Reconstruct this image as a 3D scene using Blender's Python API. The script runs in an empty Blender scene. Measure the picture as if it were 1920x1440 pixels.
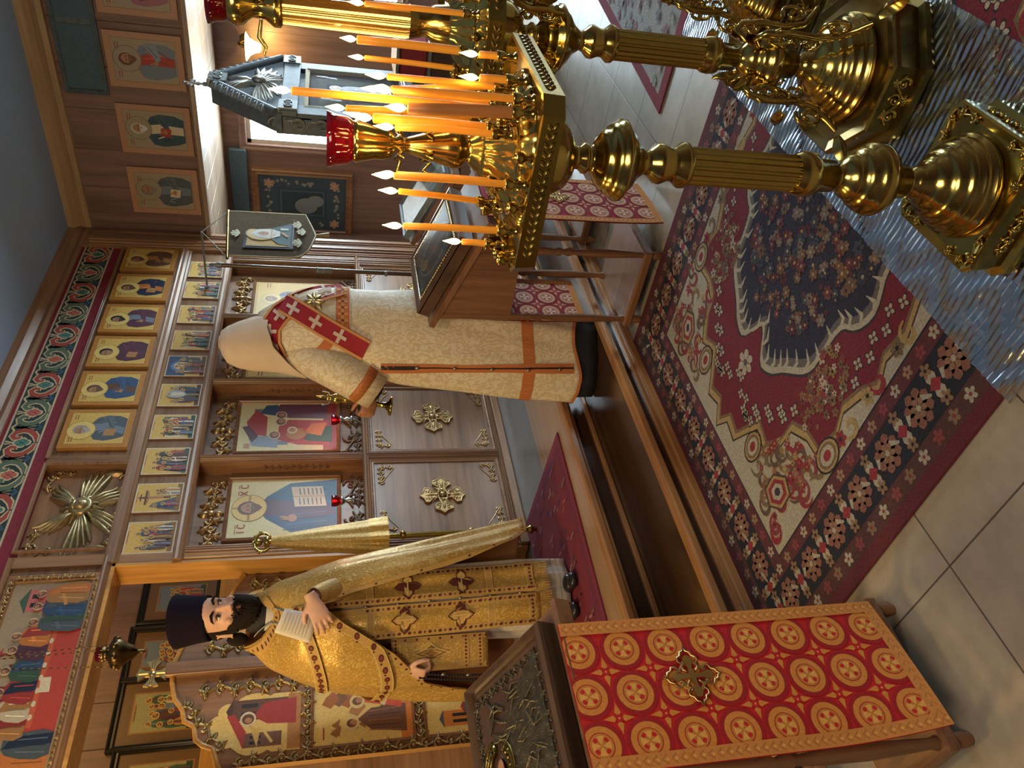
import bpy, math, random
from mathutils import Vector, Matrix
PI = math.pi
sc = bpy.context.scene
COL = sc.collection
random.seed(7)

# ------------------------------------------------------------------ camera
R_ = Vector((0.669, -0.744, 0.002)); U_ = Vector((0.1713, 0.1562, 0.9729))
F_ = Vector((0.724, 0.650, -0.231)).normalized()
R_ = (R_ - F_ * R_.dot(F_)).normalized(); U_ = R_.cross(F_).normalized()
cam_d = bpy.data.cameras.new('camera'); cam = bpy.data.objects.new('camera', cam_d); COL.objects.link(cam)
X_ = -U_; Y_ = R_; Z_ = -F_           # the phone was held sideways: world up points to the left of the frame
cam.matrix_world = Matrix(((X_.x, Y_.x, Z_.x, 0), (X_.y, Y_.y, Z_.y, 0), (X_.z, Y_.z, Z_.z, 1.55), (0, 0, 0, 1)))
cam_d.sensor_width = 36; cam_d.lens = 36 * 1442 / 1920; cam_d.clip_start = 0.05
sc.camera = cam
# ------------------------------------------------------------------ world, lights, exposure
sc.view_settings.view_transform = 'Standard'; sc.view_settings.look = 'None'
sc.view_settings.gamma = 1; sc.view_settings.use_curve_mapping = False
sc.view_settings.exposure = 0.5
w = bpy.data.worlds.new('world'); sc.world = w; w.use_nodes = True
w.node_tree.nodes['Background'].inputs[0].default_value = (0.55, 0.62, 0.72, 1)
w.node_tree.nodes['Background'].inputs[1].default_value = 0.22
def area(name, loc, target, size, size_y, power, col, spread=PI):
    d = bpy.data.lights.new(name, 'AREA'); d.shape = 'RECTANGLE'; d.size = size; d.size_y = size_y
    d.energy = power; d.color = col; d.spread = spread
    o = bpy.data.objects.new(name, d); COL.objects.link(o); o.location = loc
    o.rotation_euler = (Vector(target) - Vector(loc)).to_track_quat('-Z', 'Y').to_euler()
    return o
area('nave_window_light', (7.7, 1.95, 1.65), (2.5, 2.2, 0.9), 0.64, 1.4, 18, (0.72, 0.88, 1.0))  # daylight of the unseen window W2
area('side_window_light', (7.75, 3.34, 1.82), (4.0, 2.0, 0.3), 0.62, 1.0, 12, (0.72, 0.88, 1.0))
area('nave_window_light', (7.7, -1.6, 1.65), (2.0, 2.0, 1.0), 1.1, 1.4, 60, (0.70, 0.88, 1.0))
area('nave_chandelier_light', (-0.9, -0.5, 3.2), (0.9, 2.0, 0.8), 1.2, 1.2, 46, (1.0, 0.78, 0.52))
area('added_warm_fill', (0.2, 3.1, 2.75), (2.1, 3.6, 1.5), 0.5, 0.5, 26, (1.0, 0.68, 0.26))  # no lamp known here: unseen fill added to warm the priest and doors
area('altar_lamp_light', (0.95, 4.75, 2.75), (2.1, 3.4, 1.5), 0.5, 0.5, 16, (1.0, 0.62, 0.2))
area('altar_window_light', (3.0, 4.5, 3.5), (3.0, 5.5, 2.2), 0.8, 0.3, 6, (1.0, 0.62, 0.22))

# ------------------------------------------------------------------ materials
MATS = {}
def nodes_of(name):
    m = bpy.data.materials.new(name); m.use_nodes = True
    nt = m.node_tree; return m, nt, nt.nodes['Principled BSDF']
def lk(nt, a, b): nt.links.new(a, b)
def coords(nt, scale=(1, 1, 1)):
    tc = nt.nodes.new('ShaderNodeTexCoord'); mp = nt.nodes.new('ShaderNodeMapping')
    mp.inputs['Scale'].default_value = scale; lk(nt, tc.outputs['Object'], mp.inputs['Vector'])
    return mp.outputs['Vector']
def ramp(nt, fac, stops):
    r = nt.nodes.new('ShaderNodeValToRGB'); e = r.color_ramp.elements
    while len(e) < len(stops): e.new(0.5)
    for k, (p, c) in enumerate(stops): e[k].position = p; e[k].color = (*c, 1)
    lk(nt, fac, r.inputs[0]); return r.outputs[0]
def noise(nt, vec, scale, detail=4, rough=0.6):
    n = nt.nodes.new('ShaderNodeTexNoise'); n.inputs['Scale'].default_value = scale
    n.inputs['Detail'].default_value = detail; n.inputs['Roughness'].default_value = rough
    lk(nt, vec, n.inputs['Vector']); return n.outputs['Fac']
def bump(nt, b, h, strength=0.3, dist=0.01):
    n = nt.nodes.new('ShaderNodeBump'); n.inputs['Strength'].default_value = strength; n.inputs['Distance'].default_value = dist
    lk(nt, h, n.inputs['Height']); lk(nt, n.outputs['Normal'], b.inputs['Normal'])
def plain(name, col, rough=0.6, metal=0.0, var=0.12, scale=30, bmp=0.0, spec=0.5, coat=0.0):
    m, nt, b = nodes_of(name)
    f = noise(nt, coords(nt), scale)
    c = ramp(nt, f, [(0.3, tuple(x * (1 - var) for x in col)), (0.7, tuple(min(1, x * (1 + var)) for x in col))])
    lk(nt, c, b.inputs['Base Color'])
    b.inputs['Roughness'].default_value = rough; b.inputs['Metallic'].default_value = metal
    b.inputs['Specular IOR Level'].default_value = spec; b.inputs['Coat Weight'].default_value = coat
    if bmp: bump(nt, b, f, bmp)
    MATS[name] = m; return m
def wood(name, dark, light, axis, rough=0.35, scale=1.0, coat=0.15):
    m, nt, b = nodes_of(name)
    s = [38 * scale] * 3; s[axis] = 2.2 * scale
    f = noise(nt, coords(nt, s), 1.0, 5, 0.65)
    s2 = [5 * scale] * 3; s2[axis] = 0.5
    f2 = noise(nt, coords(nt, s2), 1.0, 3, 0.5)
    mx = nt.nodes.new('ShaderNodeMath'); mx.operation = 'MULTIPLY_ADD'; lk(nt, f2, mx.inputs[0]); mx.inputs[1].default_value = 0.6
    m2 = nt.nodes.new('ShaderNodeMath'); m2.operation = 'MULTIPLY'; lk(nt, f, m2.inputs[0]); m2.inputs[1].default_value = 0.5
    lk(nt, m2.outputs[0], mx.inputs[2])
    c = ramp(nt, mx.outputs[0], [(0.38, dark), (0.68, light)])
    lk(nt, c, b.inputs['Base Color']); b.inputs['Roughness'].default_value = rough
    b.inputs['Coat Weight'].default_value = coat; b.inputs['Coat Roughness'].default_value = 0.25
    bump(nt, b, f, 0.12, 0.003)
    MATS[name] = m; return m
def brass(name, col, rough):
    m, nt, b = nodes_of(name)
    f = noise(nt, coords(nt), 14, 5)
    c = ramp(nt, f, [(0.3, tuple(x * 0.72 for x in col)), (0.7, col)])
    lk(nt, c, b.inputs['Base Color']); b.inputs['Metallic'].default_value = 1.0
    r = nt.nodes.new('ShaderNodeMapRange'); lk(nt, f, r.inputs[0]); r.inputs[3].default_value = rough * 0.7; r.inputs[4].default_value = rough * 1.4
    lk(nt, r.outputs[0], b.inputs['Roughness'])
    MATS[name] = m; return m
def paint_mat(name, rough=0.45, nvar=0.12, nscale=60, bmp=0.0, metal=0.0, coat=0.0):
    m, nt, b = nodes_of(name)
    at = nt.nodes.new('ShaderNodeVertexColor'); at.layer_name = 'Col'
    f = noise(nt, coords(nt), nscale, 4)
    mr = nt.nodes.new('ShaderNodeMapRange'); lk(nt, f, mr.inputs[0])
    mr.inputs[1].default_value = 0.25; mr.inputs[2].default_value = 0.75
    mr.inputs[3].default_value = 1 - nvar; mr.inputs[4].default_value = 1 + nvar
    mx = nt.nodes.new('ShaderNodeVectorMath'); mx.operation = 'SCALE'
    lk(nt, at.outputs['Color'], mx.inputs[0]); lk(nt, mr.outputs[0], mx.inputs['Scale'])
    lk(nt, mx.outputs['Vector'], b.inputs['Base Color'])
    b.inputs['Roughness'].default_value = rough; b.inputs['Metallic'].default_value = metal; b.inputs['Coat Weight'].default_value = coat
    b.inputs['Coat Roughness'].default_value = 0.12
    if bmp: bump(nt, b, f, bmp, 0.004)
    MATS[name] = m; return m
def emis(name, col, strength):
    m, nt, b = nodes_of(name)
    b.inputs['Base Color'].default_value = (*col, 1); b.inputs['Emission Color'].default_value = (*col, 1)
    b.inputs['Emission Strength'].default_value = strength
    MATS[name] = m; return m
def brocade(name, ca, cb, scale, metal=0.0, rough=0.45, bmp=0.25, mid=0.5):
    m, nt, b = nodes_of(name)
    v = coords(nt)
    n0 = nt.nodes.new('ShaderNodeTexNoise'); n0.inputs['Scale'].default_value = scale * 0.35; n0.inputs['Detail'].default_value = 3
    lk(nt, v, n0.inputs['Vector'])
    mx = nt.nodes.new('ShaderNodeVectorMath'); mx.operation = 'MULTIPLY_ADD'
    lk(nt, n0.outputs['Color'], mx.inputs[0]); mx.inputs[1].default_value = (0.14, 0.14, 0.14); lk(nt, v, mx.inputs[2])
    vo = nt.nodes.new('ShaderNodeTexVoronoi'); vo.feature = 'DISTANCE_TO_EDGE'; vo.inputs['Scale'].default_value = scale
    lk(nt, mx.outputs[0], vo.inputs['Vector'])
    wv = nt.nodes.new('ShaderNodeTexWave'); wv.inputs['Scale'].default_value = scale * 0.8; wv.inputs['Distortion'].default_value = 9
    wv.inputs['Detail'].default_value = 2; lk(nt, mx.outputs[0], wv.inputs['Vector'])
    mm = nt.nodes.new('ShaderNodeMath'); mm.operation = 'MULTIPLY_ADD'; lk(nt, vo.outputs['Distance'], mm.inputs[0]); mm.inputs[1].default_value = 1.6
    m3 = nt.nodes.new('ShaderNodeMath'); m3.operation = 'MULTIPLY'; lk(nt, wv.outputs['Fac'], m3.inputs[0]); m3.inputs[1].default_value = 0.45
    lk(nt, m3.outputs[0], mm.inputs[2])
    c = ramp(nt, mm.outputs[0], [(mid - 0.08, ca), (mid + 0.08, cb)])
    lk(nt, c, b.inputs['Base Color']); b.inputs['Roughness'].default_value = rough; b.inputs['Metallic'].default_value = metal
    b.inputs['Sheen Weight'].default_value = 0.15
    bump(nt, b, mm.outputs[0], bmp, 0.003)
    MATS[name] = m; return m

OAK = ((0.135, 0.062, 0.028), (0.36, 0.19, 0.095))
wood('oak_z', *OAK, 2); wood('oak_x', *OAK, 0); wood('oak_y', *OAK, 1)
wood('golden_oak_z', (0.33, 0.15, 0.035), (0.62, 0.33, 0.09), 2); wood('golden_oak_x', (0.33, 0.15, 0.035), (0.62, 0.33, 0.09), 0)
wood('cornice_y', (0.27, 0.165, 0.085), (0.44, 0.30, 0.175), 1, 0.4); wood('nosing_x', (0.22, 0.085, 0.025), (0.5, 0.24, 0.085), 0, 0.25, 1, 0.4)
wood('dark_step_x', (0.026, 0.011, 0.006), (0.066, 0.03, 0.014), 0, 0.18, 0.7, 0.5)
wood('solea_wood_x', (0.24, 0.13, 0.065), (0.42, 0.25, 0.14), 0, 0.25, 0.6, 0.3)
wood('wall_wood_z', (0.125, 0.068, 0.055), (0.28, 0.17, 0.14), 2, 0.5, 0.5, 0.05)
wood('pale_wood_y', (0.20, 0.12, 0.075), (0.46, 0.34, 0.24), 1, 0.5, 1, 0.05)
wood('walnut_x', (0.05, 0.025, 0.014), (0.13, 0.066, 0.035), 0, 0.3); wood('walnut_z', (0.05, 0.025, 0.014), (0.13, 0.066, 0.035), 2, 0.3)
wood('lectern_y', (0.12, 0.05, 0.024), (0.29, 0.14, 0.066), 1, 0.35); wood('lectern_z', (0.12, 0.05, 0.024), (0.29, 0.14, 0.066), 2, 0.35)
brass('brass', (0.45, 0.33, 0.085), 0.21); brass('polished_brass', (0.53, 0.395, 0.11), 0.15); brass('old_brass', (0.26, 0.185, 0.052), 0.28)
brass('gilt', (0.75, 0.52, 0.22), 0.3); brass('silver', (0.45, 0.45, 0.42), 0.34); plain('pewter', (0.20, 0.225, 0.225), 0.42, 0.35, 0.25, 40)
plain('carved_wood', (0.21, 0.12, 0.06), 0.38, 0.25, 0.3, 60, coat=0.2)
plain('carved_gilt', (0.46, 0.31, 0.14), 0.32, 0.75, 0.25, 40)
plain('blue_grey_wood', (0.10, 0.13, 0.155), 0.5, 0.1, 0.25, 25)
plain('ceiling_paint', (0.29, 0.38, 0.54), 0.9, 0, 0.03, 3)
plain('crimson', (0.30, 0.025, 0.03), 0.7, 0, 0.2, 20); plain('maroon_cloth', (0.21, 0.012, 0.025), 0.65, 0, 0.2, 40, 0.2)
plain('black_cloth', (0.012, 0.011, 0.018), 0.75, 0, 0.2, 60); plain('hat_velvet', (0.009, 0.005, 0.014), 0.9, 0, 0.2, 60, spec=.15); brass('dark_bronze', (0.13, 0.085, 0.035), 0.3); plain('antique_gilt', (0.40, 0.31, 0.16), 0.38, 0.8, 0.25, 40); plain('dull_gold', (0.34, 0.27, 0.12), 0.6, 0.1, 0.2, 60)
plain('linen', (0.62, 0.58, 0.52), 0.8, 0, 0.08, 50, 0.1); plain('veil', (0.72, 0.56, 0.41), 0.75, 0, 0.06, 8, 0.1)
plain('skin', (0.66, 0.39, 0.29), 0.5, 0, 0.08, 25); plain('dark_skin', (0.45, 0.2, 0.11), 0.5, 0, 0.1, 25)
plain('hair', (0.013, 0.008, 0.0055), 0.8, 0, 0.4, 140, 0.6, spec=.2); plain('lips', (0.42, 0.13, 0.11), 0.5, 0, 0.08)
plain('eye_white', (0.75, 0.72, 0.68), 0.2, 0, 0.02); plain('iris', (0.05, 0.025, 0.012), 0.15, 0, 0.1)
plain('paper', (0.74, 0.67, 0.58), 0.8, 0, 0.04); plain('ink', (0.4, 0.34, 0.29), 0.8, 0, 0.1)
plain('shoe', (0.02, 0.018, 0.018), 0.3, 0, 0.1); plain('black_frame', (0.014, 0.013, 0.012), 0.3, 0, 0.2)
plain('dark_blue_cloth', (0.07, 0.125, 0.175), 0.7, 0, 0.15, 60); plain('banner_cloth', (0.085, 0.06, 0.035), 0.85, 0, 0.15, 50, spec=.1)
plain('wick', (0.02, 0.015, 0.01), 0.9); plain('lining', (0.30, 0.13, 0.04), 0.6, 0, 0.12, 30)
plain('grey_tile', (0.20, 0.20, 0.20), 0.3, 0, 0.15, 6); plain('oxide_silver', (0.13, 0.11, 0.075), 0.42, 0.8, 0.4, 45, 0.5)
plain('orange_trim', (0.56, 0.19, 0.06), 0.55, 0.1, 0.25, 70, 0.3)
brocade('gold_brocade', (0.55, 0.32, 0.06), (0.72, 0.48, 0.14), 38, 0.25, 0.36, 0.25); brocade('gold_brocade_fine', (0.46, 0.27, 0.05), (0.70, 0.50, 0.17), 60, 0.25, 0.4)
brocade('white_brocade', (0.68, 0.54, 0.34), (0.80, 0.70, 0.52), 25, 0.0, 0.42, 0.15, 0.42)
paint_mat('icon_paint', 0.42, 0.16, 90, 0.0, 0.0, 0.04); paint_mat('textile', 0.75, 0.16, 160, 0.3); paint_mat('rug_pile', 0.95, 0.3, 120, 0.9)
emis('flame', (1.0, 0.62, 0.2), 22); emis('flame_red', (1.0, 0.28, 0.08), 14); emis('lamp_shade_glow', (1.0, 0.72, 0.25), 5)
emis('sky_pane', (0.70, 0.89, 1.0), 20)
def glassy(name, col, alpha, rough=0.05):
    m, nt, b = nodes_of(name)
    b.inputs['Base Color'].default_value = (*col, 1); b.inputs['Roughness'].default_value = rough
    b.inputs['Transmission Weight'].default_value = alpha; b.inputs['IOR'].default_value = 1.45
    MATS[name] = m
glassy('red_glass', (0.20, 0.002, 0.010), 0.7); glassy('amber_glass', (0.40, 0.19, 0.03), 0.75, 0.14); glassy('clear_glass', (0.9, 0.95, 0.95), 1.0)
def mk_wax():
    m, nt, b = nodes_of('beeswax')
    b.inputs['Base Color'].default_value = (0.78, 0.37, 0.045, 1); b.inputs['Roughness'].default_value = 0.4
    b.inputs['Subsurface Weight'].default_value = 0.6; b.inputs['Subsurface Radius'].default_value = (0.02, 0.008, 0.002); b.inputs['Subsurface Scale'].default_value = 1.0
    MATS['beeswax'] = m
    m, nt, b = nodes_of('brown_wax')
    b.inputs['Base Color'].default_value = (0.40, 0.165, 0.05, 1); b.inputs['Roughness'].default_value = 0.45
    b.inputs['Subsurface Weight'].default_value = 0.4; b.inputs['Subsurface Radius'].default_value = (0.02, 0.008, 0.002); b.inputs['Subsurface Scale'].default_value = 1.0
    MATS['brown_wax'] = m
mk_wax()
def mk_tiles():
    m, nt, b = nodes_of('floor_tiles')
    tc = nt.nodes.new('ShaderNodeTexCoord'); sp = nt.nodes.new('ShaderNodeSeparateXYZ'); lk(nt, tc.outputs['Object'], sp.inputs[0])
    dist = []
    for ax, off in (('X', 0.925), ('Y', 1.455)):
        s = nt.nodes.new('ShaderNodeMath'); s.operation = 'SUBTRACT'; lk(nt, sp.outputs[ax], s.inputs[0]); s.inputs[1].default_value = off
        d = nt.nodes.new('ShaderNodeMath'); d.operation = 'DIVIDE'; lk(nt, s.outputs[0], d.inputs[0]); d.inputs[1].default_value = 0.46
        p = nt.nodes.new('ShaderNodeMath'); p.operation = 'PINGPONG'; lk(nt, d.outputs[0], p.inputs[0]); p.inputs[1].default_value = 0.5
        dist.append(p.outputs[0])
    mn = nt.nodes.new('ShaderNodeMath'); mn.operation = 'MINIMUM'; lk(nt, dist[0], mn.inputs[0]); lk(nt, dist[1], mn.inputs[1])
    gr = ramp(nt, mn.outputs[0], [(0.0035, (0, 0, 0)), (0.006, (1, 1, 1))])
    v = coords(nt); f = noise(nt, v, 5, 6, 0.65)
    c = ramp(nt, f, [(0.3, (0.27, 0.23, 0.175)), (0.7, (0.41, 0.355, 0.285))])
    mx = nt.nodes.new('ShaderNodeMix'); mx.data_type = 'RGBA'; lk(nt, gr, mx.inputs['Factor'])
    mx.inputs['A'].default_value = (0.07, 0.055, 0.045, 1); lk(nt, c, mx.inputs['B']); lk(nt, mx.outputs['Result'], b.inputs['Base Color'])
    b.inputs['Roughness'].default_value = 0.42; b.inputs['Specular IOR Level'].default_value = 0.3; bump(nt, b, gr, 0.3, 0.002)
    MATS['floor_tiles'] = m
mk_tiles()
def mk_vinyl():
    m, nt, b = nodes_of('vinyl')
    out = [n for n in nt.nodes if n.type == 'OUTPUT_MATERIAL'][0]
    tr = nt.nodes.new('ShaderNodeBsdfTransparent'); tr.inputs[0].default_value = (0.72, 0.75, 0.8, 1)
    b.inputs['Base Color'].default_value = (0.10, 0.12, 0.15, 1); b.inputs['Roughness'].default_value = 0.1; b.inputs['Specular IOR Level'].default_value = 1.0
    gl = nt.nodes.new('ShaderNodeBsdfGlossy'); gl.inputs['Roughness'].default_value = 0.17; gl.inputs['Color'].default_value = (0.72, 0.88, 1, 1)
    mix = nt.nodes.new('ShaderNodeMixShader'); mix.inputs[0].default_value = 0.55
    lk(nt, tr.outputs[0], mix.inputs[1]); lk(nt, gl.outputs[0], mix.inputs[2])
    f = noise(nt, coords(nt, (22, 9, 9)), 1.0, 3)
    bump(nt, b, f, 0.35, 0.006); lk(nt, [n for n in nt.nodes if n.type == 'BUMP'][0].outputs[0], gl.inputs['Normal']); lk(nt, mix.outputs[0], out.inputs['Surface'])
    MATS['vinyl'] = m
mk_vinyl()

# ------------------------------------------------------------------ mesh builder
class MB:
    def __init__(s): s.v = []; s.f = []; s.m = []; s.c = []; s.s = []
    def add(s, vs, fs, mat=0, col=(1, 1, 1), smooth=False):
        o = len(s.v); s.v += [tuple(v) for v in vs]
        for f in fs: s.f.append([i + o for i in f]); s.m.append(mat); s.c.append(col); s.s.append(smooth)
        return s
    def box(s, x0, x1, y0, y1, z0, z1, mat=0, col=(1, 1, 1)):
        vs = [(x, y, z) for x in (x0, x1) for y in (y0, y1) for z in (z0, z1)]
        return s.add(vs, [(0, 1, 3, 2), (4, 6, 7, 5), (0, 4, 5, 1), (2, 3, 7, 6), (0, 2, 6, 4), (1, 5, 7, 3)], mat, col)
    def bbox(s, x0, x1, y0, y1, z0, z1, b=0.004, mat=0):
        # box with chamfered edges: three stacked rings of an eight-sided outline
        def ring(i, z): 
            a0, a1, c0, c1 = x0 + i, x1 - i, y0 + i, y1 - i
            return [(a0 + b, c0, z), (a1 - b, c0, z), (a1, c0 + b, z), (a1, c1 - b, z), (a1 - b, c1, z), (a0 + b, c1, z), (a0, c1 - b, z), (a0, c0 + b, z)]
        return s.rings([ring(b, z0), ring(0, z0 + b), ring(0, z1 - b), ring(b, z1)], True, mat, smooth=False)
    def rings(s, rs, caps=True, mat=0, smooth=True, close=True, col=(1, 1, 1)):
        n = len(rs[0]); vs = [v for r in rs for v in r]; fs = []
        for i in range(len(rs) - 1):
            for j in range(n if close else n - 1):
                k = (j + 1) % n; fs.append((i * n + j, i * n + k, (i + 1) * n + k, (i + 1) * n + j))
        s.add(vs, fs, mat, col, smooth)
        if caps and close:
            s.add(rs[0], [tuple(range(n))[::-1]], mat, col, False); s.add(rs[-1], [tuple(range(n))], mat, col, False)
        return s
    def lathe(s, prof, c=(0, 0, 0), n=28, mat=0, flute=0, fd=0.0, smooth=True, axis=None, caps=True):
        c = Vector(c); rs = []
        if axis is None: ex, ey, ez = Vector((1, 0, 0)), Vector((0, 1, 0)), Vector((0, 0, 1))
        else:
            ez = Vector(axis).normalized(); ex = ez.orthogonal().normalized(); ey = ez.cross(ex)
        for r, z in prof:
            ring = []
            for j in range(n):
                a = 2 * PI * j / n; rr = r * (1 + (fd * math.cos(flute * a) if flute else 0))
                ring.append(c + ex * rr * math.cos(a) + ey * rr * math.sin(a) + ez * z)
            rs.append(ring)
        return s.rings(rs, caps, mat, smooth)
    def tube(s, pts, r, n=8, mat=0, caps=True, flat=1.0, up=None):
        pts = [Vector(p) for p in pts]; k = len(pts)
        rad = r if isinstance(r, (list, tuple)) else [r] * k
        rs = []; prev = None
        for i in range(k):
            t = (pts[min(i + 1, k - 1)] - pts[max(i - 1, 0)])
            t = t.normalized() if t.length > 1e-9 else Vector((0, 0, 1))
            if prev is None: a = (Vector(up) if up else t.orthogonal())
            else: a = prev
            a = a - t * a.dot(t)
            a = a.normalized() if a.length > 1e-6 else t.orthogonal().normalized()
            prev = a; b = t.cross(a)
            rs.append([pts[i] + a * math.cos(2 * PI * j / n) * rad[i] * flat + b * math.sin(2 * PI * j / n) * rad[i] for j in range(n)])
        return s.rings(rs, caps, mat, True)
    def ell(s, c, r, n=10, mat=0, ax=None, col=(1, 1, 1)):
        c = Vector(c); A = ax or (Vector((1, 0, 0)), Vector((0, 1, 0)), Vector((0, 0, 1))); rs = []
        for i in range(n // 2 + 1):
            p = -PI / 2 + PI * i / (n // 2); cp = max(math.cos(p), 0.02)
            rs.append([c + A[0] * r[0] * cp * math.cos(2 * PI * j / n) + A[1] * r[1] * cp * math.sin(2 * PI * j / n) + A[2] * r[2] * math.sin(p) for j in range(n)])
        return s.rings(rs, True, mat, True, col=col)
    def prism(s, pts, fn, h0, h1, mat=0, col=(1, 1, 1)):
        n = len(pts); lo = [fn(u, v, h0) for u, v in pts]; hi = [fn(u, v, h1) for u, v in pts]
        s.add(lo + hi, [tuple(range(n))[::-1], tuple(range(n, 2 * n))] + [(i, (i + 1) % n, n + (i + 1) % n, n + i) for i in range(n)], mat, col)
        return s
    def build(s, name, mats, parent=None, loc=None, world=True):
        me = bpy.data.meshes.new(name)
        off = Vector(loc) if loc is not None else Vector((0, 0, 0))
        p = parent
        while p is not None: off = off + Vector(p.location); p = p.parent
        vs = [(v[0] - off.x, v[1] - off.y, v[2] - off.z) for v in s.v] if world else s.v
        me.from_pydata(vs, [], s.f)
        for mm in (mats if isinstance(mats, (list, tuple)) else [mats]): me.materials.append(MATS[mm])
        me.polygons.foreach_set('material_index', s.m); me.polygons.foreach_set('use_smooth', s.s)
        ca = me.color_attributes.new('Col', 'FLOAT_COLOR', 'CORNER')
        buf = []
        for f, c in zip(s.f, s.c): buf += [c[0], c[1], c[2], 1.0] * len(f)
        ca.data.foreach_set('color', buf)
        me.update()
        o = bpy.data.objects.new(name, me); COL.objects.link(o)
        if loc is not None: o.location = loc
        if parent is not None: o.parent = parent
        return o
def tag(o, label=None, cat=None, group=None, kind=None):
    if label: o['label'] = label
    if cat: o['category'] = cat
    if group: o['group'] = group
    if kind: o['kind'] = kind
    return o
def thing(name, loc, label, cat, group=None):
    o = bpy.data.objects.new(name, None); COL.objects.link(o); o.location = loc; o.empty_display_size = 0.1
    return tag(o, label, cat, group)
def struct(o): o['kind'] = 'structure'; return o
class Paint:
    """flat coloured shapes laid on a surface; fn(u, v, h) gives the 3-D point"""
    def __init__(s, fn, dz=0.00025, mb=None): s.fn = fn; s.h = 0.0; s.dz = dz; s.mb = mb or MB()
    def poly(s, pts, col, h=None):
        if h is None: s.h += s.dz; h = s.h
        s.mb.add([s.fn(u, v, h) for u, v in pts], [tuple(range(len(pts)))], 0, col); return s
    def ell(s, cx, cy, rx, ry, col, n=14, h=None, rot=0, a0=0, a1=2 * PI):
        c, q = math.cos(rot), math.sin(rot); P = []
        full = abs(a1 - a0 - 2 * PI) < 1e-6
        for i in range(n if full else n + 1):
            a = a0 + (a1 - a0) * i / n; x, y = rx * math.cos(a), ry * math.sin(a); P.append((cx + x * c - y * q, cy + x * q + y * c))
        return s.poly(P, col, h)
    def disc(s, cx, cy, r, col, h, vmax=9.0, n=28):
        vs = [s.fn(cx, cy, h)] + [s.fn(cx + q * r * math.cos(2 * PI * i / n), min(vmax, cy + q * r * math.sin(2 * PI * i / n)), h) for q in (.34, .67, 1) for i in range(n)]
        s.mb.add([tuple(v) for v in vs], [(0, 1 + i, 1 + (i + 1) % n) for i in range(n)] + [(1 + k * n + i, 1 + (k + 1) * n + i, 1 + (k + 1) * n + (i + 1) % n, 1 + k * n + (i + 1) % n) for k in (0, 1) for i in range(n)], 0, col); return s
    def rect(s, x0, y0, x1, y1, col, h=None): return s.poly([(x0, y0), (x1, y0), (x1, y1), (x0, y1)], col, h)
    def grid(s, x0, y0, x1, y1, nx, ny, col, h=None):
        if h is None: s.h += s.dz; h = s.h
        vs = [s.fn(x0 + (x1 - x0) * i / nx, y0 + (y1 - y0) * j / ny, h) for j in range(ny + 1) for i in range(nx + 1)]
        s.mb.add(vs, [(j * (nx + 1) + i, j * (nx + 1) + i + 1, (j + 1) * (nx + 1) + i + 1, (j + 1) * (nx + 1) + i) for j in range(ny) for i in range(nx)], 0, col, True); return s
    def stroke(s, pts, w, col, h=None):
        if h is None: s.h += s.dz; h = s.h
        n = len(pts); L = []; Rr = []
        for i, (x, y) in enumerate(pts):
            x0, y0 = pts[max(i - 1, 0)]; x1, y1 = pts[min(i + 1, n - 1)]; d = math.hypot(x1 - x0, y1 - y0) or 1
            ww = (w[i] if isinstance(w, (list, tuple)) else w) / 2
            nx, ny = -(y1 - y0) / d * ww, (x1 - x0) / d * ww; L.append((x + nx, y + ny)); Rr.append((x - nx, y - ny))
        vs = [s.fn(u, v, h) for u, v in L + Rr]
        s.mb.add(vs, [(i, i + 1, n + i + 1, n + i) for i in range(n - 1)], 0, col); return s
    def flower(s, cx, cy, r, petal, heart, n=5, h=None, rot=0):
        if h is None: s.h += s.dz; h = s.h
        for k in range(n):
            a = rot + 2 * PI * k / n; s.ell(cx + 0.6 * r * math.cos(a), cy + 0.6 * r * math.sin(a), 0.45 * r, 0.33 * r, petal, 7, h, a)
        return s.ell(cx, cy, 0.27 * r, 0.27 * r, heart, 7, h + 0.0002)
def arc(cx, cy, rx, ry, a0, a1, n=12): return [(cx + rx * math.cos(a0 + (a1 - a0) * i / n), cy + ry * math.sin(a0 + (a1 - a0) * i / n)) for i in range(n + 1)]
def spiral(cx, cy, r0, r1, a0, turns, n=18): return [(cx + (r0 + (r1 - r0) * i / n) * math.cos(a0 + turns * 2 * PI * i / n), cy + (r0 + (r1 - r0) * i / n) * math.sin(a0 + turns * 2 * PI * i / n)) for i in range(n + 1)]
def plane(o, eu, ev, en):
    o, eu, ev, en = Vector(o), Vector(eu), Vector(ev), Vector(en)
    return lambda u, v, h=0.0: o + eu * u + ev * v + en * h
# relief ornament: tubes along 2-D curves plus leaves
def relief_curve(mb, fn, pts, r, mat=0, lift=0.4):
    k = len(pts); mb.tube([fn(u, v, r * lift) for u, v in pts], [r * (1 - 0.55 * i / max(k - 1, 1)) for i in range(k)], 6, mat)
def leaf(mb, fn, x, y, a, L, W, H, mat=0):
    n = 5; vs = []
    c, s = math.cos(a), math.sin(a)
    prof = [(0, 0.3), (0.25, 0.85), (0.55, 1.0), (0.85, 0.66), (1, 0.1)]
    for t, ww in prof:
        for k, q in enumerate((-1, -0.45, 0, 0.45, 1)):
            u = t * L; v = q * W * 0.5 * ww; hh = H * (1 - abs(q)) * (0.4 + 0.8 * math.sin(PI * min(1, t + 0.15))) + (0.0 if abs(q) < 1 else -0.001)
            if abs(q) == 0.45: hh *= 1.25
            vs.append(fn(x + u * c - v * s, y + u * s + v * c, hh))
    fs = [(i * 5 + j, i * 5 + j + 1, (i + 1) * 5 + j + 1, (i + 1) * 5 + j) for i in range(4) for j in range(4)]
    mb.add(vs, fs, mat, (1, 1, 1), True)
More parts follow.
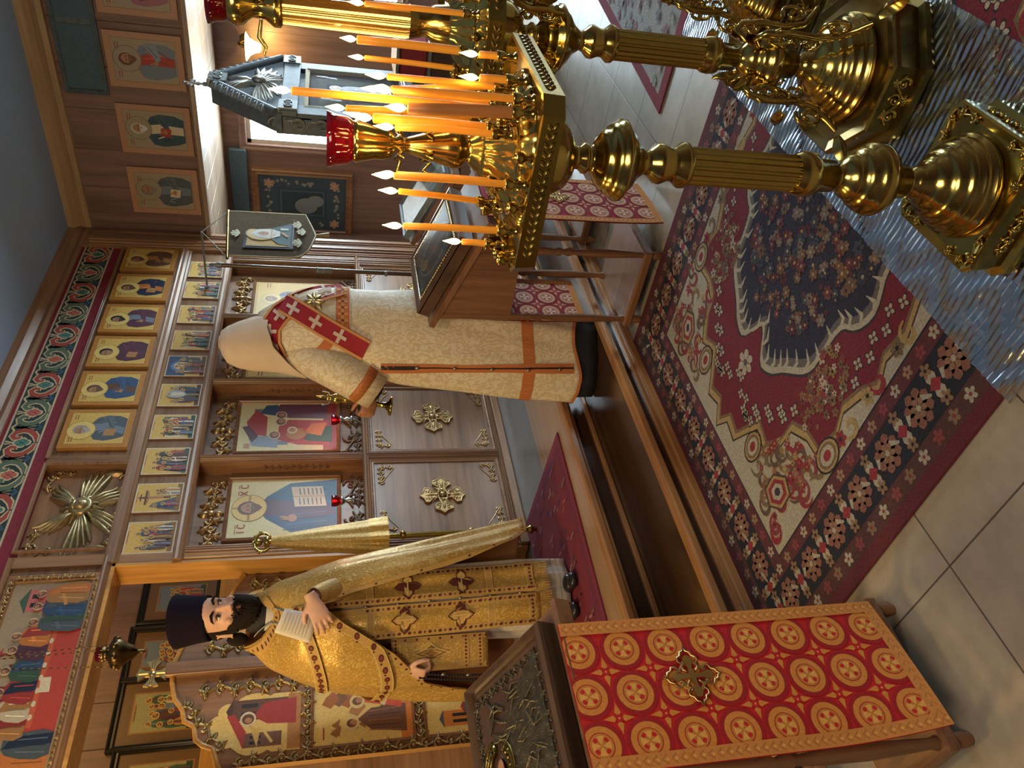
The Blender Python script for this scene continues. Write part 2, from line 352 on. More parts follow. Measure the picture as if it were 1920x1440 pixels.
def acanthus(mb, fn, x0, y0, x1, y1, w, r, mat=0, seed=0, n=None, lf=1.0):
    """running scroll with leaves from one point to another"""
    rnd = random.Random(seed); L = math.hypot(x1 - x0, y1 - y0); a = math.atan2(y1 - y0, x1 - x0)
    c, s = math.cos(a), math.sin(a); T = lambda u, v: (x0 + u * c - v * s, y0 + u * s + v * c)
    n = n or max(2, int(L / (w * 0.9))); st = L / n
    spine = [T(L * i / (8 * n), 0.2 * w * math.sin(PI * i / 8)) for i in range(8 * n + 1)]
    mb.tube([fn(u, v, r * 0.6) for u, v in spine], r * 0.8, 6, mat)
    for k in range(n):
        sg = 1 if k % 2 == 0 else -1; cu = st * (k + 0.5)
        sp = [T(cu + (p - 0), q) for p, q in spiral(0, -0.05 * w * sg, 0.42 * min(w, st), 0.06 * w, PI / 2 * -sg, 1.25 * sg, 14)]
        relief_curve(mb, fn, sp, r, mat)
        for q in range(3):
            b = a + sg * (0.5 + 0.9 * q) + rnd.uniform(-.2, .2); p = T(cu - st * 0.3 + st * 0.3 * q, sg * 0.12 * w)
            leaf(mb, fn, p[0], p[1], b, 0.52 * w * lf, 0.26 * w * lf, r * 1.7 * lf, mat)
        p = T(cu, 0); mb.ell(fn(p[0], p[1], r), (r * 1.3,) * 3, 8, mat)

# ------------------------------------------------------------------ painted icons
GOLD = (0.62, 0.40, 0.10); GOLD2 = (0.70, 0.50, 0.155); SKIN = (0.40, 0.20, 0.10); BLACKN = (0.02, 0.018, 0.02)
RED = (0.38, 0.04, 0.03); BLUE = (0.035, 0.075, 0.16); NAVY = (0.015, 0.025, 0.06); GREEN = (0.05, 0.10, 0.06); PURP = (0.10, 0.035, 0.06)
OCHRE = (0.42, 0.20, 0.06); IVORY = (0.62, 0.52, 0.36); BROWN = (0.12, 0.055, 0.03); GREYB = (0.16, 0.2, 0.25); ORANGE = (0.6, 0.2, 0.04); SLATE = (0.08, 0.10, 0.12)
def dim(c, k): return tuple(min(1, x * k) for x in c)
def p_head(P, x, y, r, hair, beard, turn=0.0, skin=SKIN, halo=None, age=False):
    if halo:
        P.ell(x, y, r * 1.95, r * 1.95, dim(halo, 0.55), 20); P.ell(x, y, r * 1.85, r * 1.85, halo, 20)
    P.ell(x - turn * r * .2, y + .12 * r, r * 0.92, r * 1.05, hair, 14)
    P.ell(x + turn * r * .15, y - .05 * r, r * 0.68, r * 0.9, skin, 14)
    if beard: P.poly([(x - .62 * r + turn * .1 * r, y - .2 * r), (x + .62 * r + turn * .1 * r, y - .2 * r), (x + .45 * r, y - .95 * r), (x + turn * .2 * r, y - 1.35 * r), (x - .45 * r, y - .95 * r)], dim(hair, 1.3)); P.ell(x + turn * r * .25, y - .42 * r, r * .22, r * .09, dim(skin, .7), 8)
    for e in (-1, 1):
        P.ell(x + e * .27 * r + turn * .22 * r, y + .1 * r, .13 * r, .065 * r, BLACKN, 7)
        P.stroke([(x + (e * .27 - .18) * r + turn * .22 * r, y + .24 * r), (x + (e * .27 + .18) * r + turn * .22 * r, y + .25 * r)], .06 * r, dim(hair, .7))
    P.stroke([(x + turn * .25 * r, y + .15 * r), (x + turn * .38 * r, y - .2 * r)], .09 * r, dim(skin, 0.7))
def p_saint(P, w, h, robe, cloak, hair, beard=True, turn=-0.6, bg=GOLD, border=0.07, edge=ORANGE, book=True, halo=GOLD2, full=False, hand=True, seed=1):
    rnd = random.Random(seed); b = border * w
    P.rect(0, 0, w, h, edge); P.rect(b, b, w - b, h - b, bg)
    P.stroke([(b, b), (w - b, b), (w - b, h - b), (b, h - b), (b, b)], .012 * w, dim(edge, .6))
    cx = w * .5; r = .125 * w if not full else .085 * w; hy = h * .73 if not full else h * .80
    sh = .30 * w if not full else .2 * w
    lean = turn * .08 * w
    # body silhouette
    body = [(cx - sh * .35, hy - r * 1.1), (cx - sh, hy - r * 2.0), (cx - sh * 1.12, hy - r * 3.4), (cx - sh * .95, b + .12 * h), (cx - sh * .75, b + .015 * h), (cx + sh * .8, b + .015 * h), (cx + sh * 1.05, b + .14 * h), (cx + sh * 1.1, hy - r * 3.2), (cx + sh * .9, hy - r * 1.9), (cx + sh * .35, hy - r * 1.1)]
    P.poly(body, cloak)
    P.poly([(cx - sh * .3, hy - r * 1.05), (cx + sh * .3, hy - r * 1.05), (cx + sh * .42, hy - r * 3), (cx + sh * .2 + lean, b + .03 * h), (cx - sh * .35 + lean, b + .03 * h), (cx - sh * .2, hy - r * 3)], robe)
    for k in range(7):
        x0 = cx + rnd.uniform(-.85, .85) * sh; y0 = rnd.uniform(b + .25 * h, hy - 2 * r)
        P.stroke([(x0, y0), (x0 * .7 + cx * .3 + rnd.uniform(-.1, .1) * w, y0 - rnd.uniform(.08, .2) * h)], .014 * w, dim(rnd.choice([robe, cloak]), rnd.choice([.45, 1.9])))
    # arm of the cloak across
    P.poly([(cx + sh * .95, hy - r * 2.4), (cx + sh * 1.08, hy - r * 4.0), (cx + lean * 1.5, hy - r * 4.6), (cx - sh * .15 + lean * 1.5, hy - r * 4.0), (cx + sh * .4, hy - r * 3.4)], dim(cloak, 1.35))
    P.stroke([(cx + sh * .9, hy - r * 3), (cx + sh * .2 + lean, hy - r * 4.1)], .012 * w, dim(cloak, .4))
    if book:
        P.poly([(cx - sh * .5 + lean, hy - r * 4.6), (cx + .02 * w + lean, hy - r * 4.8), (cx + .03 * w + lean, hy - r * 3.3), (cx - sh * .48 + lean, hy - r * 3.1)], rnd.choice([RED, OCHRE, IVORY]))
    if hand:
        P.ell(cx - sh * .15 + lean, hy - r * 3.9, r * .42, r * .3, SKIN, 10); P.stroke([(cx - sh * .15 + lean, hy - r * 3.8), (cx - sh * .25 + lean, hy - r * 3.1)], r * .28, SKIN)
    p_head(P, cx + lean, hy, r, hair, beard, turn, SKIN, halo)
    for sx in (b * 1.6, w - b * 1.6 - .13 * w):
        for q in range(2): P.stroke([(sx, h * .86 - q * .035 * h), (sx + .12 * w, h * .86 - q * .035 * h)], .01 * h, dim(RED, .8))
def p_figure(P, x, y, hh, robe, cloak, halo=True, turn=0, hair=BROWN):
    r = hh * .085; W = hh * .16
    P.poly([(x - W * .4, y + hh * .82), (x - W, y + hh * .68), (x - W * 1.05, y + hh * .3), (x - W * .8, y), (x + W * .8, y), (x + W * 1.05, y + hh * .3), (x + W, y + hh * .68), (x + W * .4, y + hh * .82)], cloak)
    P.poly([(x - W * .3, y + hh * .82), (x + W * .3, y + hh * .82), (x + W * .45, y + hh * .3), (x + W * .3, y + .01 * hh), (x - W * .5, y + .01 * hh), (x - W * .3, y + hh * .4)], robe)
    P.stroke([(x + W * .9, y + hh * .6), (x + turn * W * 1.2, y + hh * .5)], hh * .05, dim(cloak, 1.4)); P.ell(x + turn * W * 1.35, y + hh * .5, r * .4, r * .35, SKIN, 7)
    P.stroke([(x - W * .5, y + hh * .55), (x - W * .3, y + hh * .08)], hh * .012, dim(cloak, .45)); P.stroke([(x + W * .6, y + hh * .45), (x + W * .5, y + hh * .06)], hh * .012, dim(cloak, 1.8))
    if halo: P.ell(x, y + hh * .92, r * 1.5, r * 1.5, dim(GOLD2, .85), 12)
    P.ell(x, y + hh * .925, r * .95, r * 1.05, hair, 9); P.ell(x + turn * r * .25, y + hh * .915, r * .72, r * .9, SKIN, 9)
    P.ell(x + turn * r * .25, y + hh * .865, r * .55, r * .42, dim(hair, 1.3), 8)
def p_house(P, x0, y0, x1, y1, col, roof):
    P.rect(x0, y0, x1, y1, col); P.poly([(x0 - .1 * (x1 - x0), y1), (x1 + .1 * (x1 - x0), y1), ((x0 + x1) / 2, y1 + .3 * (x1 - x0))], roof)
    ww = (x1 - x0)
    for q in (.2, .6): P.rect(x0 + q * ww, y0 + .55 * (y1 - y0), x0 + (q + .2) * ww, y0 + .85 * (y1 - y0), BLACKN)
def p_scene(P, w, h, seed, edge=IVORY, bg=GOLD, pal=None, kind='crowd'):
    rnd = random.Random(seed); pal = pal or [RED, BLUE, GREEN, PURP, OCHRE, IVORY, GREYB, SLATE, BROWN]
    P.rect(0, 0, w, h, edge); b = .035 * w; P.rect(b, b, w - b, h - b, bg)
    if kind in ('hills', 'crowd', 'cross'):
        for k in range(3):
            x = w * rnd.uniform(.1, .7); P.poly([(max(b, x - .3 * w), b), (x, h * rnd.uniform(.45, .75)), (x + .12 * w, h * rnd.uniform(.4, .7)), (min(w - b, x + .35 * w), b)], rnd.choice([dim(OCHRE, .8), SLATE, dim(GREEN, 1.2), dim(BROWN, 1.5)]))
    if kind == 'house':
        p_house(P, w * .08, h * .2, w * .36, h * .66, rnd.choice([GREYB, RED, IVORY]), rnd.choice([RED, BLUE])); p_house(P, w * .62, h * .2, w * .9, h * .72, rnd.choice([IVORY, OCHRE, SLATE]), rnd.choice([GREEN, RED]))
        P.poly([(w * .3, h * .64), (w * .7, h * .74), (w * .7, h * .69), (w * .3, h * .59)], RED)
    if kind == 'blue': P.rect(b, h * .5, w - b, h - b, BLUE); P.ell(w * .5, h * .6, w * .28, h * .3, dim(BLUE, 2.5), 18); P.ell(w * .5, h * .6, w * .2, h * .22, IVORY, 18)
    if kind == 'cross':
        P.rect(w * .47, h * .25, w * .53, h * .92, BROWN); P.rect(w * .25, h * .74, w * .75, h * .79, BROWN); P.rect(w * .38, h * .86, w * .62, h * .89, BROWN)
        P.stroke([(w * .26, h * .74), (w * .5, h * .7), (w * .74, h * .74)], .04 * w, SKIN); P.poly([(w * .45, h * .72), (w * .55, h * .72), (w * .53, h * .4), (w * .47, h * .4)], SKIN); P.ell(w * .5, h * .77, .05 * w, .05 * w, BROWN, 10)
    P.rect(b, b, w - b, h * .13, rnd.choice([dim(OCHRE, .6), dim(GREEN, .7), BROWN]))
    rows = [(h * .36, .40, 4), (h * .16, .46, 4), (h * .05, .42, 3)]
    if kind == 'cross': rows = [(h * .2, .4, 4), (h * .06, .4, 4)]
    for y, s, n in rows:
        for k in range(n):
            x = w * (.14 + .72 * (k + .5) / n + rnd.uniform(-.06, .06))
            if kind == 'cross' and abs(x - w * .5) < .08 * w: continue
            p_figure(P, x, y + rnd.uniform(-.02, .02) * h, h * s * rnd.uniform(.85, 1.1), rnd.choice(pal), rnd.choice(pal), True, rnd.choice([-1, 1]))
    if kind == 'oval': P.ell(w * .5, h * .6, w * .17, h * .24, dim(GREYB, 1.8), 16); p_figure(P, w * .5, h * .4, h * .4, IVORY, IVORY, True, 0)
    P.stroke([(w * .3, h * .95), (w * .7, h * .95)], .012 * h, RED)
def p_shore(P, w, h):
    """half-length figure in a blue mantle with an open book"""
    P.rect(0, 0, w, h, (.66, .60, .30)); cx = w * .5
    P.poly([(w * .02, 0), (w * .05, h * .42), (w * .3, h * .66), (w * .42, h * .72), (w * .58, h * .72), (w * .7, h * .66), (w * .93, h * .45), (w * .98, 0)], BLUE)
    P.poly([(w * .36, h * .7), (w * .64, h * .7), (w * .6, h * .3), (w * .5, h * .06), (w * .36, 0), (w * .3, h * .3)], PURP)
    P.poly([(w * .98, 0), (w * .93, h * .45), (w * .7, h * .66), (w * .62, h * .5), (w * .66, h * .2), (w * .5, 0)], (0.03, 0.10, 0.2))
    for k in range(9): P.stroke([(w * (.1 + .09 * k), h * .5 - .02 * k * h), (w * (.16 + .08 * k), h * .1)], .012 * w, dim(BLUE, 2.6 if k % 2 else .4))
    P.poly([(w * .5, h * .1), (w * .86, h * .14), (w * .86, h * .44), (w * .5, h * .4)], IVORY)
    P.stroke([(w * .68, h * .12), (w * .68, h * .42)], .012 * w, OCHRE)
    for k in range(6):
        for q in (0, 1): P.stroke([(w * (.53 + .18 * q), h * (.15 + .04 * k)), (w * (.65 + .18 * q), h * (.16 + .04 * k))], .012 * h, SLATE)
    P.ell(w * .3, h * .42, w * .07, h * .045, SKIN, 10); P.stroke([(w * .3, h * .42), (w * .33, h * .53)], .04 * w, SKIN); P.stroke([(w * .28, h * .42), (w * .28, h * .52)], .03 * w, SKIN)
    P.ell(cx, h * .82, w * .235, w * .235, dim(GOLD, .5), 26); P.ell(cx, h * .82, w * .225, w * .225, GOLD2, 26)
    for a in (0, PI / 2, PI): P.stroke([(cx + .1 * w * math.cos(a), h * .82 + .1 * w * math.sin(a)), (cx + .22 * w * math.cos(a), h * .82 + .22 * w * math.sin(a))], .03 * w, dim(GOLD, .6))
    p_head(P, cx, h * .82, w * .13, BROWN, True, 0.1)
    for ch, x in (('I', .09), ('C', .17), ('X', .76), ('C', .87)):   # the name letters on either side of the halo
        y = h * .88; x *= w; L = .05 * w
        if ch == 'I': P.stroke([(x, y - L), (x, y + L)], .014 * w, RED)
        if ch == 'C': P.stroke(arc(x + .02 * w, y, L * .7, L, .7, 2 * PI - .7, 10), .014 * w, RED)
        if ch == 'X': P.stroke([(x - L * .7, y - L), (x + L * .7, y + L)], .014 * w, RED); P.stroke([(x - L * .7, y + L), (x + L * .7, y - L)], .014 * w, RED)
        P.stroke([(x - .03 * w, y + L * 1.4), (x + .04 * w, y + L * 1.4)], .01 * w, RED)
def p_court(P, w, h):
    """seated mother and child before a red canopy"""
    P.rect(0, 0, w, h, (.66, .60, .30)); P.rect(0, 0, w, h * .14, dim(RED, .7))
    P.rect(w * .12, h * .5, w * .2, h * .86, GREYB); P.rect(w * .8, h * .4, w * .88, h * .86, GREYB); P.poly([(w * .06, h * .6), (w * .32, h * .6), (w * .28, h * .9), (w * .1, h * .86)], dim(GREYB, 1.5))
    P.poly([(w * .3, h * .72), (w * .7, h * .72), (w * .86, h * .84), (w * .6, h * .93), (w * .34, h * .88)], RED); P.poly([(w * .18, h * .86), (w * .5, h * .97), (w * .52, h * .9), (w * .3, h * .8)], PURP)
    P.poly([(w * .66, h * .1), (w * .98, h * .1), (w * .98, h * .6), (w * .8, h * .66), (w * .68, h * .5)], dim(PURP, 1.3)); P.poly([(w * .72, h * .6), (w * .97, h * .62), (w * .96, h * .74), (w * .78, h * .8)], BLUE)
    P.poly([(w * .1, h * .08), (w * .62, h * .08), (w * .64, h * .5), (w * .5, h * .6), (w * .22, h * .6), (w * .12, h * .4)], RED)
    P.poly([(w * .16, h * .05), (w * .5, h * .05), (w * .46, h * .3), (w * .2, h * .34)], GREEN); P.poly([(w * .3, h * .16), (w * .58, h * .1), (w * .56, h * .26), (w * .36, h * .34)], ORANGE)
    for k in range(6): P.stroke([(w * (.16 + .07 * k), h * .5), (w * (.2 + .06 * k), h * .3)], .012 * w, dim(RED, .45 if k % 2 else 1.9))
    P.ell(w * .34, h * .42, w * .12, h * .1, OCHRE, 14); P.ell(w * .42, h * .46, w * .075, w * .075, IVORY, 14); P.ell(w * .42, h * .46, w * .045, w * .05, SKIN, 10)
    for x, y in ((.32, .64), (.6, .58), (.74, .58)):
        P.ell(w * x, h * y, w * .085, w * .085, IVORY, 16); P.ell(w * x, h * y, w * .068, w * .068, dim(BROWN, .9), 14); P.ell(w * x + .01 * w, h * y - .005 * h, w * .042, w * .05, SKIN, 10)
    for k in range(5): P.stroke([(w * .05, h * (.93 - .012 * k)), (w * .15, h * (.93 - .012 * k))], .006 * h, RED)
def p_supper(P, w, h):
    """figures seated along a long red table before painted buildings"""
    sand = (0.34, 0.25, 0.16)
    P.rect(0, 0, w, h, sand); rnd = random.Random(5)
    p_house(P, w * .84, h * .5, w * .96, h * .78, (.5, .13, .12), GREEN); p_house(P, w * .04, h * .45, w * .15, h * .75, (.4, .3, .22), RED)
    P.poly([(w * .3, h * .95), (w * .62, h * .95), (w * .66, h * .88), (w * .26, h * .88)], RED)
    for x in (.3, .46, .62): P.rect(w * x, h * .1, w * (x + .012), h * .9, dim(RED, .7)); P.rect(w * (x - .06), h * .1, w * (x - .045), h * .75, dim(RED, .7))
    for x in (.26, .42, .56): P.rect(w * x, h * .2, w * (x + .09), h * .62, IVORY)
    xs = [.06, .13, .2, .285, .36, .44, .54, .64, .71, .78, .86, .93]
    cl = [tuple(dim(q_, .75) for q_ in pr_) for pr_ in ((NAVY, RED), (ORANGE, ORANGE), (SLATE, NAVY), (OCHRE, dim(RED, .8)), (IVORY, OCHRE), (RED, NAVY), (GREEN, BLUE), (PURP, PURP), (ORANGE, RED), (SLATE, GREEN), (BLUE, SLATE), (OCHRE, ORANGE))]
    P.poly([(w * .24, h * .02), (w * .78, h * .02), (w * .74, h * .38), (w * .26, h * .38)], (.42, .05, .03)); P.poly([(w * .27, h * .3), (w * .74, h * .3), (w * .72, h * .38), (w * .28, h * .38)], (.5, .10, .04))
    for k in range(7): P.ell(w * (.32 + .06 * k), h * .34, w * .014, h * .025, IVORY, 10)
    P.poly([(w * .43, h * .2), (w * .5, h * .22), (w * .5, h * .34), (w * .43, h * .32)], IVORY)
    for x, (a, b) in zip(xs, cl):
        cx = w * x; y0 = h * (.02 if x < .25 or x > .76 else .36); hh = h * (.62 if y0 < .1 * h else .42); W = w * .05
        ln = (.5 - x) * .08 * w; P.poly([(cx - W * .4 + ln * .4, y0 + hh * .86), (cx - W * .85 + ln * .3, y0 + hh * .76), (cx - W * 1.1, y0 + hh * .5), (cx - W * 1.25, y0 + hh * .2), (cx - W * .95, y0), (cx + W * .95, y0), (cx + W * 1.25, y0 + hh * .2), (cx + W * 1.1, y0 + hh * .5), (cx + W * .85 + ln * .3, y0 + hh * .76), (cx + W * .4 + ln * .4, y0 + hh * .86)], a); P.stroke([(cx + W * .7, y0 + hh * .6), (cx + ln, y0 + hh * .48), (cx + ln * 2, y0 + hh * .42)], W * .3, dim(a, 1.5))
        P.poly([(cx - W * .2, y0 + hh * .85), (cx + W * .8, y0 + hh * .7), (cx + W * .9, y0), (cx, y0)], b)
        for q in range(3): P.stroke([(cx - W * .5 + q * W * .5, y0 + hh * .6), (cx - W * .7 + q * W * .6, y0 + hh * .08)], w * .004, dim(a, .4 if q % 2 else 2.2))
        P.ell(cx, y0 + hh * .97, w * .021, w * .021, dim(sand, 1.6), 14); p_head(P, cx, y0 + hh * .97, w * .0165, BROWN, True, rnd.choice([-.6, .6]))
    P.stroke([(w * .42, h * .9), (w * .52, h * .9)], .03 * h, RED)
def frame_mb(mb, fn, w, h, bw, d, mat=0, d2=None, back=True):
    """moulded picture frame around 0..w, 0..h"""
    prof = [(-bw, 0), (-bw, d), (-bw * .75, d * 1.15), (-bw * .45, d * .8), (-bw * .15, d * .9), (0, d * .55), (0, 0)]
    rs = []
    for cx, cy, sx, sy in ((0, 0, -1, -1), (w, 0, 1, -1), (w, h, 1, 1), (0, h, -1, 1)):
        rs.append([fn(cx - sx * o, cy - sy * o, q) for o, q in prof])
    n = len(prof); vs = [v for r in rs for v in r]
    mb.add(vs, [(i * n + j, ((i + 1) % 4) * n + j, ((i + 1) % 4) * n + j + 1, i * n + j + 1) for i in range(4) for j in range(n - 1)], mat)
    if back: mb.prism([(-bw * .5, -bw * .5), (w + bw * .5, -bw * .5), (w + bw * .5, h + bw * .5), (-bw * .5, h + bw * .5)], fn, 0, d * .3, mat)
def icon_thing(name, label, group, fn, w, h, painter, board='golden_oak_z', thick=0.02, frame=None, frame_mat=None, dfr=0.03, cat='icon', chamf=0.0):
    t = thing(name, fn(w / 2, 0, 0), label, cat, group)
    mb = MB(); mb.prism([(0, 0), (w, 0), (w, h), (0, h)], fn, 0.0, thick); mb.build('board', board, t)
    f2 = lambda u, v, q: fn(u, v, thick + 0.0004 + q)
    P = Paint(f2, 0.00006); painter(P, w, h); P.mb.build('painting', 'icon_paint', t)
    if frame:
        m = MB(); frame_mb(m, fn, w, h, frame, dfr); m.build('frame', frame_mat or board, t)
    return t

# ------------------------------------------------------------------ structure
struct(MB().box(-3.3, 8.0, -4.3, 4.9, -0.06, 0).build('floor', 'floor_tiles'))
mb = MB(); mb.box(-3.3, 6.26, 2.375, 2.83, 0, 0.135, 0); mb.bbox(-3.3, 6.26, 2.335, 2.84, 0.13, 0.16, 0.006, 0)
struct(mb.build('trim_1', 'dark_step_x'))
mb = MB(); mb.bbox(-3.3, 6.26, 2.325, 2.385, 0.122, 0.166, 0.010, 0); mb.bbox(-3.3, 6.26, 2.345, 2.38, 0, 0.045, 0.008, 0); mb.bbox(-3.3, 6.26, 2.36, 2.38, 0.04, 0.07, 0.004, 0)
struct(mb.build('trim_2', 'nosing_x'))
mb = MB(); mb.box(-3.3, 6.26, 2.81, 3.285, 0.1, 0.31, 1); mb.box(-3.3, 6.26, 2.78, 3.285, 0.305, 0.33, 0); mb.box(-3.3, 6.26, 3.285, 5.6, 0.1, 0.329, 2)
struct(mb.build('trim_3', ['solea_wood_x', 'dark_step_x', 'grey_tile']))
mb = MB(); mb.bbox(-3.3, 6.26, 2.745, 2.80, 0.292, 0.336, 0.010, 0); mb.bbox(-3.3, 6.26, 2.79, 2.815, 0.16, 0.185, 0.004, 0); mb.bbox(-3.3, 6.26, 2.775, 2.81, 0.268, 0.295, 0.005, 0)
struct(mb.build('trim_4', 'nosing_x'))
struct(MB().box(-3.3, 8.0, -4.3, 5.75, 3.69, 3.78).build('ceiling', 'ceiling_paint'))
# right-hand wall: a board-clad bulkhead above an open side aisle
mb = MB(); y = -3.2
while y < 3.85:
    y1 = min(y + 0.332, 3.862); mb.bbox(6.255, 6.36, y + 0.001, y1 - 0.001, 2.598, 3.69, 0.004); y = y1
struct(mb.build('wall_right', 'wall_wood_z'))
mb = MB(); mb.rings([[(6.2555 - d, yy, z) for d, z in ((0, 3.515), (0.028, 3.52), (0.034, 3.56), (0.018, 3.60), (0.05, 3.645), (0.056, 3.69), (0, 3.69))] for yy in (-3.2, 3.81)], True, 0, False)
struct(mb.build('trim_5', 'cornice_y'))
mb = MB(); y = -3.2; k = 0
while y < 4.7:
    mb.bbox(6.262, 7.82, y, y + 0.258, 2.605, 2.63, 0.003); y += 0.26
mb.bbox(6.20, 6.275, -3.2, 3.84, 2.56, 2.60, 0.006)
struct(mb.build('trim_6', 'pale_wood_y'))
mb = MB(); y = -3.2
W1 = (2.98, 3.69, 1.25, 2.37); W2 = (1.62, 2.28, 0.9, 2.35); W3 = (-2.2, -1.0, 0.9, 2.35)  # W2 is unseen, placed on this wall to give the runner its highlights
for y0, y1, z0, z1 in ((-3.2, 4.78, 0, .9), (-3.2, 4.78, 2.37, 2.62), (-3.2, -2.2, .9, 2.37), (-1.0, 1.62, .9, 2.37), (2.28, 2.98, .9, 2.37), (3.69, 4.78, .9, 2.37), (2.98, 3.69, .9, 1.25)):
    q = y0
    while q < y1 - 1e-6:
        q1 = min(q + .3, y1); mb.bbox(7.8, 7.96, q, q1, z0, z1, 0.002); q = q1
struct(mb.build('wall_side_aisle', 'wall_wood_z'))
mb = MB(); mb.box(6.30, 7.96, 4.7, 4.8, 0, 2.62); struct(mb.build('wall_aisle_end', 'wall_wood_z'))
for n, (y0, y1, z0, z1) in enumerate((W1, W2, W3), 1):
    t = thing('window_%d' % n, (7.85, (y0 + y1) / 2, z0), None, None); struct(t)
    mb = MB(); fnw = plane((7.8, y1, z0), (0, -1, 0), (0, 0, 1), (-1, 0, 0)); frame_mb(mb, fnw, y1 - y0, z1 - z0, 0.075, 0.03, back=False); mb.build('window_frame', 'wall_wood_z', t)
    mb = MB(); mb.box(7.8, 7.9, y0, y0 + .04, z0, z1); mb.box(7.8, 7.9, y1 - .04, y1, z0, z1); mb.box(7.8, 7.9, y0, y1, z1 - .04, z1); mb.box(7.8, 7.9, y0, y1, z0, z0 + .04); mb.build('window_sash', 'linen', t)
    MB().box(7.9, 7.91, y0, y1, z0, z1).build('window_pane', 'sky_pane', t)
struct(MB().box(-3.4, -3.3, -4.3, 5.7, 0, 3.69).build('wall_left', 'wall_wood_z'))
struct(MB().box(-3.3, 8.0, -4.4, -4.3, 0, 3.69).build('wall_back', 'wall_wood_z'))
# sanctuary behind the screen
mb = MB(); x = -1.0
while x < 6.2:
    mb.bbox(x, x + .318, 5.5, 5.6, .33, 3.69, 0.004); x += .32
struct(mb.build('wall_sanctuary', 'wall_wood_z'))
struct(MB().bbox(1.0, 6.2, 5.42, 5.5, 2.215, 2.375, 0.01).build('trim_7', 'golden_oak_x'))  # warm sunlight on this strip of wall is put into the golden oak

# ------------------------------------------------------------------ icon screen
YF = 3.86
scr = thing('icon_screen', (4.0, YF + .05, .33), 'tall carved oak icon screen standing along the back of the raised platform', 'icon screen')
sf = lambda u, v, h=0.0: Vector((u, YF - h, v))
def moulding(mb, x0, x1, z0, z1, d, mat=0):
    zz = [z0, z0 + .18 * (z1 - z0), z0 + .3 * (z1 - z0), z0 + .55 * (z1 - z0), z0 + .8 * (z1 - z0), z1 - .06 * (z1 - z0), z1]; dd = [0, d * .45, d * .35, d * .7, d * .75, d, d * .2]
    pr = [(0, z0)] + list(zip(dd, zz)) + [(0, z1)]
    mb.rings([[(x, YF - a, z) for a, z in pr] for x in (x0, x1)], True, mat, False)
def vmould(mb, x0, x1, z0, z1, d, mat=0):
    k = 5; pr = [(x0, 0)]
    for i in range(k):
        a = x0 + (x1 - x0) * i / k; b = x0 + (x1 - x0) * (i + 1) / k; q = d * (0.55 if i in (0, 4) else (.8 if i in (1, 3) else 1.0)); pr += [(a + .002, q * .55), (a + .006, q), (b - .006, q), (b - .002, q * .55)]
    pr.append((x1, 0)); mb.rings([[(x, YF - q, z) for x, q in pr] for z in (z0, z1)], True, mat, False)
mb = MB(); mb.rings([[(x, YF - a, z) for a, z in ((-.16, 3.545), (.02, 3.545), (.03, 3.57), (.018, 3.6), (.05, 3.64), (.058, 3.69), (-.16, 3.69))] for x in (0.6, 6.2549)], True, 0, False)
mb.build('cornice', 'oak_x', scr)
mb = MB(); mb.box(.6, 6.25, YF, YF + .16, 3.235, 3.545); mb.build('frieze_board', 'maroon_cloth', scr)
def frieze():
    P = Paint(sf); h0, h1 = 3.322, 3.512; C_ = (.60, .47, .27); DK = (.018, .035, .035); GR = (.10, .17, .11); RD = (.36, .06, .04); BL = (.04, .1, .16)
    P.rect(.6, h0 - .012, 6.02, h1 + .012, (.55, .45, .3), .001); P.rect(.6, h0, 6.02, h1, DK, .0013)
    T = .268; x = 6.02 - T / 2; k = 0
    while x > .7:
        a, b = (RD, (.07, .22, .18)) if k % 2 == 0 else ((.10, .15, .09), (.50, .12, .09)); zc = (h0 + h1) / 2
        for sg in (-1, 1):
            pts = [(x + sg * .004, zc - .082), (x + sg * .055, zc - .07), (x + sg * .098, zc - .035), (x + sg * .108, zc + .01), (x + sg * .09, zc + .05), (x + sg * .058, zc + .062), (x + sg * .036, zc + .045), (x + sg * .04, zc + .02), (x + sg * .06, zc + .018)]
            P.stroke(pts, [.02, .046, .054, .054, .052, .048, .044, .038, .026], C_, .0016); P.stroke(pts, [.008, .028, .036, .036, .034, .03, .027, .022, .012], a, .0019)
            f = [(x + sg * T / 2, zc - .085), (x + sg * (T / 2 - .03), zc - .05), (x + sg * (T / 2 - .012), zc), (x + sg * (T / 2 - .03), zc + .07)]
            P.stroke(f, [.01, .024, .02, .008], BL, .0016); P.stroke([(x + sg * .09, zc + .055), (x + sg * T / 2, zc + .085)], .012, C_, .0017)
            P.ell(x + sg * T / 2, zc + .03, .012, .034, (.07, .2, .18), 10, .0018)
        for q in range(4): P.ell(x + .02 * math.cos(q * PI / 2), zc - .005 + .028 * math.sin(q * PI / 2), .026, .026, C_, 10, .0020)
        for q in range(4): P.ell(x + .018 * math.cos(q * PI / 2), zc - .005 + .026 * math.sin(q * PI / 2), .017, .017, b, 10, .0023)
        P.stroke([(x - .012, zc + .09), (x, zc + .04), (x + .012, zc + .09)], .014, C_, .0021)
        x -= T; k += 1
    o = P.mb.build('painted_frieze', 'textile', scr); tag(o, 'band of red and green painted scrolls with cream outlines')
frieze()
mb = MB(); mb.box(3.60, 6.25, YF + .01, YF + .16, 2.695, 3.235); mb.box(2.80, 6.25, YF + .012, YF + .16, 2.36, 2.70); mb.box(2.87, 3.61, YF + .06, YF + .16, 2.70, 3.235); mb.build('upper_panel', 'oak_x', scr)
mb = MB(); moulding(mb, 2.80, 6.0, 2.690, 2.765, .03); moulding(mb, 2.80, 6.0, 2.350, 2.408, .035); moulding(mb, 2.80, 6.0, 1.288, 1.335, .035); moulding(mb, 3.60, 6.0, 3.218, 3.245, .02); moulding(mb, 1.2, 2.86, 3.218, 3.245, .02)
mb.build('rail', 'oak_x', scr)
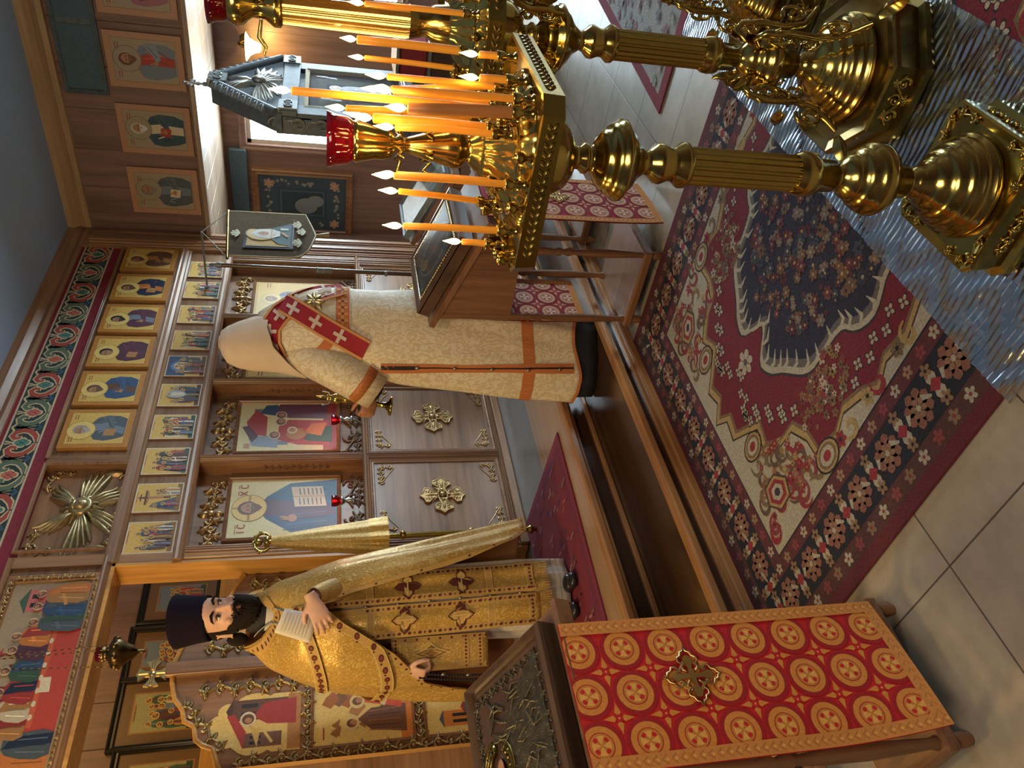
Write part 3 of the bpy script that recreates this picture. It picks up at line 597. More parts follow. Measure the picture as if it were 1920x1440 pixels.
NX = [(2.90, 3.545), (3.61, 4.285), (4.35, 5.06), (5.12, 5.86)]
mb = MB()
PX = [(2.80, 2.90), (3.545, 3.61), (4.285, 4.35), (5.06, 5.12), (5.86, 5.99)]
for a, b in PX: mb.box(a, b, YF, YF + .16, .33, 2.36); vmould(mb, a + .006, b - .006, .40, 2.35, .022)
mb.box(2.80, 2.87, YF, YF + .16, 2.36, 3.235); mb.box(3.545, 3.62, YF - .004, YF + .16, 2.70, 3.235)
mb.build('post', 'oak_z', scr)
mb = MB(); mb.box(5.99, 6.2549, YF - .02, YF + .16, .33, 3.545); vmould(mb, 6.0, 6.13, .5, 3.50, .05); vmould(mb, 6.14, 6.245, .5, 3.50, .04); mb.build('pilaster', 'oak_z', scr)
mb = MB(); mb.bbox(2.79, 6.2, YF - .035, YF + .1, .33, .385, .006); moulding(mb, 2.80, 6.0, .383, .41, .025); mb.build('base_rail', 'oak_x', scr)
for i, (a, b) in enumerate(NX):
    mb = MB(); mb.box(a, b, YF + .125, YF + .16, 1.3, 2.36); mb.build('niche_back', 'oak_z', scr)
    lp = MB().box(a, b, YF + .015, YF + .16, .34, 1.3).build('lower_panel', 'oak_x', scr)
    mb = MB(); frame_mb(mb, plane((a + .03, YF + .015, .44), (1, 0, 0), (0, 0, 1), (0, -1, 0)), b - a - .06, .82, .028, .012, back=False); mb.build('panel_moulding', 'oak_z', lp)
    # carved garland over the icon, carved board under it, slim carvings on the side of the niche
    f0 = lambda u, v, h=0.0, a=a: Vector((u, YF + .122 - h, v)); cx = (a + b) / 2
    mb = MB(); W = b - a
    for sg in (-1, 1): acanthus(mb, f0, cx + sg * .03, 2.262, cx + sg * (W / 2 - .06), 2.245, .085, .010, 0, i * 2 + (sg > 0), 4, 1.45)
    mb.ell(f0(cx, 2.262, .012), (.022, .012, .026), 10); leaf(mb, f0, cx, 2.27, PI / 2, .07, .06, .02); leaf(mb, f0, cx, 2.24, -PI / 2, .06, .05, .02)
    o = mb.build('garland', 'carved_gilt', scr); 
    mb = MB()
    for sg in (-1, 1): acanthus(mb, f0, cx + sg * .02, 1.40, cx + sg * (W / 2 - .05), 1.41, .11, .009, 0, 20 + i * 2 + (sg > 0)); acanthus(mb, f0, cx + sg * .02, 1.36, cx + sg * (W / 2 - .05), 1.35, .05, .007, 0, 40 + i)
    mb.build('carved_board', 'carved_wood', scr)
    fj = lambda u, v, h=0.0, b=b: Vector((b - h, u, v)); mb = MB(); acanthus(mb, fj, YF + .06, 1.98, YF + .06, 1.55, .045, .006, 0, 60 + i); mb.build('jamb_carving', 'carved_wood', scr)
    # cross emblem and corner filigree on the lower panel
    fl = lambda u, v, h=0.0: Vector((u, YF + .013 - h, v)); cz = .83; mb = MB()
    for q in range(4):
        an = q * PI / 2; c, s = math.cos(an), math.sin(an); T = lambda u, v, c=c, s=s, cx=cx: (cx + u * c - v * s, cz + u * s + v * c)
        arm = [(.0, -.03), (.06, -.02), (.09, -.06), (.115, -.058), (.125, -.025), (.15, 0), (.125, .025), (.115, .058), (.09, .06), (.06, .02), (.0, .03)]
        mb.prism([T(*p) for p in arm], fl, 0, .010)
        mb.tube([fl(*T(*p), .011) for p in arm], .0045, 6)
        for p in spiral(.085, .03, .022, .005, 0, 1.2, 8)[::2] + spiral(.085, -.03, .022, .005, 0, -1.2, 8)[::2]: mb.ell(fl(*T(*p), .012), (.006,) * 3, 6)
        relief_curve(mb, fl, [T(*p) for p in spiral(.09, .032, .024, .006, PI, 1.1)], .005); relief_curve(mb, fl, [T(*p) for p in spiral(.09, -.032, .024, .006, PI, -1.1)], .005)
        mb.ell(fl(*T(.04, 0), .014), (.012, .008, .012), 8); leaf(mb, fl, *T(.05, 0), an, .09, .035, .018); leaf(mb, fl, *T(.02, .0), an + PI / 4, .075, .03, .016)
    mb.ell(fl(cx, cz, .014), (.022, .016, .022), 10)
    tag(mb.build('cross_emblem', 'carved_gilt', lp), 'gilt cross ornament in the middle of the panel')
    for sx in (-1, 1):
        for sz in (-1, 1):
            x0 = cx + sx * (W / 2 - .055); z0 = .845 + sz * .385; mb = MB()
            acanthus(mb, fl, x0, z0 - sz * .012, x0 - sx * .16, z0 - sz * .012, .04, .005, 0, 3); acanthus(mb, fl, x0 - sx * .012, z0, x0 - sx * .012, z0 - sz * .09, .04, .005, 0, 5); relief_curve(mb, fl, [(x0 - sx * .15, z0 - sz * .012), (x0 - sx * .08, z0 - sz * .055), (x0 - sx * .02, z0 - sz * .1)], .004)
            mb.build('corner_filigree', 'carved_gilt', lp)
# winged face relief in the square panel
def seraph():
    f0 = lambda u, v, h=0.0: Vector((u, YF + .058 - h, v)); cx, cz = 3.235, 2.975; mb = MB()
    for a0, L, n in ((2.25, .23, 4), (0.9, .23, 4), (-.12, .31, 5), (3.26, .31, 5), (-1.0, .25, 4), (4.14, .25, 4)):
        for k in range(n):
            a = a0 + (k - n / 2 + .5) * .13; leaf(mb, f0, cx + .035 * math.cos(a), cz + .035 * math.sin(a), a, L * (1 - .07 * k), .048, .022 + .007 * k)
    for k in range(16):
        a = 2 * PI * k / 16; leaf(mb, f0, cx + .03 * math.cos(a), cz + .03 * math.sin(a), a, .09, .035, .04)
    mb.lathe([(.062, 0), (.066, .02), (.058, .034), (.05, .034)], f0(cx, cz, .02), 20, axis=(0, -1, 0))
    tag(mb.build('winged_relief', 'antique_gilt', scr), 'gilded relief with six feathered wings')
    mb = MB(); mb.ell(f0(cx, cz, .055), (.034, .024, .042), 14); mb.ell(f0(cx, cz - .004, .08), (.006, .008, .011), 8); mb.ell(f0(cx, cz + .035, .055), (.036, .022, .02), 10)
    for e in (-1, 1): mb.ell(f0(cx + e * .013, cz + .006, .077), (.006, .004, .004), 8)
    mb.ell(f0(cx, cz - .021, .075), (.009, .005, .004), 8); mb.build('relief_face', 'antique_gilt', scr)
    mb = MB(); acanthus(mb, f0, 2.93, 2.765, 3.52, 2.765, .10, .010, 0, 9); 
    for sx in (-1, 1): acanthus(mb, f0, cx + sx * .30, 3.19, cx + sx * .14, 3.19, .06, .008, 0, 11); acanthus(mb, f0, cx + sx * .29, 3.18, cx + sx * .29, 3.07, .05, .007, 0, 13); leaf(mb, f0, cx + sx * .28, 2.80, PI / 2, .12, .05, .02)
    mb.build('panel_scrolls', 'carved_gilt', scr)
    mb = MB(); frame_mb(mb, plane((2.915, YF, 2.77), (1, 0, 0), (0, 0, 1), (0, -1, 0)), .625, .45, .022, .014, back=False); mb.build('relief_panel_frame', 'oak_x', scr)
seraph()
mb = MB(); mb.box(2.782, 2.80, YF - .002, YF + .18, .34, 2.72); mb.box(1.60, 2.80, YF - .002, YF + .18, 2.702, 2.722); mb.box(1.60, 1.618, YF - .002, YF + .18, .34, 2.72)  # the warm light on the reveal is put into its yellow oak colour
tag(mb.build('doorway_lining', 'golden_oak_z', scr), 'oak lining of the doorway with warm light painted into its yellow')
mb = MB(); mb.box(1.2, 2.86, YF + .02, YF + .16, 2.722, 3.235); mb.box(1.2, 1.6, YF, YF + .16, .33, 2.75); moulding(mb, 1.2, 2.84, 2.722, 2.76, .035); mb.build('lintel', 'oak_x', scr)

# icons hung on the screen
oi = 'icons in the top row of the screen'
top = [(3.675, 4.02, GREYB, SLATE, (.3, .28, .25), 'gold icon of grey-bearded saint in slate robe, left end of top row'), (4.065, 4.405, BROWN, BLUE, BROWN, 'gold icon of saint in brown robe with blue sash, second from left in top row'),
       (4.455, 4.795, PURP, dim(PURP, .8), BLACKN, 'gold icon of young saint in plum robe, third from left in top row'), (4.843, 5.185, GREYB, dim(PURP, .9), BLACKN, 'gold icon of saint in dark plum cloak, fourth from left in top row'),
       (5.245, 5.595, dim(ORANGE, .8), NAVY, BROWN, 'gold icon of saint in navy cloak over coral robe, fifth from left in top row'), (5.655, 6.0, OCHRE, BROWN, BROWN, 'gold icon of saint in russet-brown robes, right end of top row by the corner')]
for i, (a, b, ro, cl, ha, lab) in enumerate(top):
    icon_thing('saint_icon', lab, oi, plane((a, YF + .01, 2.797), (1, 0, 0), (0, 0, 1), (0, -1, 0)), b - a, .405, lambda P, w, h, ro=ro, cl=cl, ha=ha, i=i: p_saint(P, w, h, ro, cl, ha, i != 2, -.7, GOLD, .09, (.45, .19, .035), i % 2 == 0, GOLD2, False, True, i), 'golden_oak_z', .028)
r2 = [(2.859, 'crowd', 'small feast icon with dark hill and crowd, left end of the feast row'), (3.154, 'cross', 'small feast icon with a tall dark cross above mourners'), (3.453, 'crowd', 'small feast icon directly right of the crucifixion icon'), (3.758, 'house', 'small feast icon with paired buildings above the left-hand mother and child panel'),
      (4.066, 'oval', 'small feast icon with a pale oval around the central figure'), (4.374, 'blue', 'small feast icon with blue sky and round glory'), (4.67, 'crowd', 'small feast icon right of the blue-sky icon, above the veiled head'), (4.989, 'house', 'small feast icon with buildings, third from the right in the feast row'), (5.312, 'hills', 'small feast icon with rocky hills, second from the right in the feast row'), (5.609, 'house', 'small feast icon with two houses at the right end of the feast row')]
for i, (a, kd, lab) in enumerate(r2):
    icon_thing('feast_icon', lab, 'small feast icons on the screen', plane((a, YF + .012, 2.418), (1, 0, 0), (0, 0, 1), (0, -1, 0)), .226, .266, lambda P, w, h, i=i, kd=kd: p_scene(P, w, h, 30 + i, IVORY, GOLD, None, kd), 'oak_z', .012)
fy = YF + .118
def big(a, b, lab, painter): icon_thing('large_icon', lab, 'large icons in the lower niches', plane((a, fy, 1.50), (1, 0, 0), (0, 0, 1), (0, -1, 0)), b - a, .655, painter, 'oak_z', .012, .025, 'oak_z', .022)
big(3.02, 3.475, 'large gold icon of bearded figure in blue mantle with open book', p_shore)
big(3.735, 4.20, 'large gold icon of mother and child before a red canopy', p_court)
big(4.48, 4.96, 'large gold icon half hidden behind the veiled head', lambda P, w, h: p_saint(P, w, h, IVORY, RED, BROWN, True, 0, GOLD2, .03, GOLD, True, GOLD2, True, True, 4))
big(5.24, 5.72, 'large gold icon with blue robe at the far right niche', lambda P, w, h: p_saint(P, w, h, GREYB, BLUE, BROWN, True, 0, GOLD2, .03, GOLD, True, GOLD2, True, True, 8))
t = icon_thing('long_icon', 'wide painting of robed figures around a red table above the doorway', None, plane((1.60, YF + .015, 2.785), (1, 0, 0), (0, 0, 1), (0, -1, 0)), 1.10, .385, p_supper, 'oak_x', .012, .04, 'oak_x', .03)
mb = MB(); fs = plane((1.60, YF - .016, 2.785), (1, 0, 0), (0, 0, 1), (0, -1, 0))
for x0, y0, x1, y1 in ((0, -.02, 1.1, -.02), (0, .405, 1.1, .405), (-.02, 0, -.02, .385), (1.12, 0, 1.12, .385)): acanthus(mb, fs, x0, y0, x1, y1, .03, .004, 0, 3)
mb.build('frame_carving', 'carved_gilt', t)

# royal doors
def royal(sg, label):
    cx = 2.2; t = thing('sanctuary_door', (cx + sg * .29, 4.0, .33), label, 'door', 'sanctuary doors')
    X = lambda d: cx + sg * d; f0 = lambda u, v, h=0.0: Vector((X(u), 4.0 - h, v))
    prof = [(.004, .36), (.575, .36), (.575, 2.03), (.50, 2.075), (.42, 2.10), (.40, 2.15), (.37, 2.185), (.30, 2.2), (.27, 2.25), (.21, 2.265), (.15, 2.31), (.06, 2.335), (.004, 2.34)]
    if sg < 0: pr = prof
    else: pr = prof
    mb = MB(); mb.prism(pr, f0, -.04, 0); mb.build('leaf_panel', 'oak_z', t)
    mb = MB(); mb.tube([f0(u, v, .002) for u, v in prof[2:]], .014, 8); mb.build('top_moulding', 'golden_oak_z', t)
    mb = MB()
    for a in (.115, .505): acanthus(mb, f0, a, .45, a, 2.2 if a < .2 else 2.0, .062, .009, 0, 5 if a < .2 else 6, 24, 1.6)
    for z in (1.655, 1.085, .55): acanthus(mb, f0, .15, z, .47, z, .05, .008, 0, 8, 6, 1.5)
    up = [(.16, 2.26), (.26, 2.20), (.33, 2.13), (.44, 2.05)]
    for p, q in zip(up, up[1:]): acanthus(mb, f0, *p, *q, .05, .008, 0, 4, 2, 1.5)
    mb.build('leaf_carving', 'antique_gilt', t)
    def pan(z0, z1, top, painter):
        w, h = .30, z1 - z0; fp = lambda u, v, q=0.0: f0(.165 + (u if sg > 0 else w - u), z0 + v, .004 + q)
        if top:
            out = [(0, 0), (w, 0), (w, h * .3)] + arc(w * .85, h * .5, w * .18, h * .2, -.9, .9, 6) + arc(w * .72, h * .78, w * .16, h * .12, -.4, 1.6, 5) + arc(w * .5, h * .84, w * .2, h * .16, .3, PI - .3, 8) + arc(w * .28, h * .78, w * .16, h * .12, PI - 1.6, PI + .4, 5) + arc(w * .15, h * .5, w * .18, h * .2, PI - .9, PI + .9, 6) + [(0, h * .3)]
            P = Paint(fp, .00006); P.poly(out, GOLD2); painter(P, w, h)
        else: P = Paint(fp, .00006); painter(P, w, h)
        o = P.mb.build('door_icon', 'icon_paint', t)
        if not top: m = MB(); frame_mb(m, fp, w, h, .014, .012, back=False); m.build('door_icon_frame', 'oak_z', t)
    def annunc(P, w, h):
        P.rect(.02 * w, 0, .98 * w, .14 * h, OCHRE); p_house(P, w * .56, h * .14, w * .92, h * .74, BROWN, dim(BROWN, .6)); p_house(P, w * .1, h * .2, w * .34, h * .6, dim(BROWN, 1.4), RED)
        P.poly([(w * .2, h * .64), (w * .66, h * .8), (w * .68, h * .72), (w * .36, h * .58)], RED)
        P.poly([(w * .45, h * .05), (w * .9, h * .05), (w * .85, h * .4), (w * .62, h * .52), (w * .48, h * .36)], dim(RED, .9)); P.ell(w * .58, h * .57, w * .13, w * .13, IVORY, 16); P.ell(w * .58, h * .57, w * .09, w * .1, BROWN, 12); P.ell(w * .56, h * .565, w * .05, w * .06, SKIN, 10)
        P.poly([(w * .1, h * .46), (w * .5, h * .56), (w * .4, h * .47), (w * .5, h * .42)], GOLD); P.stroke([(w * .16, h * .3), (w * .46, h * .44)], .03 * h, GOLD2)
    def writer(P, w, h, s):
        P.rect(0, 0, w, h, GOLD2); rnd = random.Random(s)
        for k in range(8):
            x, y = w * rnd.uniform(.5, .95), h * (.2 + .09 * k); P.poly([(x - .16 * w, y), (x - .08 * w, y + .09 * h), (x + .04 * w, y + .05 * h), (min(w, x + .16 * w), y - .03 * h), (x, y - .09 * h)], rnd.choice([OCHRE, dim(OCHRE, .5), dim(ORANGE, .6)]))
        for k in range(6):
            x, y = w * rnd.uniform(.1, .35), h * rnd.uniform(.3, .8); P.poly([(x - .08 * w, y), (x, y + .07 * h), (x + .1 * w, y - .02 * h)], dim(OCHRE, .7))
        P.rect(0, 0, w, h * .12, ORANGE); P.poly([(w * .12, h * .06), (w * .62, h * .06), (w * .58, h * .42), (w * .4, h * .56), (w * .2, h * .42)], dim(BROWN, 1.3))
        for k in range(5): P.stroke([(w * (.2 + .08 * k), h * .45), (w * (.16 + .1 * k), h * .12)], .014 * w, dim(BROWN, .5 if k % 2 else 2.6))
        P.poly([(w * .55, h * .1), (w * .95, h * .1), (w * .95, h * .4), (w * .7, h * .5)], (.6, .08, .04)); P.stroke([(w * .62, h * .3), (w * .9, h * .22)], .05 * h, IVORY)
        for x, y in ((.34, .62), (.72, .56)): P.ell(w * x, h * y, w * .13, w * .13, IVORY, 18); P.ell(w * x, h * y, w * .115, w * .115, GOLD2, 18); P.ell(w * x, h * y, w * .075, w * .085, dim(BROWN, 1.2), 12); P.ell(w * x + .015 * w, h * y - .02 * h, w * .05, w * .06, SKIN, 10)
        P.stroke([(w * .1, h * .9), (w * .3, h * .9)], .014 * h, RED)
    def low(P, w, h, s):
        P.rect(0, 0, w, h, GOLD2); p_house(P, w * .12, h * .1, w * .4, h * .8, ORANGE, SLATE); p_house(P, w * .35, h * .1, w * .55, h * .55, SLATE, RED); P.poly([(w * .5, 0), (w * .98, 0), (w * .95, h * .4), (w * .75, h * .52)], SLATE); p_head(P, w * .78, h * .62, w * .11, BROWN, True, -.8); P.stroke([(w * .75, h * .4), (w * .55, h * .3)], .06 * w, SKIN)
    pan(1.69, 2.14, True, annunc); pan(1.125, 1.625, False, lambda P, w, h: writer(P, w, h, 3 + sg)); pan(.60, 1.05, False, lambda P, w, h: low(P, w, h, 2))
    if sg < 0:
        mb = MB(); mb.box(cx - .028, cx + .028, 3.955, 4.0, .36, 2.37); 
        for sx in (-1, 1): mb.tube([(cx + sx * .03, 3.965, .36), (cx + sx * .03, 3.965, 2.37)], .008, 6)
        mb.build('meeting_strip', 'oak_z', t)
        mb = MB(); fc = plane((cx - .01, 3.985, 2.435), (1, 0, 0), (0, 0, 1), (0, -1, 0))
        for q in range(4):
            a = q * PI / 2; c, s = math.cos(a), math.sin(a)
            mb.prism([(u * c - v * s, u * s + v * c) for u, v in ((0, -.012), (.035, -.014), (.066, -.036), (.07, -.012), (.078, 0), (.07, .012), (.066, .036), (.035, .014), (0, .012))], fc, -.008, .008)
            mb.tube([fc(.02 * c, .02 * s, .01), fc(.065 * c, .065 * s, .01)], .006, 6)
        mb.tube([fc(0, -.11, 0), fc(0, -.06, 0)], .012, 8); mb.ell(fc(0, 0, 0), (.02, .012, .02), 10); tag(mb.build('top_cross', 'gilt', t), 'gilt cross crowning the doors')
    return t
royal(-1, 'carved sanctuary door leaf with icon panels, left of the meeting strip'); royal(1, 'carved sanctuary door leaf mostly hidden behind the priest in gold')
# framed pictures on the sanctuary wall
for x0, x1, z0, z1, lab, s in ((3.45, 3.82, 2.41, 2.90, 'black framed dim icon of a robed figure beside the doorway edge, on far wall', 1), (3.0, 3.35, 2.36, 2.93, 'black framed dark icon directly behind the black hat, on far wall', 2), (2.52, 2.95, 2.37, 2.93, 'black framed icon of a crowd with red robe, above the sanctuary doors', 3), (2.03, 2.46, 2.34, 2.88, 'black framed icon with gold ground at far left, above the sanctuary doors', 4)):
    z1 = z1 - 0.0
    def pnt(P, w, h, s=s):
        P.rect(0, 0, w, h, (.16, .09, .045)); i = .07; Q = Paint(lambda u, v, q, P=P: P.fn(i + u, i + v, q + .0003), .00006, P.mb); p_scene(Q, w - 2 * i, h - 2 * i, 70 + s, dim(OCHRE, .8), (GREYB if s < 3 else (.33, .32, .16)), None, 'crowd' if s != 4 else 'hills')
    icon_thing('framed_icon', lab, 'framed icons on the sanctuary wall', plane((x0, 5.5, z0), (1, 0, 0), (0, 0, 1), (0, -1, 0)), x1 - x0, z1 - z0, pnt, 'walnut_z', .012, .045, 'black_frame', .035)
for x0, x1, z0, z1, lab, s in ((2.95, 3.3, 1.72, 2.14, 'small pale framed icon below the golden ledge, on far wall', 6),):
    icon_thing('framed_icon', lab, 'framed icons on the sanctuary wall', plane((x0 + .35, 5.5, z0), (1, 0, 0), (0, 0, 1), (0, -1, 0)), x1 - x0, z1 - z0, lambda P, w, h: p_saint(P, w, h, BROWN, PURP, BROWN, True, 0, (.3, .27, .2), .05, OCHRE, True, GOLD, False, True, 3), 'walnut_z', .012, .04, 'walnut_z', .03)

# ------------------------------------------------------------------ right-hand wall
rw = lambda y1, z0: plane((6.2545, y1, z0), (0, -1, 0), (0, 0, 1), (-1, 0, 0))
PE = (.46, .25, .15); MB_ = (.36, .29, .20)
for i, (y1, y0, ro, cl, ha, lab) in enumerate(((3.645, 3.23, GREYB, SLATE, (.2, .17, .15), 'pale bordered wall icon of dark haired saint in slate robe, nearest the room corner'), (3.105, 2.705, IVORY, (.03, .07, .10), (.5, .48, .45), 'pale bordered wall icon of white-bearded monk in dark teal mantle'),
        (2.572, 2.163, RED, GREYB, BROWN, 'pale bordered wall icon of saint in red and grey-blue robe holding cross'), (2.046, 1.64, (.3, .1, .15), (.34, .12, .16), BROWN, 'pale bordered wall icon with rose robe cut by the frame edge'))):
    icon_thing('wall_icon', lab, 'icons on the right-hand wall', rw(y1, 2.625), y1 - y0, .535, lambda P, w, h, ro=ro, cl=cl, ha=ha, i=i: p_saint(P, w, h, ro, cl, ha, i != 3, .3, MB_, .11, PE, i != 2, (.34, .28, .2), False, True, 20 + i), 'oak_z', .022)
t = thing('wall_panel', (6.25, 2.2, 3.2), 'dark blue-grey glazed panel high on the wall above the icons', 'panel')
mb = MB(); fp = rw(2.62, 3.215); frame_mb(mb, fp, 1.0, .24, .03, .03); mb.build('panel_frame', 'blue_grey_wood', t)
mb = MB()
for k in range(2): mb.prism([(.01 + .5 * k, .0), (.47 + .5 * k, .0), (.47 + .5 * k, .24), (.01 + .5 * k, .24)], fp, .008, .014)
mb.build('panel_insert', 'dark_blue_cloth', t)
# embroidered dark cloth picture on the far aisle wall
t = thing('embroidered_picture', (7.79, 4.25, 1.3), 'dark blue embroidered picture in a wooden frame on the aisle wall', 'picture')
fe = plane((7.79, 3.99, 1.35), (0, 1, 0), (0, 0, 1), (-1, 0, 0))
def fe(u, v, h=0.0): return Vector((7.798 - h, 4.665 - u, 1.38 + v))
mb = MB(); frame_mb(mb, fe, .64, .90, .07, .05); mb.build('frame', 'oak_z', t)
P = Paint(lambda u, v, h=0.0: fe(u, v, .016 + h)); DB = (.05, .085, .12); P.rect(0, 0, .64, .9, DB); P.rect(.14, .2, .5, .72, dim(DB, .8)); P.rect(.17, .23, .47, .69, dim(DB, 1.5)); P.rect(.185, .245, .455, .675, dim(DB, .7))
rnd = random.Random(4)
for k in range(60):
    side = k % 4; q = rnd.random(); u, v = ((.075, .1 + .7 * q), (.565, .1 + .7 * q), (.08 + .5 * q, .1), (.08 + .5 * q, .81))[side]
    P.flower(u + rnd.uniform(-.025, .025), v + rnd.uniform(-.025, .025), rnd.uniform(.014, .024), rnd.choice([(.3, .33, .3), (.2, .25, .26), (.32, .27, .24)]), (.4, .28, .14), 5, None, rnd.random() * 6)
for u, v in ((.09, .8), (.55, .8), (.09, .12), (.55, .12)): P.flower(u, v, .055, (.42, .26, .2), (.5, .3, .14), 6); P.flower(u, v, .03, (.5, .33, .22), (.5, .3, .14), 5)
P.ell(.30, .42, .095, .12, (.19, .235, .26), 18); P.ell(.36, .32, .07, .09, (.19, .235, .26), 14)  # two grey ovals paint a head-like reflection over the cloth
P.mb.build('embroidery_and_reflection', 'textile', t)
mb = MB(); mb.bbox(7.74, 7.80, 3.75, 4.69, 2.385, 2.56, .01); t2 = mb.build('cloth_valance', 'dark_blue_cloth'); tag(t2, 'narrow dark blue cloth valance above the embroidered picture', 'valance')
# wall lamp
t = thing('wall_lamp', (7.72, 2.62, 2.2), 'lit wall lamp with a flared yellow glass shade on the aisle wall', 'lamp')
mb = MB(); c = Vector((7.60, 2.665, 2.2)); mb.lathe([(.03, -.10), (.045, -.08), (.05, -.05), (.075, -.005), (.125, .03), (.127, .032), (.07, .002), (.044, -.05)], c + Vector((0, 0, .07)), 24, caps=False); mb.build('lamp_shade', 'lamp_shade_glow', t)
mb = MB(); mb.lathe([(.14, 0), (.14, .006), (.02, .012), (.015, .05)], c + Vector((0, 0, .10)), 24); mb.tube([c + Vector((0, 0, .14)), c + Vector((.06, 0, .17)), (7.79, 2.665, 2.32)], .012, 8); mb.lathe([(.05, 0), (.04, .02)], (7.80, 2.665, 2.32), 16, axis=(-1, 0, 0)); mb.build('lamp_arm', 'old_brass', t)
d = bpy.data.lights.new('wall_lamp_bulb', 'POINT'); d.energy = 7; d.color = (1, .66, .2); d.shadow_soft_size = .03
o = bpy.data.objects.new('wall_lamp_bulb', d); COL.objects.link(o); o.location = c + Vector((-.02, 0, -.08))

# ------------------------------------------------------------------ icon shrine
def shrine():
    Y0 = 2.2; t = thing('icon_shrine', (5.58, 2.4, 0), 'grey-blue carved icon shrine with pointed gable and cross', 'shrine'); f0 = lambda u, v, h=0.0: Vector((u, Y0 - h, v))
    mb = MB(); mb.box(5.13, 6.05, Y0 + .03, Y0 + .15, .06, 1.90); mb.bbox(5.09, 6.09, Y0 - .02, Y0 + .17, 0, .1, .01); mb.box(5.13, 5.27, Y0, Y0 + .04, .1, 1.76); mb.box(5.93, 6.05, Y0, Y0 + .04, .1, 1.76); mb.bbox(5.10, 6.08, Y0 - .03, Y0 + .16, .95, 1.02, .008); mb.build('shrine_body', 'blue_grey_wood', t)
    mb = MB(); mb.prism([(5.10, 1.86), (6.06, 1.86), (6.04, 1.91), (5.62, 2.34), (5.50, 2.34), (5.12, 1.91)], f0, -.13, 0)
    for a, b in (((5.10, 1.90), (5.53, 2.35)), ((5.59, 2.35), (6.07, 1.90))): mb.tube([f0(*a, .01), f0(*b, .01)], .028, 8)
    mb.build('gable', 'blue_grey_wood', t)
    for a, b in (((5.15, 1.95), (5.49, 2.31)), ((5.63, 2.31), (6.02, 1.95))): 
        mb = MB()
        for k in range(9):
            x = a[0] + (b[0] - a[0]) * (k + .5) / 9; z = a[1] + (b[1] - a[1]) * (k + .5) / 9; an = math.atan2(b[1] - a[1], b[0] - a[0])
            leaf(mb, f0, x, z, an + PI / 2 + .5, .075, .045, .035); leaf(mb, f0, x, z, an + PI / 2 - .6, .06, .04, .03); mb.ell(f0(x, z, .02), (.014,) * 3, 8)
        mb.build('gable_cresting', 'pewter', t)
    mb = MB(); cx, cz = 5.57, 2.03
    for a0, L in ((PI / 2 + .35, .2), (PI / 2 - .35, .2), (-.15, .27), (PI + .15, .27), (-.75, .2), (PI + .75, .2)):
        for k in range(4): a = a0 + (k - 1.5) * .17; leaf(mb, f0, cx + .04 * math.cos(a), cz + .04 * math.sin(a), a, L * (1 - .08 * abs(k - 1.5)), .05, .02 + .006 * k)
    mb.ell(f0(cx, cz, .03), (.038, .03, .048), 12); mb.lathe([(.065, 0), (.07, .012), (.06, .02)], f0(cx, cz, .0), 18, axis=(0, -1, 0)); mb.build('winged_relief', 'silver', t)
    for x, z in ((5.19, 1.822), (6.01, 1.822), (5.56, 2.30)):
        mb = MB(); mb.box(x - .07, x + .07, Y0 - .035, Y0 + .02, z - .06, z + .06)
        for dx in (-.03, .03): mb.lathe([(.016, 0), (.026, .0), (.028, .008), (.02, .01), (.016, .004)], f0(x + dx, z, .035), 14, axis=(0, -1, 0))
        mb.build('corner_block', 'pewter', t)
    mb = MB(); mb.bbox(5.11, 6.07, Y0 - .025, Y0 + .02, 1.76, 1.875, .006); acanthus(mb, f0, 5.3, 1.82, 5.9, 1.82, .07, .009, 0, 4); mb.build('entablature', 'blue_grey_wood', t)
    mb = MB(); frame_mb(mb, plane((5.285, Y0 + .02, 1.05), (1, 0, 0), (0, 0, 1), (0, -1, 0)), .63, .64, .035, .02, back=False); mb.build('gilt_frame', 'dull_gold', t)
    P = Paint(plane((5.285, Y0 + .028, 1.05), (1, 0, 0), (0, 0, 1), (0, -1, 0))); P.rect(0, 0, .63, .64, (.05, .07, .08)); rnd = random.Random(2)
    P.rect(.08, .06, .55, .58, (.14, .13, .09)); P.rect(.17, .12, .46, .52, NAVY)
    for k in range(14):
        u, v = ((.12, .1 + .032 * k), (.51, .1 + .032 * k))[k % 2]; p_figure(P, u, v, .075, (.2, .17, .1), SLATE, True, 0)
    p_figure(P, .31, .15, .34, PURP, NAVY, True, 0); P.mb.build('shrine_icon', 'icon_paint', t)
    MB().box(5.28, 5.92, Y0 + .004, Y0 + .008, 1.04, 1.70).build('glass_door', 'clear_glass', t)
    mb = MB(); fs = lambda u, v, h=0.0: Vector((5.13 - h, u, v))
    for z in (1.9, 1.75, 1.6, 1.45): relief_curve(mb, fs, spiral(Y0 + .08, z, .05, .01, PI / 2, 1.2), .010); leaf(mb, fs, Y0 + .05, z - .06, -PI / 2, .1, .05, .02)
    mb.build('side_fret', 'pewter', t)
    mb = MB(); o = Vector((5.56, Y0 + .03, 2.34)); mb.lathe([(.02, 0), (.024, .015), (.012, .025), (.016, .05), (.01, .06)], o, 12); fc = plane(o + Vector((0, 0, .13)), (1, 0, 0), (0, 0, 1), (0, -1, 0))
    for q in range(4):
        a = q * PI / 2; c, s = math.cos(a), math.sin(a); mb.prism([(u * c - v * s, u * s + v * c) for u, v in ((0, -.008), (.03, -.009), (.045, -.02), (.055, 0), (.045, .02), (.03, .009), (0, .008))], fc, -.007, .007); mb.ell(fc(.05 * c, .05 * s, 0), (.013, .01, .013), 8)
    mb.tube([fc(0, -.08, 0), fc(0, 0, 0)], .009, 8); mb.build('top_cross', 'silver', t)
shrine()

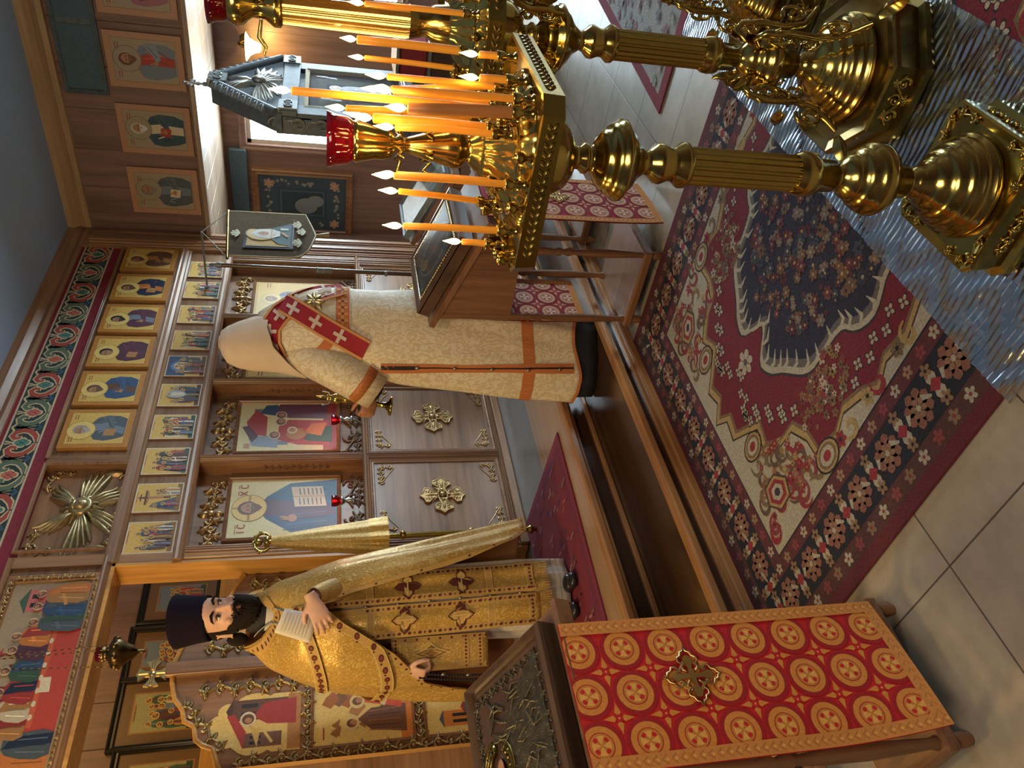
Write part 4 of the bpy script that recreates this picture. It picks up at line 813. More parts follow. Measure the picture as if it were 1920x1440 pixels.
# ------------------------------------------------------------------ hanging banner by the corner
t = thing('hanging_banner', (5.42, 3.32, 1.66), 'brown pointed church banner with painted saint, hanging by cords near the corner', 'banner')
bz = lambda v: 1.667 + v
fb = lambda u, v, h=0.0: Vector((5.10 + u, 3.32 - h - .012 * math.sin(u * 9), 1.665 + v))
mb = MB(); out = [(0, .17), (.02, .1), (.09, .045), (.2, .015), (.33, -.01), (.46, .02), (.65, .075), (.65, .665), (0, .615)]
mb.prism(out, fb, 0, .012); mb.build('banner_cloth', 'banner_cloth', t)
mb = MB(); mb.tube([fb(u, v, .008) for u, v in out[:7]] + [fb(.65, .66, .008)], .008, 6); mb.tube([fb(0, .17, .008), fb(0, .61, .008)], .008, 6); mb.build('fringe_cord', 'dull_gold', t)
P = Paint(lambda u, v, h=0.0: fb(u, v, .013 + h)); P.rect(.10, .155, .545, .52, NAVY); P.rect(.125, .18, .52, .5, (.52, .34, .12)); P.ell(.32, .4, .115, .115, dim(GOLD, .6), 22); P.ell(.32, .4, .105, .105, (.52, .38, .18), 22)
P.poly([(.14, .18), (.16, .27), (.24, .325), (.4, .325), (.48, .27), (.51, .18)], (.03, .09, .10)); P.poly([(.24, .32), (.4, .32), (.36, .26), (.28, .26)], (.5, .5, .47)); P.poly([(.24, .33), (.25, .42), (.32, .48), (.39, .42), (.4, .33)], (.55, .53, .5)); p_head(P, .32, .385, .045, (.5, .48, .45), False, .0); P.stroke([(.27, .2), (.34, .25)], .025, SKIN); P.stroke([(.4, .2), (.4, .26)], .03, (.5, .5, .46))
IV = (.45, .42, .28)
for u0, v0 in ((.3, .575), (.18, .115), (.36, .09), (.47, .125)):
    for a in range(5): P.stroke([(u0, v0 - .02), (u0 + .05 * math.cos(.4 + a * .6), v0 - .015 + .045 * math.sin(.4 + a * .6))], [.008, .02], IV); P.ell(u0 + .055 * math.cos(.4 + a * .6), v0 - .012 + .05 * math.sin(.4 + a * .6), .014, .011, IV, 8)
for k in range(22): P.ell(.105 + .02 * k, .162, .004, .004, IV, 6); P.ell(.107, .16 + .016 * k, .004, .004, IV, 6)
P.mb.build('banner_painting', 'textile', t)
mb = MB(); mb.tube([fb(-.02, .62, 0), fb(.67, .675, 0)], .012, 8); mb.build('crossbar', 'old_brass', t)
mb = MB(); 
for u, v in ((0, .63), (.65, .68)): mb.tube([fb(u, v, 0), (5.46, 3.34, 2.505)], .004, 5)
mb.build('cord', 'pewter', t)
mb = MB(); mb.tube([(5.46, 3.34, 2.508), (5.46, 3.83, 2.515)], .008, 8); mb.lathe([(.02, 0), (.016, .02)], (5.46, 3.858, 2.515), 12, axis=(0, -1, 0)); mb.build('hook_rod', 'pewter', t)
mb = MB(); mb.tube([fb(.33, -.01, .01), fb(.34, -.06, .01), fb(.35, -.11, .01)], [.01, .016, .02], 8); mb.build('tassel', 'dull_gold', t)
t = thing('banner_pole', (4.98, 3.34, .33), 'slim dark banner pole with metal collar standing behind the white-robed man', 'pole')
mb = MB(); mb.tube([(4.98, 3.35, .33), (5.03, 3.35, 2.33)], .016, 10); mb.build('shaft', 'walnut_z', t)
mb = MB(); mb.lathe([(.02, 0), (.024, .01), (.022, .1), (.026, .115), (.018, .12)], (5.005, 3.35, 1.53), 14); mb.build('collar', 'pewter', t); mb = MB(); mb.lathe([(.02, 0), (.022, .012), (.017, .02)], (4.995, 3.35, 1.12), 14); mb.build('collar', 'pewter', t); mb = MB(); mb.lathe([(.017, 0), (.026, .02), (.01, .05), (.016, .07), (0.003, .09)], (5.03, 3.35, 2.32), 12); mb.build('finial', 'pewter', t); mb = MB(); mb.lathe([(.09, 0), (.085, .02), (.03, .04), (.02, .08)], (4.98, 3.35, .33), 18); mb.build('foot', 'pewter', t)

# ------------------------------------------------------------------ carpets
def persian():
    cx, cy, W, L = 2.02, 1.0, .93, 1.365
    t = thing('persian_rug', (cx, cy, 0), 'large red patterned rug with navy medallion covering the tiles below the steps', 'rug')
    f = lambda u, v, h=0.0: Vector((cx + u, cy + v, .009 + h)); P = Paint(f); rnd = random.Random(11)
    mb = MB(); mb.bbox(cx - W, cx + W, cy - L, cy + L, 0.0, .009, .004); 
    MAR = (.10, .014, .022); NV = (.012, .013, .024); IVR = (.34, .31, .24); FLD = (.135, .010, .022); RST = (.15, .055, .035); OL = (.15, .10, .055); GD = (.32, .22, .09); RD = (.22, .02, .03)
    mb.c = [MAR] * len(mb.c); o = mb.build('rug_ground', 'rug_pile', t)
    rect = lambda i, c, h: P.grid(-W + i, -L + i, W - i, L - i, 4, 6, c, h)
    rect(.045, (.075, .028, .026), .0003); rect(.105, NV, .0006); rect(.245, (.09, .022, .028), .0009); rect(.30, NV, .0011); rect(.306, IVR, .0013)
    # field with scalloped edge
    def lob(a, b, p, amp, n, sc=1.0, N=120):
        out = []
        for i in range(N):
            t_ = 2 * PI * i / N; c, s = math.cos(t_), math.sin(t_); k = 1 + amp * abs(math.sin(n * t_ / 2)) 
            out.append((sc * a * k * math.copysign(abs(c) ** p, c), sc * b * k * math.copysign(abs(s) ** p, s)))
        return out
    fan = lambda pts, c, h: P.mb.add([f(0, 0, h)] + [f(u, v, h) for u, v in pts], [(0, 1 + i, 1 + (i + 1) % len(pts)) for i in range(len(pts))], 0, c)
    clip = lambda pts: [(max(-.62, min(.62, u)), max(-1.055, min(1.055, v))) for u, v in pts]
    def fieldshape(s):
        q = [(0, 1.0), (.05, .93), (.13, .95), (.17, .88), (.22, .80), (.31, .83), (.36, .75), (.37, .66), (.45, .62), (.53, .62), (.555, .52), (.52, .43), (.55, .34), (.59, .28), (.555, .2), (.575, .1), (.545, 0)]
        pts = q + [(x, -y) for x, y in q[::-1][1:]] + [(-x, -y) for x, y in q[1:]] + [(-x, y) for x, y in q[::-1][1:-1]]
        return [(x * s, y * s) for x, y in pts]
    fan(clip(fieldshape(1.045)), (.03, .02, .02), .0016); fan(clip(fieldshape(1.035)), GD, .0018); fan(clip(fieldshape(1.005)), OL, .002); fan(fieldshape(.985), FLD, .0022)
    # medallion
    med = lambda s: [(s * .43 * (1 - .22 * abs(math.cos(3 * a)) ** 6 + .0) * math.cos(a) * (1 + .12 * math.cos(6 * a)), s * .60 * math.sin(a) * (1 - .20 * max(0, math.cos(6 * a + PI)) ** 3)) for a in [2 * PI * i / 120 for i in range(120)]]
    fan(med(1.12), (.03, .02, .03), .0024); fan(med(1.10), IVR, .0026); fan(med(1.055), (.10, .09, .09), .0028); fan(med(1.0), (.015, .016, .035), .003)
    for i, (u, v) in enumerate(med(1.09)):
        if i % 2 == 0:
            a = math.atan2(v, u); P.stroke([(u, v), (u * .93 + .02 * math.cos(a + 1.5), v * .93 + .02 * math.sin(a + 1.5)), (u * .86, v * .86)], [.012, .016, .003], IVR, .0032)
    cols = [(.12, .03, .035), (.14, .075, .045), (.16, .12, .10), (.08, .02, .03), (.04, .05, .075), (.03, .03, .05)]
    for k in range(520):
        a = rnd.random() * 2 * PI; r = math.sqrt(rnd.random()) * .88; u, v = .40 * r * math.cos(a), .56 * r * math.sin(a)
        P.flower(u, v, rnd.uniform(.009, .026), rnd.choice(cols), rnd.choice([NV, GD, dim(IVR, .7)]), 6, .0034 + .000003 * k, rnd.random() * 6)
    # sprays of small ivory flowers and bouquets
    def spray(x0, y0, pts, r=.026):
        for dx, dy in pts:
            P.flower(x0 + dx, y0 + dy, r * 1.28, (.02, .012, .02), NV, 4, .0025, .4); P.flower(x0 + dx, y0 + dy, r, IVR, (.05, .03, .05), 4, .0029, .4)
    for sx in (-1, 1):
        for sy in (-1, 1):
            spray(sx * .25, sy * .73, [(sx * .03 * k - sx * .02, -sy * (.028 * k) + .035 * (k % 2)) for k in range(-4, 5)], .023)
            spray(sx * .095, sy * .80, [(sx * .04 * k, sy * (.02 * k + .03 * (k % 2))) for k in range(-2, 3)], .02)
            spray(sx * .49, sy * .14, [(0, sy * .05 * k) if k % 2 else (sx * .028, sy * .05 * k) for k in range(-2, 6)], .02)
            if sx > 0: P.flower(0, sy * .7, .05, IVR, (.08, .05, .06), 6, .0031)
            bx, by = sx * .42, sy * .46
            for k in range(90):
                a = rnd.random() * 6.28; r = rnd.random() * .16; u, v = bx + .6 * r * math.cos(a), by + 1.0 * r * math.sin(a)
                P.flower(u, v, rnd.uniform(.009, .022), rnd.choice([IVR, OL, dim(GD, .6), (.16, .04, .04), (.12, .08, .045)]), rnd.choice([RD, NV]), 5, .0034 + k * 4e-6, rnd.random() * 6)
            # ivory corner: scrolls, palmettes
            ox, oy = sx * .5, sy * .86
            for k in range(42):
                u = sx * rnd.uniform(.26, .60); v = sy * rnd.uniform(.66, 1.03)
                if abs(u) / .62 + abs(v) / 1.06 < 1.3: continue
                P.stroke(spiral(u, v, .045, .010, rnd.random() * 6, rnd.choice([-.8, .8]), 12), [.005 + .014 * math.sin(PI * i / 12) for i in range(13)], rnd.choice([RD, (.19, .03, .04), OL, (.10, .06, .04)]), .0024 + k * 4e-6)
                P.flower(u + .03, v - .02, rnd.uniform(.010, .02), rnd.choice([RD, GD, (.25, .10, .06)]), rnd.choice([NV, GD, IVR]), 6, .0027 + k * 4e-6)
            for q, (rr, c) in enumerate(((.085, (.06, .03, .03)), (.075, GD), (.06, RD), (.04, IVR), (.02, (.04, .02, .05)))): P.ell(sx * .47, sy * .90, rr * .8, rr, c, 6, .0029 + q * .0001, .4 * sx * sy)
            for px, py in ((.25, .90), (.575, .60)):
                for q, (rr, c) in enumerate(((.07, NV), (.062, GD), (.052, OL), (.04, IVR), (.022, RD))): P.ell(sx * px, sy * py, rr * .75, rr, c, 14, .0029 + q * .0001)
    for s in (-1, 1):
        for k in range(12):
            v = -1.0 + 2.0 * k / 11
            if abs(v) < .62: 
                P.stroke(spiral(s * .59, v, .04, .01, k, .9, 10), [.006 + .014 * math.sin(PI * i / 10) for i in range(11)], rnd.choice([RD, OL, GD]), .0024); P.flower(s * .585, v + .06, .028, rnd.choice([RD, GD, OL]), NV, 6, .0026)
    # borders
    def along(i, step, fn):
        for s in (-1, 1):
            n = int((2 * (L - i)) / step)
            for k in range(n + 1): fn(s * (W - i), -(L - i) + (2 * (L - i)) * k / n, k, 1)
            n = int((2 * (W - i)) / step)
            for k in range(1, n): fn(-(W - i) + 2 * (W - i) * k / n, s * (L - i), k, 0)
    def main(u, v, k, vert):
        if k % 2 == 0:
            P.flower(u, v, .056, (.20, .085, .06), (.2, .04, .04), 8, .0014, .3); P.flower(u, v, .03, (.24, .13, .08), (.14, .03, .04), 6, .0017); P.ell(u, v, .010, .010, IVR, 6, .0021)
        else:
            for e in (-1, 1):
                du, dv = (.045 * e, 0) if vert else (0, .045 * e)
                P.ell(u + du * .55, v + dv * .55, .02, .02, IVR, 8, .0014); P.flower(u - du * 1.1, v - dv * 1.1, .022, (.22, .13, .07), NV, 5, .0015)
            P.poly([(u - .022, v), (u, v - .026), (u + .022, v), (u, v + .026)], (.24, .025, .035), .0016)
            for e in (-1, 1): 
                a = (0 if vert else PI / 2); P.stroke([(u + .03 * e * math.sin(a) - .01, v + .03 * e * math.cos(a)), (u + .055 * e * math.sin(a) + .015, v + .055 * e * math.cos(a) + .01)], [.008, .018], IVR, .0016)
    along(.175, .085, main)
    along(.075, .075, lambda u, v, k, q: P.flower(u, v, .022, (IVR, (.20, .13, .08), (.2, .05, .05))[k % 3], (.2, .03, .04), 5, .0011)); along(.272, .07, lambda u, v, k, q: P.flower(u, v, .02, ((.25, .17, .10), IVR, (.2, .04, .05))[k % 3], (.16, .02, .03), 5, .0013))
    P.mb.build('woven_pattern', 'rug_pile', t)
persian()
# ribbed clear runner over the rug
mb = MB(); nx, ny = 1300, 60; vs = []
for i in range(nx + 1):
    for j in range(ny + 1):
        u = i / nx; v = j / ny; x = 1.065 + u * 2.35; y = .985 - v * .62 + (.05 * (u - .5) * -1.2)
        vs.append((x, y, .0165 + .0013 * math.sin(x * 2 * PI / .020 + .8 * math.sin(y * 13 + x * 2)) + .0022 * math.sin(y * 52 + 2.5 * math.sin(x * 31)) + .0020 * math.sin(x * 17 + 3 * math.sin(y * 6))))
mb.add(vs, [(i * (ny + 1) + j, i * (ny + 1) + j + 1, (i + 1) * (ny + 1) + j + 1, (i + 1) * (ny + 1) + j) for i in range(nx) for j in range(ny)], 0, (1, 1, 1), True)
o = mb.build('carpet_protector', 'vinyl'); tag(o, 'clear ribbed plastic runner laid over the rug under the brass stands', 'runner')
# rug on the platform
t = thing('platform_rug', (2.2, 3.3, .33), 'small dark red rug on the platform beneath the priest in gold', 'rug')
q = [(2.83, 2.895), (1.35, 2.995), (1.42, 3.80), (2.915, 3.80)]
fr = lambda u, v, h=0.0: Vector(((q[0][0] * (1 - u) + q[1][0] * u) * (1 - v) + (q[3][0] * (1 - u) + q[2][0] * u) * v, (q[0][1] * (1 - u) + q[1][1] * u) * (1 - v) + (q[3][1] * (1 - u) + q[2][1] * u) * v, .332 + h))
mb = MB(); mb.prism([(0, 0), (1, 0), (1, 1), (0, 1)], fr, 0, .007, 0, (.20, .02, .04)); P = Paint(lambda u, v, h=0.0: fr(u, v, .0072 + h), .0001, mb); rnd = random.Random(3)
P.rect(.03, .05, .97, .95, (.15, .016, .045)); P.rect(.06, .09, .94, .91, (.19, .016, .03))
for k in range(150):
    u, v = rnd.uniform(.04, .96), rnd.uniform(.05, .95); P.stroke([(u, v), (u + rnd.uniform(-.012, .012), v + rnd.uniform(.02, .09))], .009, rnd.choice([(.28, .09, .10), (.07, .03, .07), (.10, .05, .09), (.3, .16, .14)]))
mb.build('pile', 'rug_pile', t)
# grey patterned rug further along the aisle
t = thing('aisle_rug', (4.6, 1.1, 0), 'grey patterned rug with crimson border lying on the aisle tiles', 'rug')
f = lambda u, v, h=0.0: Vector((3.433 + u * .99 + .0 * v, 1.33 - v - .11 * u, .002 + h)); mb = MB(); mb.prism([(0, 0), (2.6, 0), (2.6, .5), (0, .5)], f, 0, .008, 0, (.20, .025, .04)); P = Paint(lambda u, v, h=0.0: f(u, v, .0082 + h), .00005, mb); P.rect(.07, .06, 2.53, .44, (.30, .29, .27)); rnd = random.Random(8)
for k in range(220): u, v = rnd.uniform(.1, 2.5), rnd.uniform(.08, .42); P.flower(u, v, rnd.uniform(.012, .03), rnd.choice([(.2, .2, .2), (.26, .10, .11), (.36, .34, .3), (.16, .17, .19)]), (.2, .2, .2), 5)
mb.build('pile', 'rug_pile', t)

# ------------------------------------------------------------------ lecterns
DR, DG, DG2 = (.52, .008, .012), (.60, .23, .035), (.72, .36, .08)
def medallions(P, w, h, pitch, r0=None, g=None, g2=None, edge=.034):
    r0, g, g2 = r0 or DR, g or DG, g2 or DG2
    P.grid(0, 0, w, h, 24, 60, r0); px = pitch; h0 = .0018; eps = 0
    xs = [w - edge - .042 - px * i for i in range(8) if w - edge - .042 - px * i > .02]; ny = int((h - .02) / px) + 1
    for i, x in enumerate(xs):
        for j in range(ny):
            y = edge + .02 + px * j
            if y + px * .22 < h:
                eps += 1e-6; q0 = h0 + eps
                P.disc(x, y, px * .485, dim(r0, .62), q0, h - .001); P.disc(x, y, px * .39, g, q0 + .0003, h - .001); P.disc(x, y, px * .265, dim(r0, .8), q0 + .0006, h - .001); P.disc(x, y, px * .245, dim(g, .85), q0 + .0009, h - .001)
                for q in range(4):
                    a = q * PI / 2; c, s_ = math.cos(a), math.sin(a); P.poly([(x + u * c - v * s_, y + u * s_ + v * c) for u, v in ((px * .02, 0), (px * .08, -px * .035), (px * .185, -px * .085), (px * .2, 0), (px * .185, px * .085), (px * .08, px * .035))], g2, q0 + .0012)
                    a += PI / 4; P.ell(x + px * .155 * math.cos(a), y + px * .155 * math.sin(a), px * .045, px * .055, r0, 8, q0 + .0013, a)
            xx, yy = x - px / 2, y + px / 2
            if xx > edge and yy < h - .05:
                for q in range(4):
                    a = q * PI / 2; c, s_ = math.cos(a), math.sin(a); P.poly([(xx + u * c - v * s_, yy + u * s_ + v * c) for u, v in ((px * .05, 0), (px * .12, -px * .07), (px * .33, 0), (px * .12, px * .07))], g, h0 + .0005)
                P.flower(xx, yy, px * .085, r0, g2, 8, h0 + .0008)
def border(P, w, h, e, c1=None, c2=None):
    c1, c2 = c1 or (.58, .23, .05), c2 or DG2
    hh = .0042
    for x0, y0, x1, y1 in ((0, 0, e, h), (w - e, 0, w, h), (0, 0, w, e)):
        P.grid(x0, y0, x1, y1, 4 if x1 - x0 < .1 else 24, 60 if y1 - y0 > .1 else 3, c1, hh)
    n = int(h / .022)
    for k in range(n):
        y = h * (k + .5) / n
        for x in (e * .5, w - e * .5): P.stroke([(x - e * .3, y - .007), (x, y + .006), (x + e * .3, y - .007)], .004, dim(c1, .7), hh + .0003); P.ell(x, y - .006, .004, .004, c2, 6, hh + .0004)
    n = int(w / .022)
    for k in range(n):
        x = w * (k + .5) / n; P.stroke([(x - .007, e * .25), (x + .005, e * .5), (x - .007, e * .75)], .004, dim(c1, .7), hh + .0003)
def turned_leg(mb, x, y, z0, z1):
    H = z1 - z0; pr = [(.016, 0), (.02, .02), (.02, .05), (.013, .06), (.022, .09), (.013, .12), (.015, .15), (.021, .3), (.018, .42), (.012, .5), (.022, .52), (.012, .55), (.022, .57), (.012, .6), (.018, .63), (.021, .75), (.018, .9), (.02, .92), (.02, 1)]
    mb.lathe([(r, z0 + q * H) for r, q in pr], (x, y, 0), 14)
def lectern(x0, x1, yf, yb, zf, zb, lx, ly, label, side_panel=False, wood_='lectern'):
    t = thing('lectern', ((x0 + x1) / 2, (yf + yb) / 2, 0), label, 'lectern')
    sl = math.hypot(yb - yf, zb - zf); ev = Vector((0, (yb - yf) / sl, (zb - zf) / sl)); en = Vector((0, -ev.z, ev.y)); fd = plane((x0, yf, zf), (1, 0, 0), ev, en)
    mb = MB(); W = x1 - x0
    mb.prism([(0, 0), (W, 0), (W, sl), (0, sl)], fd, -.028, 0); mb.prism([(-.006, -.008), (W + .006, -.008), (W + .006, .012), (-.006, .012)], fd, -.034, .012); mb.build('desk_top', wood_ + '_y', t)
    for x in lx:
        for y in ly: m = MB(); turned_leg(m, x, y, 0.0, zf + (zb - zf) * (y - yf) / (yb - yf) - .02); m.build('leg', wood_ + '_z', t)
    mb = MB(); mb.bbox(lx[0] - .03, lx[1] + .03, ly[0] - .03, ly[1] + .03, .055, .10, .008); mb.build('shelf', wood_ + '_y', t)
    mb = MB(); zt = lambda y: zf + (zb - zf) * (y - yf) / (yb - yf) - .025
    drop = .69 if side_panel else zf - .1
    for x in lx: mb.prism([(ly[0], drop), (ly[1], drop), (ly[1], zt(ly[1])), (ly[0], zt(ly[0]))], lambda u, v, h, x=x: Vector((x + h, u, v)), -.009, .009)
    mb.box(lx[0], lx[1], ly[1] - .01, ly[1] + .01, zf - .08, zt(ly[1])); mb.build('apron', wood_ + '_z', t)
    return t, fd, sl
def drape(name, label, fmap, w, h, pitch, cross, wave=.006):
    """fmap(u, v, h): u across, v up from the hem"""
    t = thing(name, fmap(w / 2, 0, 0), label, 'cloth')
    P = Paint(fmap, .00001); medallions(P, w, h, pitch); border(P, w, h, .034)
    mb = MB(); n = 24
    P.mb.build('patterned_face', 'textile', t)
    back = Paint(lambda u, v, q: fmap(u, v, q - .003)); back.grid(0, 0, w, h, 12, 24, dim(DR, .6)); back.mb.build('cloth_back', 'textile', t)
    if cross:
        cu, cv, s = cross; m = MB(); f2 = lambda u, v, q=0.0: fmap(u, v, .0048 + q)
        for q in range(4):
            a = q * PI / 2; c, sn = math.cos(a), math.sin(a); T = lambda u, v, c=c, sn=sn: (cu + s * (u * c - v * sn), cv + s * (u * sn + v * c))
            core = [(.0, -.10), (.3, -.07), (.55, -.16), (.68, -.1), (.72, 0), (.68, .1), (.55, .16), (.3, .07), (0, .10)]
            m.prism([T(*p) for p in core], f2, 0, .003)
            outl = [(.2, -.2), (.34, -.3), (.42, -.22), (.5, -.34), (.64, -.33), (.7, -.2), (.83, -.16), (.86, -.06), (1.0, 0), (.86, .06), (.83, .16), (.7, .2), (.64, .33), (.5, .34), (.42, .22), (.34, .3), (.2, .2)]
            m.tube([f2(*T(*p), .002) for p in outl], .0032, 5)
            for e in (-1, 1): m.tube([f2(*T(u, v * e), .002) for u, v in ((.16, .16), (.22, .26), (.34, .26), (.42, .16), (.5, .2))], .0026, 5)
        tag(m.build('embroidered_cross', 'gilt', t), 'gold embroidered cross')
    return t
# near lectern
t, fd, sl = lectern(.53, 1.03, 1.672, 2.03, .985, 1.135, (.60, .965), (1.72, 1.96), 'dark lectern at the near left holding a metal-covered icon, fronted by bright red cloth')
def icon_cover(name, label, fd, u0, v0, w, h, th, seed, frm='walnut_x'):
    t = thing(name, fd(u0 + w / 2, v0 + h / 2, .013), label, 'icon'); f = lambda u, v, q=0.0: fd(u0 + u, v0 + v, .0135 + q)
    mb = MB(); mb.prism([(0, 0), (w, 0), (w, h), (0, h)], f, 0, th - .012); frame_mb(mb, plane(f(.032, .032, 0), f(1, 0, 0) - f(0, 0, 0), f(0, 1, 0) - f(0, 0, 0), (f(0, 0, 1) - f(0, 0, 0))), w - .064, h - .064, .032, th, back=False); mb.build('frame', frm, t)
    m = MB(); g = lambda u, v, q=0.0: f(u, v, th - .011 + q); rnd = random.Random(seed)
    # embossed metal cover: raised robe folds, beads, halo ring
    for k in range(34):
        u, v = w * rnd.uniform(.18, .82), h * rnd.uniform(.14, .6); m.tube([g(u, v, .002), g(u + rnd.uniform(-.03, .03), v + .03, .006), g(u + rnd.uniform(-.05, .05), v + .07, .002)], [.002, .005, .002], 5)
    for k in range(70):
        a = k % 10; b = k // 10; m.ell(g(w * (.22 + .06 * a), h * (.2 + .055 * b), .003), (.0035,) * 3, 6)
    for x0, y0, x1, y1 in ((.06 * w, .08 * h, .06 * w, .92 * h), (.94 * w, .08 * h, .94 * w, .92 * h), (.06 * w, .08 * h, .94 * w, .08 * h), (.06 * w, .92 * h, .94 * w, .92 * h)): acanthus(m, g, x0 + .03 * (x0 < .1 * w) - .03 * (x0 > .9 * w), y0 + .02 * (y0 < .1 * h), x1 + .03 * (x1 < .1 * w) - .03 * (x1 > .9 * w), y1 + .02 * (y1 < .1 * h), .025, .003, 0, seed)
    m.prism([(.1 * w, .12 * h), (.9 * w, .12 * h), (.7 * w, .55 * h), (.5 * w, .66 * h), (.3 * w, .55 * h)], g, 0, .005)
    m.build('metal_cover', 'oxide_silver', t)
    m = MB(); c = (.42 * w, .72 * h); 
    for r in (.055, .07, .082): m.tube([g(c[0] + r * math.cos(a) , c[1] + .8 * r * math.sin(a), .006) for a in [.2 + (2 * PI - .9) * i / 26 for i in range(27)]], .005, 6)
    for k in range(20): a = .2 + 5.4 * k / 19; leaf(m, g, c[0] + .055 * math.cos(a), c[1] + .045 * math.sin(a), a, .03, .014, .012)
    m.build('halo_ring', 'old_brass', t); m = MB(); m.ell(g(c[0], c[1], .002), (.035, .035, .006), 12); m.build('painted_face', 'dark_skin', t)
    return t
icon_cover('covered_icon', 'dark embossed metal icon in a brown frame lying on the near lectern', fd, .0, .015, .445, sl - .02, .05, 3)
drape('lectern_cloth', 'bright red and gold medallion cloth with gold cross hanging on the near lectern', lambda u, v, h=0.0: Vector((.595 + u + .0 * v, 1.660 - h - .004 * math.sin(u * 10 + v * 2) - .55 * max(0, .32 - v) ** 2 * (1 - u / .365), .115 + v + .01 * (1 - u / .365) * max(0, 1 - v / .5))), .365, .885, .114, (.200, .585, .075))
# middle lectern with rope-framed icon
t, fd, sl = lectern(2.93, 3.47, 1.69, 2.26, .865, 1.085, (2.96, 3.35), (1.83, 2.21), 'turned-leg oak lectern standing on the rug edge before the white-robed man', True)
ic = thing('glazed_icon', fd(.28, .3, .013), 'thick framed icon with gold rope border resting on the turned-leg lectern', 'icon')
fg = plane(fd(.03, .12, .013), (1, 0, 0), fd(0, 1, 0) - fd(0, 0, 0), fd(0, 0, 1) - fd(0, 0, 0))
mb = MB(); mb.prism([(0, 0), (.46, 0), (.46, .46), (0, .46)], fg, 0, .055); frame_mb(mb, plane(fg(.04, .04, .05), (1, 0, 0), fg(0, 1, 0) - fg(0, 0, 0), fg(0, 0, 1) - fg(0, 0, 0)), .38, .38, .04, .014, back=False); mb.build('case', 'walnut_x', ic)
mb = MB(); k = 60; rp = [(.05, .05), (.41, .05), (.41, .41), (.05, .41), (.05, .05)]
for (a, b), (c, d_) in zip(rp, rp[1:]):
    for i in range(24): u, v = a + (c - a) * i / 24, b + (d_ - b) * i / 24; mb.ell(fg(u, v, .062), (.010, .007, .007), 6)
mb.build('rope_border', 'gilt', ic)
P = Paint(lambda u, v, h=0.0: fg(.06 + u, .06 + v, .057 + h), .0001); P.rect(0, 0, .34, .34, (.06, .065, .07)); P.ell(.17, .17, .12, .15, (.25, .25, .22), 24); P.ell(.17, .17, .108, .138, (.04, .05, .06), 24); p_figure(P, .17, .05, .24, (.2, .16, .1), (.08, .1, .14), True, 0); 
for k in range(26): a = 2 * PI * k / 26; P.ell(.17 + .114 * math.cos(a), .17 + .144 * math.sin(a), .007, .007, (.4, .4, .36), 6)
P.mb.build('painting', 'icon_paint', ic)
mb = MB(); mb.prism([(.055, .055), (.405, .055), (.405, .405), (.055, .405)], fg, .066, .069); mb.build('glass', 'clear_glass', ic)
DR = (.36, .012, .03); DG = (.58, .33, .2); DG2 = (.7, .5, .38)  # glare on the front cloth is mixed into these paler, pinker colours
drape('lectern_cloth', 'red medallion cloth with painted-in glare hanging on the front of the turned-leg lectern', lambda u, v, h=0.0: Vector((2.955 + u, 1.662 - h - .004 * math.sin(u * 10) - .2 * max(0, .25 - v) ** 2 * (1 - u / .4), .045 + v)), .40, .83, .118, (.2, .47, .06))
t2 = drape('lectern_cloth', 'dark red cloth with pale medallions hanging behind the legs of the turned-leg lectern', lambda u, v, h=0.0: Vector((3.33 - u, 2.245 + h * -1 - .004 * math.sin(u * 10), .28 + v)), .355, .50, .118, None)
mb = MB(); mb.box(2.975, 3.335, 2.188, 2.20, .72, .9); o = mb.build('lectern_lining', 'maroon_cloth'); tag(o, 'plain maroon cloth tacked under the desk of the turned-leg lectern', 'cloth')
# further lectern with glass-faced icon
t, fd, sl = lectern(3.80, 4.22, 1.90, 2.34, .90, 1.105, (3.84, 4.18), (1.98, 2.28), 'farther lectern with a pale glass-faced icon, beyond the turned-leg lectern')
ic = thing('glazed_icon', fd(.2, .2, .013), 'pale glass-faced icon in a slim silver frame on the farther lectern', 'icon'); fg = plane(fd(.02, .02, .013), (1, 0, 0), fd(0, 1, 0) - fd(0, 0, 0), fd(0, 0, 1) - fd(0, 0, 0))
mb = MB(); frame_mb(mb, plane(fg(.02, .02, 0), (1, 0, 0), fg(0, 1, 0) - fg(0, 0, 0), fg(0, 0, 1) - fg(0, 0, 0)), .34, .42, .02, .03); mb.build('frame', 'pewter', ic)
P = Paint(lambda u, v, h=0.0: fg(.02 + u, .02 + v, .012 + h), .0001); p_saint(P, .34, .42, IVORY, (.3, .3, .3), (.3, .3, .28), True, 0, (.36, .37, .36), .03, (.3, .3, .3), True, (.4, .4, .38)); P.mb.build('painting', 'icon_paint', ic)
mb = MB(); mb.prism([(.02, .02), (.36, .02), (.36, .44), (.02, .44)], fg, .022, .024); mb.build('glass', 'clear_glass', ic)
# crimson covered stand far right
t = thing('reliquary_stand', (5.72, 1.9, 0), 'small stand with crimson velvet panel and silver edging beyond the candles', 'stand')
mb = MB(); mb.bbox(5.5, 5.95, 1.80, 2.06, 0, .86, .01); mb.build('cabinet', 'walnut_z', t); mb = MB(); mb.bbox(5.47, 5.98, 1.77, 2.09, .86, .89, .01); mb.bbox(5.47, 5.98, 1.77, 2.09, 1.08, 1.105, .01); mb.build('edge_moulding', 'silver', t); mb = MB(); mb.bbox(5.5, 5.95, 1.80, 2.06, .89, 1.08, .01); mb.build('velvet_panel', 'crimson', t)

